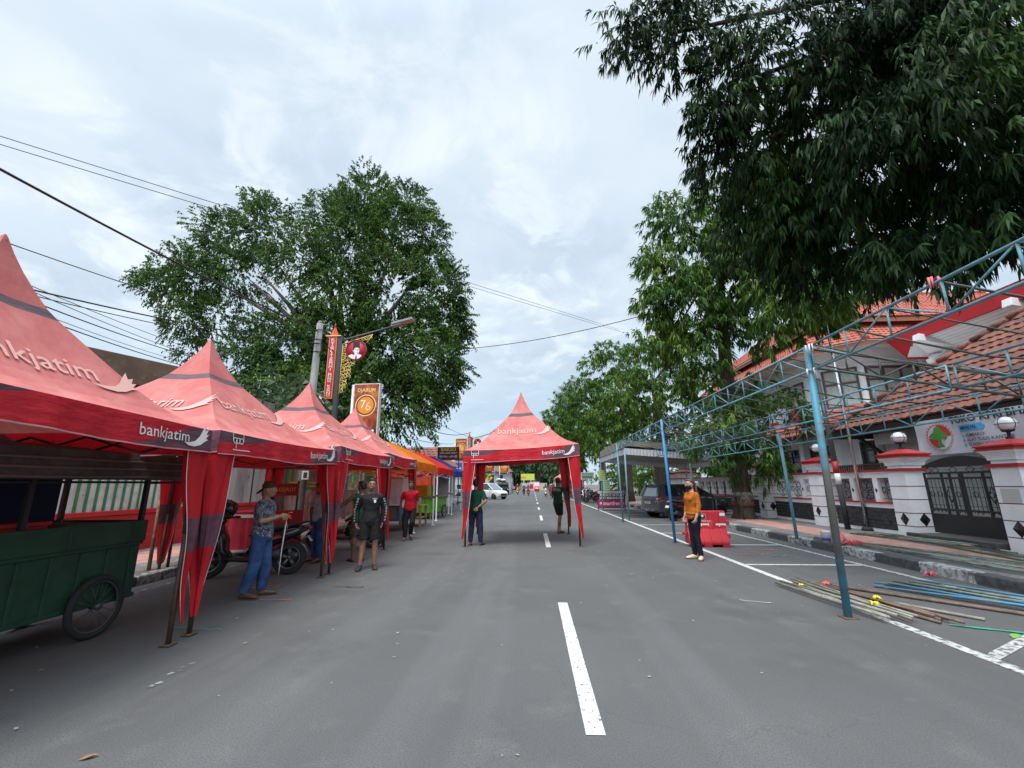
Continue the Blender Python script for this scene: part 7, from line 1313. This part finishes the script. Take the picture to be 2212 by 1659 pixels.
make_tree('broad leaved shrub tree rising between the second and third red tents',(-8.7,15.0,.1),T((-8.7,15.0,.1,.12),(-8.7,14.9,3.6,.08)),B_BIG,LM_big,40,9,.42,.17,[(x,y,z) for x,y,z,*_ in B_BIG],.08,.1,.75,.25,.3,72,rlimb=.04)

for i,(x,y,h,r) in enumerate(((13.5,31,3.2,2.2),(15,37,4.0,2.6),(13,44,3.6,2.4),(12.5,52,3.8,2.6),(12,62,4.2,3),(14.5,26.5,5.5,1.8))):
    make_tree(['bushy garden tree behind the white pillars, first one','bushy garden tree beyond the clipped cone shrub','bushy tree behind the parked scooter row','bushy tree past the parked scooter row','far bushy tree behind the fourth avenue tree','garden tree rising between the office and the marquee'][i],(x,y,.1),T((x,y,.1,.25),(x,y,h*.6,.15)),[(x,y,h,r,r,r*.9),(x-1.4,y-.5,h*.6,r*.7,r*.7,r*.6),(x+1.2,y+.6,h*.65,r*.7,r*.7,r*.6),(x-.3,y-.8,h*.35,r*.7,r*.7,r*.5)],LM_row,22,11,.42,.12,[],.15,.6,.6,.35,.5,80+i,group='garden trees behind the right fence',rlimb=.05)
# ---------- signs, far end of the street, wires, small things ----------
t=thing('sign_board','BERHATI HATILAH SAAT BERKENDARA board with black top and magenta lower half','sign board',(4.62,26.6,0),rad(-3))
b=MB(); b.bx(-.80,.80,-.03,.03,.14,1.15,0); y=-.033
def q_(x0,x1,z0,z1,m,o=0): b.quad((x0,y-o,z0),(x1,y-o,z0),(x1,y-o,z1),(x0,y-o,z1),m)
q_(-.76,.76,.18,.60,1); q_(-.77,.77,.97,1.11,2); Mf=lambda x,z,o=0.004:UP((x,y-o,z),(1,0,0))
b.text('SATLANTAS POLRES BLITAR KOTA',.085,Mf(.02,1.04),3,.004,1.05); b.text('BERHATI HATILAH',.18,Mf(.03,.87),2,.03,1.36); b.text('SAAT BERKENDARA',.18,Mf(.02,.70),2,.03,1.42); b.text('smartfren',.30,Mf(-.02,.39),2,.025,.98)
for x in (-.70,-.60): b.disc(.035,3,Mf(x,1.04),8)
b.disc(.055,3,Mf(.70,1.04),12); b.disc(.08,4,Mf(-.62,.40),14); b.disc(.05,2,Mf(-.60,.42,.006),10); q_(.50,.72,.40,.45,5,.003); q_(.55,.74,.34,.39,5,.003)
b.build('board',[mat('dull_black',(.01,.01,.012),.9),mat('magenta_print',(.52,.012,.14),.5),lg_txt,mat('print_ink',(.05,.05,.06),.6),mat('pink_print',(.75,.3,.45),.5),mat('grey_print',(.35,.3,.33),.5)],t)
for x in (-.78,.78): b=MB(); b.tube([(x,-.22,0.01),(x,-.03,.25),(x,.0,1.15)],.016,0,6); b.tube([(x,.22,0.01),(x,.03,.25)],.016,0,6); b.build('leg',black,t)
def potplant(label,loc,h,r,col,pot=redp,kind='cone',s=1):
    t=thing('potted_plant',label,'potted plant',loc); b=MB(); b.lathe([(.20*s,0),(.22*s,.05*s),(.27*s,.45*s),(.33*s,.5*s),(.33*s,.58*s),(.28*s,.58*s),(.27*s,.5*s)],(0,0,0)); b.build('pot',pot,t)
    n=1400; P=[];rs=np.random.default_rng(int(h*100)); 
    for i in range(n):
        z=rs.random()**.8; rr=r*(math.sin(PI*min(1,z*.85+.12))**.7)*(1-.5*z if kind=='cone' else 1)*rs.uniform(.6,1.05); a=rs.random()*2*PI; P.append((rr*math.cos(a),rr*math.sin(a),.5*s+z*h))
    leaf_cloud('foliage',np.array(P),.09,.035,col,t,droop=-.4,rs=rs)
    MB().tube([(0,0,.4*s),(0,0,.5*s+h*.6)],.03,0,6).build('stem',bark,t)
# far street
billboard('farther orange DJARUM billboard beside the distant lamp post',(-8.2,50,.1),1.35,2.6,4.1,rad(-5))
street_lamp('distant street lamp with small red name sign left of the lone tent peak',(-6.3,45,.1),6.3,True)
for x,y,l in ((-5.9,60,'distant orange cigarette billboard, left of a pair past the white car'),(-4.6,72,'distant orange cigarette billboard, right and smaller of the pair past the white car')): billboard(l,(x,y,.1),1.5,2.6,2.9 if y<65 else 3.0,rad(-4))
o=MB().bx(-.55,.55,-.1,.1,3.2,5.2,0).bx(-.45,.45,-.12,-.1,3.4,4.0,1).bx(-.45,.45,-.12,-.1,4.2,4.9,2).bx(-.06,.06,-.06,.06,0,3.2,3).build('shop_sign',[mat('cyan_sign',(.12,.34,.45),.5),white,mat('blue_sign',(.08,.2,.5),.5),galv],loc=(-7.6,61,0)); tag(o,'tall pale blue shop sign beside the distant orange billboards','sign')
o=MB().bx(-.5,.5,-.1,.1,3.3,4.5,0).bx(-.4,.4,-.12,-.1,3.6,3.9,1).bx(-.05,.05,-.05,.05,0,3.3,2).build('shop_sign',[mat('deep_blue_sign',(.03,.07,.35),.5),mat('sign_cyan',(.2,.4,.6),.5),galv],loc=(-10.2,60,0)); tag(o,'deep blue shop sign seen under the left edge of the lone red tent','sign')
t=thing('warning_sign','yellow diamond T junction warning sign on a grey post','traffic sign',(-5.75,58,.0)); b=MB(); b.tube([(0,.05,0),(0,.05,2.9)],.04,0,8); b.build('post',galv,t); b=MB(); M=frame((0,0,2.42),(1,0,0),(0,0,1)); b.prism([(0,-.5),(.5,0),(0,.5),(-.5,0)],.02,0,M); b.disc(.001,0,M); b.flat([(-.26,.10),(.26,.10),(.26,.24),(-.26,.24)],1,M@Matrix.Translation((0,0,.025))); b.flat([(-.07,-.28),(.07,-.28),(.07,.10),(-.07,.10)],1,M@Matrix.Translation((0,0,.025))); b.build('plate',[mat('traffic_yellow',(.80,.42,.02),.45),blackm],t)
t=thing('market_awning','blue tarpaulin awning over far stalls beyond the pickup','awning',(-6.5,78,0)); b=MB(); b.add([(-3.6,0,2.7),(0,0,4.0),(2.9,0,2.8),(-3.6,4,2.7),(0,4,4.0),(2.9,4,2.8)],[(0,1,4,3),(1,2,5,4)]); b.build('tarp',mat('blue_tarp',(.05,.16,.42),.5,c2=(.08,.24,.5),scale=1.5,transl=.2),t); [MB().tube([(x,y,0),(x,y,z)],.05).build('post',galv,t) for x,y,z in ((-3.5,.1,2.7),(2.8,.1,2.8),(-3.5,3.9,2.7),(2.8,3.9,2.8))]
t=thing('popup_tent','salmon red pop-up tent with stall far down the right kerb','tent',(4.6,56,0)); b=MB(); b.add([(-1.9,-1.6,2.3),(1.9,-1.6,2.3),(1.9,1.6,2.3),(-1.9,1.6,2.3),(-.4,-.3,3.2),(.4,-.3,3.2),(.4,.3,3.2),(-.4,.3,3.2)],[(0,1,5,4),(1,2,6,5),(2,3,7,6),(3,0,4,7),(4,5,6,7)]); b.bx(-1.9,1.9,-1.61,-1.6,2.0,2.3); b.bx(-1.91,-1.9,-1.6,1.6,2.0,2.3); b.build('roof',F_top,t); [MB().tube([(x,y,0),(x,y,2.3)],.035).build('leg',white,t) for x in (-1.85,1.85) for y in (-1.55,1.55)]; b=MB(); b.bx(-1,1.2,-.6,.4,.2,.95); b.bx(-.6,1.,-.5,.2,.95,1.6,1); b.build('stall_counter',[white,mat('stall_grey',(.3,.3,.3),.6)],t)
# yellow gate across the junction, far buildings
t=thing('banner_gate','yellow green banner board on a low wall closing the far end of the street','gate',(-.7,120,0)); b=MB(); b.bx(-2.6,4.5,0,.4,0,1.9); b.build('wall',mat('far_wall',(.42,.37,.29),.8),t); b=MB(); b.bx(-2.5,1.2,-.2,-.1,2.7,4.4,0); b.text('RTH',.7,UP((-1.9,-.22,3.3),(1,0,0)),1,.03); b.build('board',[mat('yellow_green_board',(.5,.52,.08),.6),mat('red_text',(.5,.05,.03),.6)],t); b=MB(); [b.bx(x,x+.1,0,.1,0,2.8) for x in (-2.4,1.)]; b.build('posts',galv,t)
o=MB().bx(-1.3,1.3,-.05,.05,.3,2.2,0).bx(-.1,1.1,-.07,-.05,.9,1.9,1).bx(-1.2,-.3,-.07,-.05,.5,1.6,2).build('event_board',[mat('pale_pink_board',(.6,.4,.42),.6),white,redp],loc=(.4,112,0)); tag(o,'pink and white notice board before the far yellow gate','board')
for x,l in ((.9,'orange red round-topped barrier on the far centre line'),(4.0,'orange red barrier by the far right kerb')): o=MB().rings([(0,0,0,.55,.25),(0,0,.9,.6,.25),(0,0,1.3,.3,.2)],0,14).bx(-.3,.3,-.26,-.24,.6,.85,1).build('road_barrier',[mat('orange_red_plastic',(.75,.07,.03),.4),white],loc=(x,100,0)); tag(o,l,'barrier')
def farb(label,loc,sx,sy,h,wm,rm,rz=0,hip=True):
    t=thing('far_building',label,'building',loc,rz); MB().bx(-sx/2,sx/2,0,sy,0,h).build('wall',wm,t); b=MB(); e=.6; r_=min(sx,sy)*.28
    b.add([(-sx/2-e,-e,h),(sx/2+e,-e,h),(sx/2+e,sy+e,h),(-sx/2-e,sy+e,h),(-sx/2+r_,sy/2,h+2.2),(sx/2-r_,sy/2,h+2.2)],[(0,1,5,4),(1,2,5),(2,3,4,5),(3,0,4)]); b.build('roof',rm,t)
    for k in range(max(2,int(sx/2.2))): x=-sx/2+1+k*2.1; g=MB().bx(x,x+1.1,-.06,-.03,.6,h-.7).build('window',wing_,t); MB().bx(x-.06,x+1.16,-.04,-.02,h-.72,h-.6).bx(x-.06,x,-.04,-.02,.55,h-.6).bx(x+1.1,x+1.16,-.04,-.02,.55,h-.6).build('frame',white,g)
far_tile=mat('far_roof_tile',(.20,.09,.065),.9,c2=(.14,.07,.05),scale=3); crm=mat('far_cream_wall',(.48,.46,.42),.8); gry=mat('far_grey_wall',(.30,.31,.31),.8)
farb('distant cream shop house left of the far junction with brown roof',(-13,84,0),9,8,4.2,crm,far_tile,rad(6)); farb('distant grey house behind the blue tarpaulin awning',(-9,100,0),8,7,4.4,gry,far_tile); farb('distant pale shop behind the yellow gate',(6,140,0),12,8,4.2,crm,far_tile); farb('distant grey building left of the yellow gate',(-14,142,0),14,8,5.2,gry,far_tile); farb('pale green shop house beyond the silver white car',(-15,66,0),8,8,3.6,mat('mint_wall',(.42,.5,.46),.8),far_tile,rad(8))
o=MB().bx(-.62,.62,-.04,.04,1.95,2.6,0).bx(-.55,.55,-.05,-.04,2.4,2.5,1).bx(-.5,.5,-.05,-.04,2.05,2.3,1).bx(-.05,.05,0,.06,0,1.95,0).build('notice_sign',[mat('cream_sign',(.55,.55,.46),.6),mat('sign_green_ink',(.1,.22,.16),.6)],loc=(5.1,41.5,0)); tag(o,'cream notice sign board on a post above the parked scooters','sign')
# overhead wires
def wire(label,A,B,sag=.3,r=.008,n=18):
    A,B=Vector(A),Vector(B); b=MB(); b.tube([A.lerp(B,i/n)-Vector((0,0,sag*4*(i/n)*(1-i/n))) for i in range(n+1)],r,0,6); o=b.build('overhead_wire',blackm); tag(o,label,'wire',group='overhead wires')
P=(-7.36,13.85,6.75)
wire('thick twisted black cable running down to the top of the concrete pole',(-7.3,3.2,5.72),P,.12,.020)
wire('upper of two thin wires crossing the sky over the left tree',(-13.2,6,9.0),(6.4,30,12.5),.0,.009); wire('lower of two thin wires crossing the sky over the left tree',(-13.2,6,8.8),(6.6,30,12.3),.02,.009)
wire('wire strung across the street from the left tree to the right tree row',(-7.0,31,11.5),(6.9,24,11.2),.45,.022)
wire('thin wire leaving the left picture edge highest above the first tent peak',(-7.5,3.,4.7),(-7.40,13.86,6.55),.22,.008); wire('thin wire fanning from behind the first tent peak toward the fence, upper one',(-7.5,2.6,4.6),(-11.8,14,6.2),.1,.007)
wire('thin wire fanning from behind the first tent peak, second one',(-7.35,4.,4.45),(-11.77,14,5.97),.1,.007); wire('dark wire fanning from behind the first tent peak, third one',(-7.3,4.2,4.22),(-11.8,14.2,5.95),.1,.011); wire('pale wire fanning from behind the first tent peak, fourth one',(-7.3,4.2,4.12),(-11.95,14,5.72),.1,.006); wire('dark wire fanning lowest toward the brown wall top',(-7.3,4.6,4.02),(-11.9,14,5.58),.08,.011)
wire('twisted dark wire rising from the first tent to the concrete pole clamps',(-7.3,4.4,4.15),(-7.36,13.8,6.3),.15,.013); wire('second wire of the pair reaching the concrete pole clamps',(-7.4,4.4,4.13),(-7.36,13.8,6.2),.22,.008)
wire('wire from the concrete pole running on to the distant lamp',(-7.3,13.9,6.4),(-6.4,45,6.4),.5,.014); wire('slack wire over the tiled house toward the distant lamp',(-10.2,33,7.2),(-6.4,45,6.9),.9,.03); wire('low slack wire over the tiled house roof',(-11,33,5.6),(-8.6,47,5.9),.3,.025)
# small things on the right
def pipes(name,label,cat,starts,r=.016,mats_=None,seed=1):
    rs=random.Random(seed); t=thing(name,label,cat,starts[0][0]); o=Vector(starts[0][0])
    for i,(a,c,m) in enumerate(starts):
        b=MB(); b.tube([Vector(a)-o,(Vector(a)+Vector(c))/2-o+Vector((rs.uniform(-.02,.02),0,.004)),Vector(c)-o],.85*r*rs.uniform(.85,1.15),0,8); b.build('pipe',m,t)
    return t
g1=mat('pale_steel_pipe',(.30,.29,.25),.5,c2=(.2,.17,.13),scale=6); g2=mat('rusty_pipe',(.13,.085,.06),.7,c2=(.2,.13,.1),scale=9); g3=mat('greenish_pipe',(.20,.28,.24),.6,c2=(.12,.12,.1),scale=5); g4=mat('light_blue_pipe',(.05,.24,.40),.5,c2=(.12,.2,.24),scale=6); g5=mat('dark_olive_pipe',(.07,.085,.06),.6,c2=(.12,.1,.07),scale=5)
def gpt(*a): return a
rs=random.Random(11)
A0,A1=Vector((3.62,7.15,.03)),Vector((3.78,5.32,.03))
L_=[(tuple(A0+Vector((.07*i+rs.uniform(-.03,.03),rs.uniform(-.25,.2),.015+.03*(i%3)))),tuple(A1+Vector((.065*i+rs.uniform(-.04,.04),rs.uniform(-.12,.12),.015+.03*((i+1)%3)))),rs.choice((g1,g1,g2,g1))) for i in range(7)]
t=pipes('pipe_bundle','bundle of pale and rusty steel pipes tied with yellow cord beside the tall pole','pipe bundle',L_,.019)
L_=[(tuple(Vector((4.05+.06*i,7.0+rs.uniform(-.2,.2),.02+.03*(i%2)))),tuple(Vector((4.38+.05*i,5.36+rs.uniform(-.15,.15),.02+.03*(i%2)))),rs.choice((g2,g1,g2))) for i in range(5)]
pipes('pipe_bundle','bundle of rusty pipes tied with red cord, right of the yellow-tied bundle','pipe bundle',L_,.02)
pipes('loose_pipe','single pale pipe lying loose beside the pipe bundles','pipe',[((4.2,6.6,.02),(4.95,5.45,.02),g1)],.018); pipes('loose_pipe','long rusty brown pipe lying loose between the pipe heaps','pipe',[((4.2,7.3,.022),(5.85,5.35,.022),g2)],.022)
L_=[]
for i in range(12):
    a=Vector((4.98+.05*i,7.15-.08*(i%4)+rs.uniform(-.1,.1),.02+.035*(i%4))); c=Vector((6.25+.055*i,5.15-.05*(i%5),.02+.035*((i+2)%4))); L_.append((tuple(a),tuple(c),rs.choice((g4,g4,g5,g3,g2))))
pipes('pipe_bundle','heap of light blue and dark pipes lying by the right kerb line','pipe bundle',L_,.017)
L_=[((6.75+.05*i,11.2-.9*(i%3)+rs.uniform(-.3,.3),.19+.03*(i%3)),(7.35+.10*i,5.6+rs.uniform(-.5,.8),.19+.03*((i+1)%3)),rs.choice((g3,g3,g5,g1))) for i in range(12)]
pipes('pipe_stack','long greenish pipes laid along the right kerb top tied with pink cord','pipe stack',L_,.019)
L_=[((8.5+.06*i,12.6-.5*(i%3),.17+.03*(i%3)),(8.85+.05*i,9.6+rs.uniform(-.5,.5),.17+.03*((i+1)%3)),rs.choice((g3,g5,g1,g5))) for i in range(9)]
pipes('pipe_stack','grey green pipe stack lying on the pink pavement near the gate pillar','pipe stack',L_,.018)
t=thing('lattice_truss','olive green lattice truss lying on the pavement before the gate','truss',(8.1,8.3,.2)); b=MB(); M=Matrix.Rotation(rad(-100),4,'Z')
for y in (0,.35): b.tube([M@Vector((-1.6,y,.03)),M@Vector((2.6,y,.03))],.018,0,6)
for k in range(9): b.tube([M@Vector((-1.5+k*.5,.35*(k%2),.03)),M@Vector((-1.+k*.5,.35*((k+1)%2),.03))],.014,0,6)
b.build('bars',mat('olive_green_paint',(.075,.12,.06),.6,c2=(.1,.09,.05),scale=5),t)
def ribbon(label,pts,w,m,cat='cord'):
    rs=random.Random(len(label)); b=MB(); P=[Vector(p) for p in pts]; n=len(P)
    for i in range(n-1):
        d=(P[i+1]-P[i]); s=Vector((-d.y,d.x,0)).normalized()*w*rs.uniform(.5,1.); b.add([P[i]-s,P[i+1]-s,P[i+1]+s,P[i]+s],[(0,1,2,3)],0)
    o=b.build('plastic_ribbon',m); tag(o,label,cat)
c_red=mat('pink_red_cord',(.65,.10,.10),.6); c_grn=mat('green_cord',(.02,.36,.24),.5); c_yel=mat('yellow_cord',(.75,.6,.03),.5); c_wht=mat('white_cord',(.6,.58,.56),.6)
def knot(label,c,m,r=.09,n=9,cat='cord'):
    rs=random.Random(len(label)); b=MB()
    for i in range(n):
        a=rs.random()*2*PI; e=Vector((math.cos(a)*r*rs.uniform(.6,1.3),math.sin(a)*r*rs.uniform(.6,1.3),rs.uniform(.01,.5*r))); b.tube([Vector((0,0,.02)),e*.6+Vector((0,0,r*.5)),e],[.014,.012,.006],0,5)
    o=b.build('cord_knot',m,loc=c); tag(o,label,cat)
knot('yellow cord knot tying the near end of the pale pipe bundle',(3.98,5.72,.09),c_yel,.06,7); knot('yellow cord knot tying the far end of the pale pipe bundle',(3.75,6.75,.07),c_yel,.05,6); knot('second small yellow knot on the rusty pipe bundle',(4.22,6.0,.08),c_yel,.06); knot('red cord wrapped round the rusty pipe bundle',(4.12,6.75,.08),c_red,.07); knot('big pink red cord tangle hanging over the right kerb',(6.72,9.9,.2),c_red,.16,26); knot('red cord scrap lying by the right kerb foot',(6.4,7.8,.01),c_red,.11,8)
def zz(x,y,x2,y2,n=6,j=.05,z=.008,seed=1):
    rs=random.Random(seed); return [(lerp(x,x2,i/n)+rs.uniform(-j,j),lerp(y,y2,i/n)+rs.uniform(-j,j),z+rs.random()*.01) for i in range(n+1)]
ribbon('green plastic strip on the asphalt beside the pipe ends',zz(4.45,5.28,5.15,4.93,5,.02),.03,c_grn); ribbon('green cord curl on the asphalt by the second parking bay',zz(5.0,9.8,5.35,9.95,9,.07),.012,c_grn); ribbon('green plastic strip near the right picture edge',zz(5.6,4.9,6.3,4.75,5,.03),.02,c_grn); ribbon('pink red cord line on the parking bay beyond the barrier, nearer one',zz(4.35,10.05,5.1,10.15,9,.06),.012,c_red); ribbon('pink red cord line on the parking bay beyond the barrier, farther one',zz(5.0,10.9,5.6,10.7,9,.07),.012,c_red)
ribbon('red cord strip on the asphalt by the feet of the capped man',zz(-4.4,6.75,-3.95,7.1,7,.03),.012,c_red); ribbon('pink cord scrap in front of the capped man',zz(-3.7,6.15,-3.3,6.2,7,.02),.010,c_red); ribbon('green cord scrap behind the feet of the capped man',zz(-4.05,6.75,-3.9,6.95,8,.06),.012,c_grn); ribbon('white cord strip on the asphalt left of the tall pole',zz(2.7,6.25,3.0,6.15,5,.03),.008,c_wht); ribbon('black strap lying on the asphalt between the men on the left',zz(-3.05,6.95,-2.6,6.95,7,.03),.015,blackm); ribbon('thin teal cord lying across the foot of the first tent leg',zz(-4.0,5.0,-3.35,4.95,8,.02),.006,c_grn); ribbon('pink cord line near the third red tent leg',zz(-3.6,8.6,-3.2,8.7,7,.03),.010,c_red); ribbon('dark blue cord curl on the asphalt before the red-shirted man',zz(-2.75,10.0,-2.45,10.05,8,.03),.010,mat('blue_cord',(.05,.07,.3),.6))
lf=mat('fresh_green_leaf',(.18,.36,.06),.6)
for x,y,a,s,l,m in ((4.75,4.95,.6,.10,'large fresh green leaf on the asphalt beyond the pipe ends',lf),(5.05,6.35,1.,.08,'small green leaf between the pipe heaps',lf),(-2.55,2.75,.5,.045,'dry brown leaf on the near left asphalt',mat('dry_leaf',(.3,.14,.06),.8)),(-3.6,3.0,.1,.03,'yellow leaf near the lower left picture corner',mat('yellow_leaf',(.5,.42,.1),.7)),(-2.6,2.3,.3,.03,'pale yellow leaf lying nearest at lower left',MATS['yellow_leaf'])):
    M=Matrix.Rotation(a,4,'Z'); b=MB(); b.add([M@Vector(p) for p in ((-s,0,.006),(-.3*s,-.38*s,.012),(.5*s,-.3*s,.02),(s,0,.012),(.5*s,.3*s,.016),(-.3*s,.38*s,.014))],[(0,1,2,3,4,5)]); o=b.build('fallen_leaf',m,loc=(x,y,0)); tag(o,l,'leaf')
b=MB(); rs=random.Random(4)
for i in range(150):
    x,y=rs.uniform(-5,6),2.2+rs.random()**1.6*16; s=rs.uniform(.005,.016)*(1+y*.06); a=rs.random()*3; M=Matrix.Translation((x,y,.004+s*.3))@Matrix.Rotation(a,4,'Z'); b.add([M@Vector(p) for p in ((-s,-s*.5,0),(s,-s*.6,0),(s*.8,s*.5,0.002),(-s,s*.6,0))],[(0,1,2,3)],0 if rs.random()<.6 else 1)
o=b.build('litter',[mat('pale_scrap',(.30,.29,.27),.8),mat('tan_scrap',(.28,.24,.17),.8)]); o['kind']='stuff'; o['label']='tiny scraps and grit scattered over the asphalt'; o['category']='litter'
t=thing('paint_bucket','white paint bucket with blue band standing on the right kerb','bucket',(6.72,10.75,.165)); b=MB(); b.lathe([(.095,0),(.12,.24),(.125,.25),(.12,.25),(.11,.2),(.0,.19)],(0,0,0),0); b.lathe([(.1015,.05),(.1075,.11)],(0,0,0),1); b.build('body',[whp,mat('blue_band',(.04,.06,.32),.5)],t); MB().tube([(.12*math.cos(a),.02,.24+.03*math.sin(a)) for a in np.linspace(0,PI,9)],.004).build('handle',galv,t)
b=MB(); b.rings([(0,0,0,.10,.10),(0,0,.05,.145,.14),(.01,0,.13,.14,.13),(.02,0,.2,.09,.09),(.03,0,.25,.03,.03),(.02,0,.29,.05,.04)],0,14); o=b.build('plastic_bag',mat('pink_plastic_bag',(.62,.17,.17),.35,bump=1.,bscale=14,c2=(.5,.1,.1),scale=9),loc=(6.74,10.4,.165)); tag(o,'full pink plastic bag beside the paint bucket on the kerb','bag')
potplant('tall leafy plant in a stacked red pot behind the parked hatchback',(7.25,28.6,.15),1.35,.62,LM_row,redp,'round',1.15)
potplant('clipped cone shrub in a red pot beyond the sign board',(7.0,35.5,.15),1.9,.42,LM_lime,redp,'cone',1.)
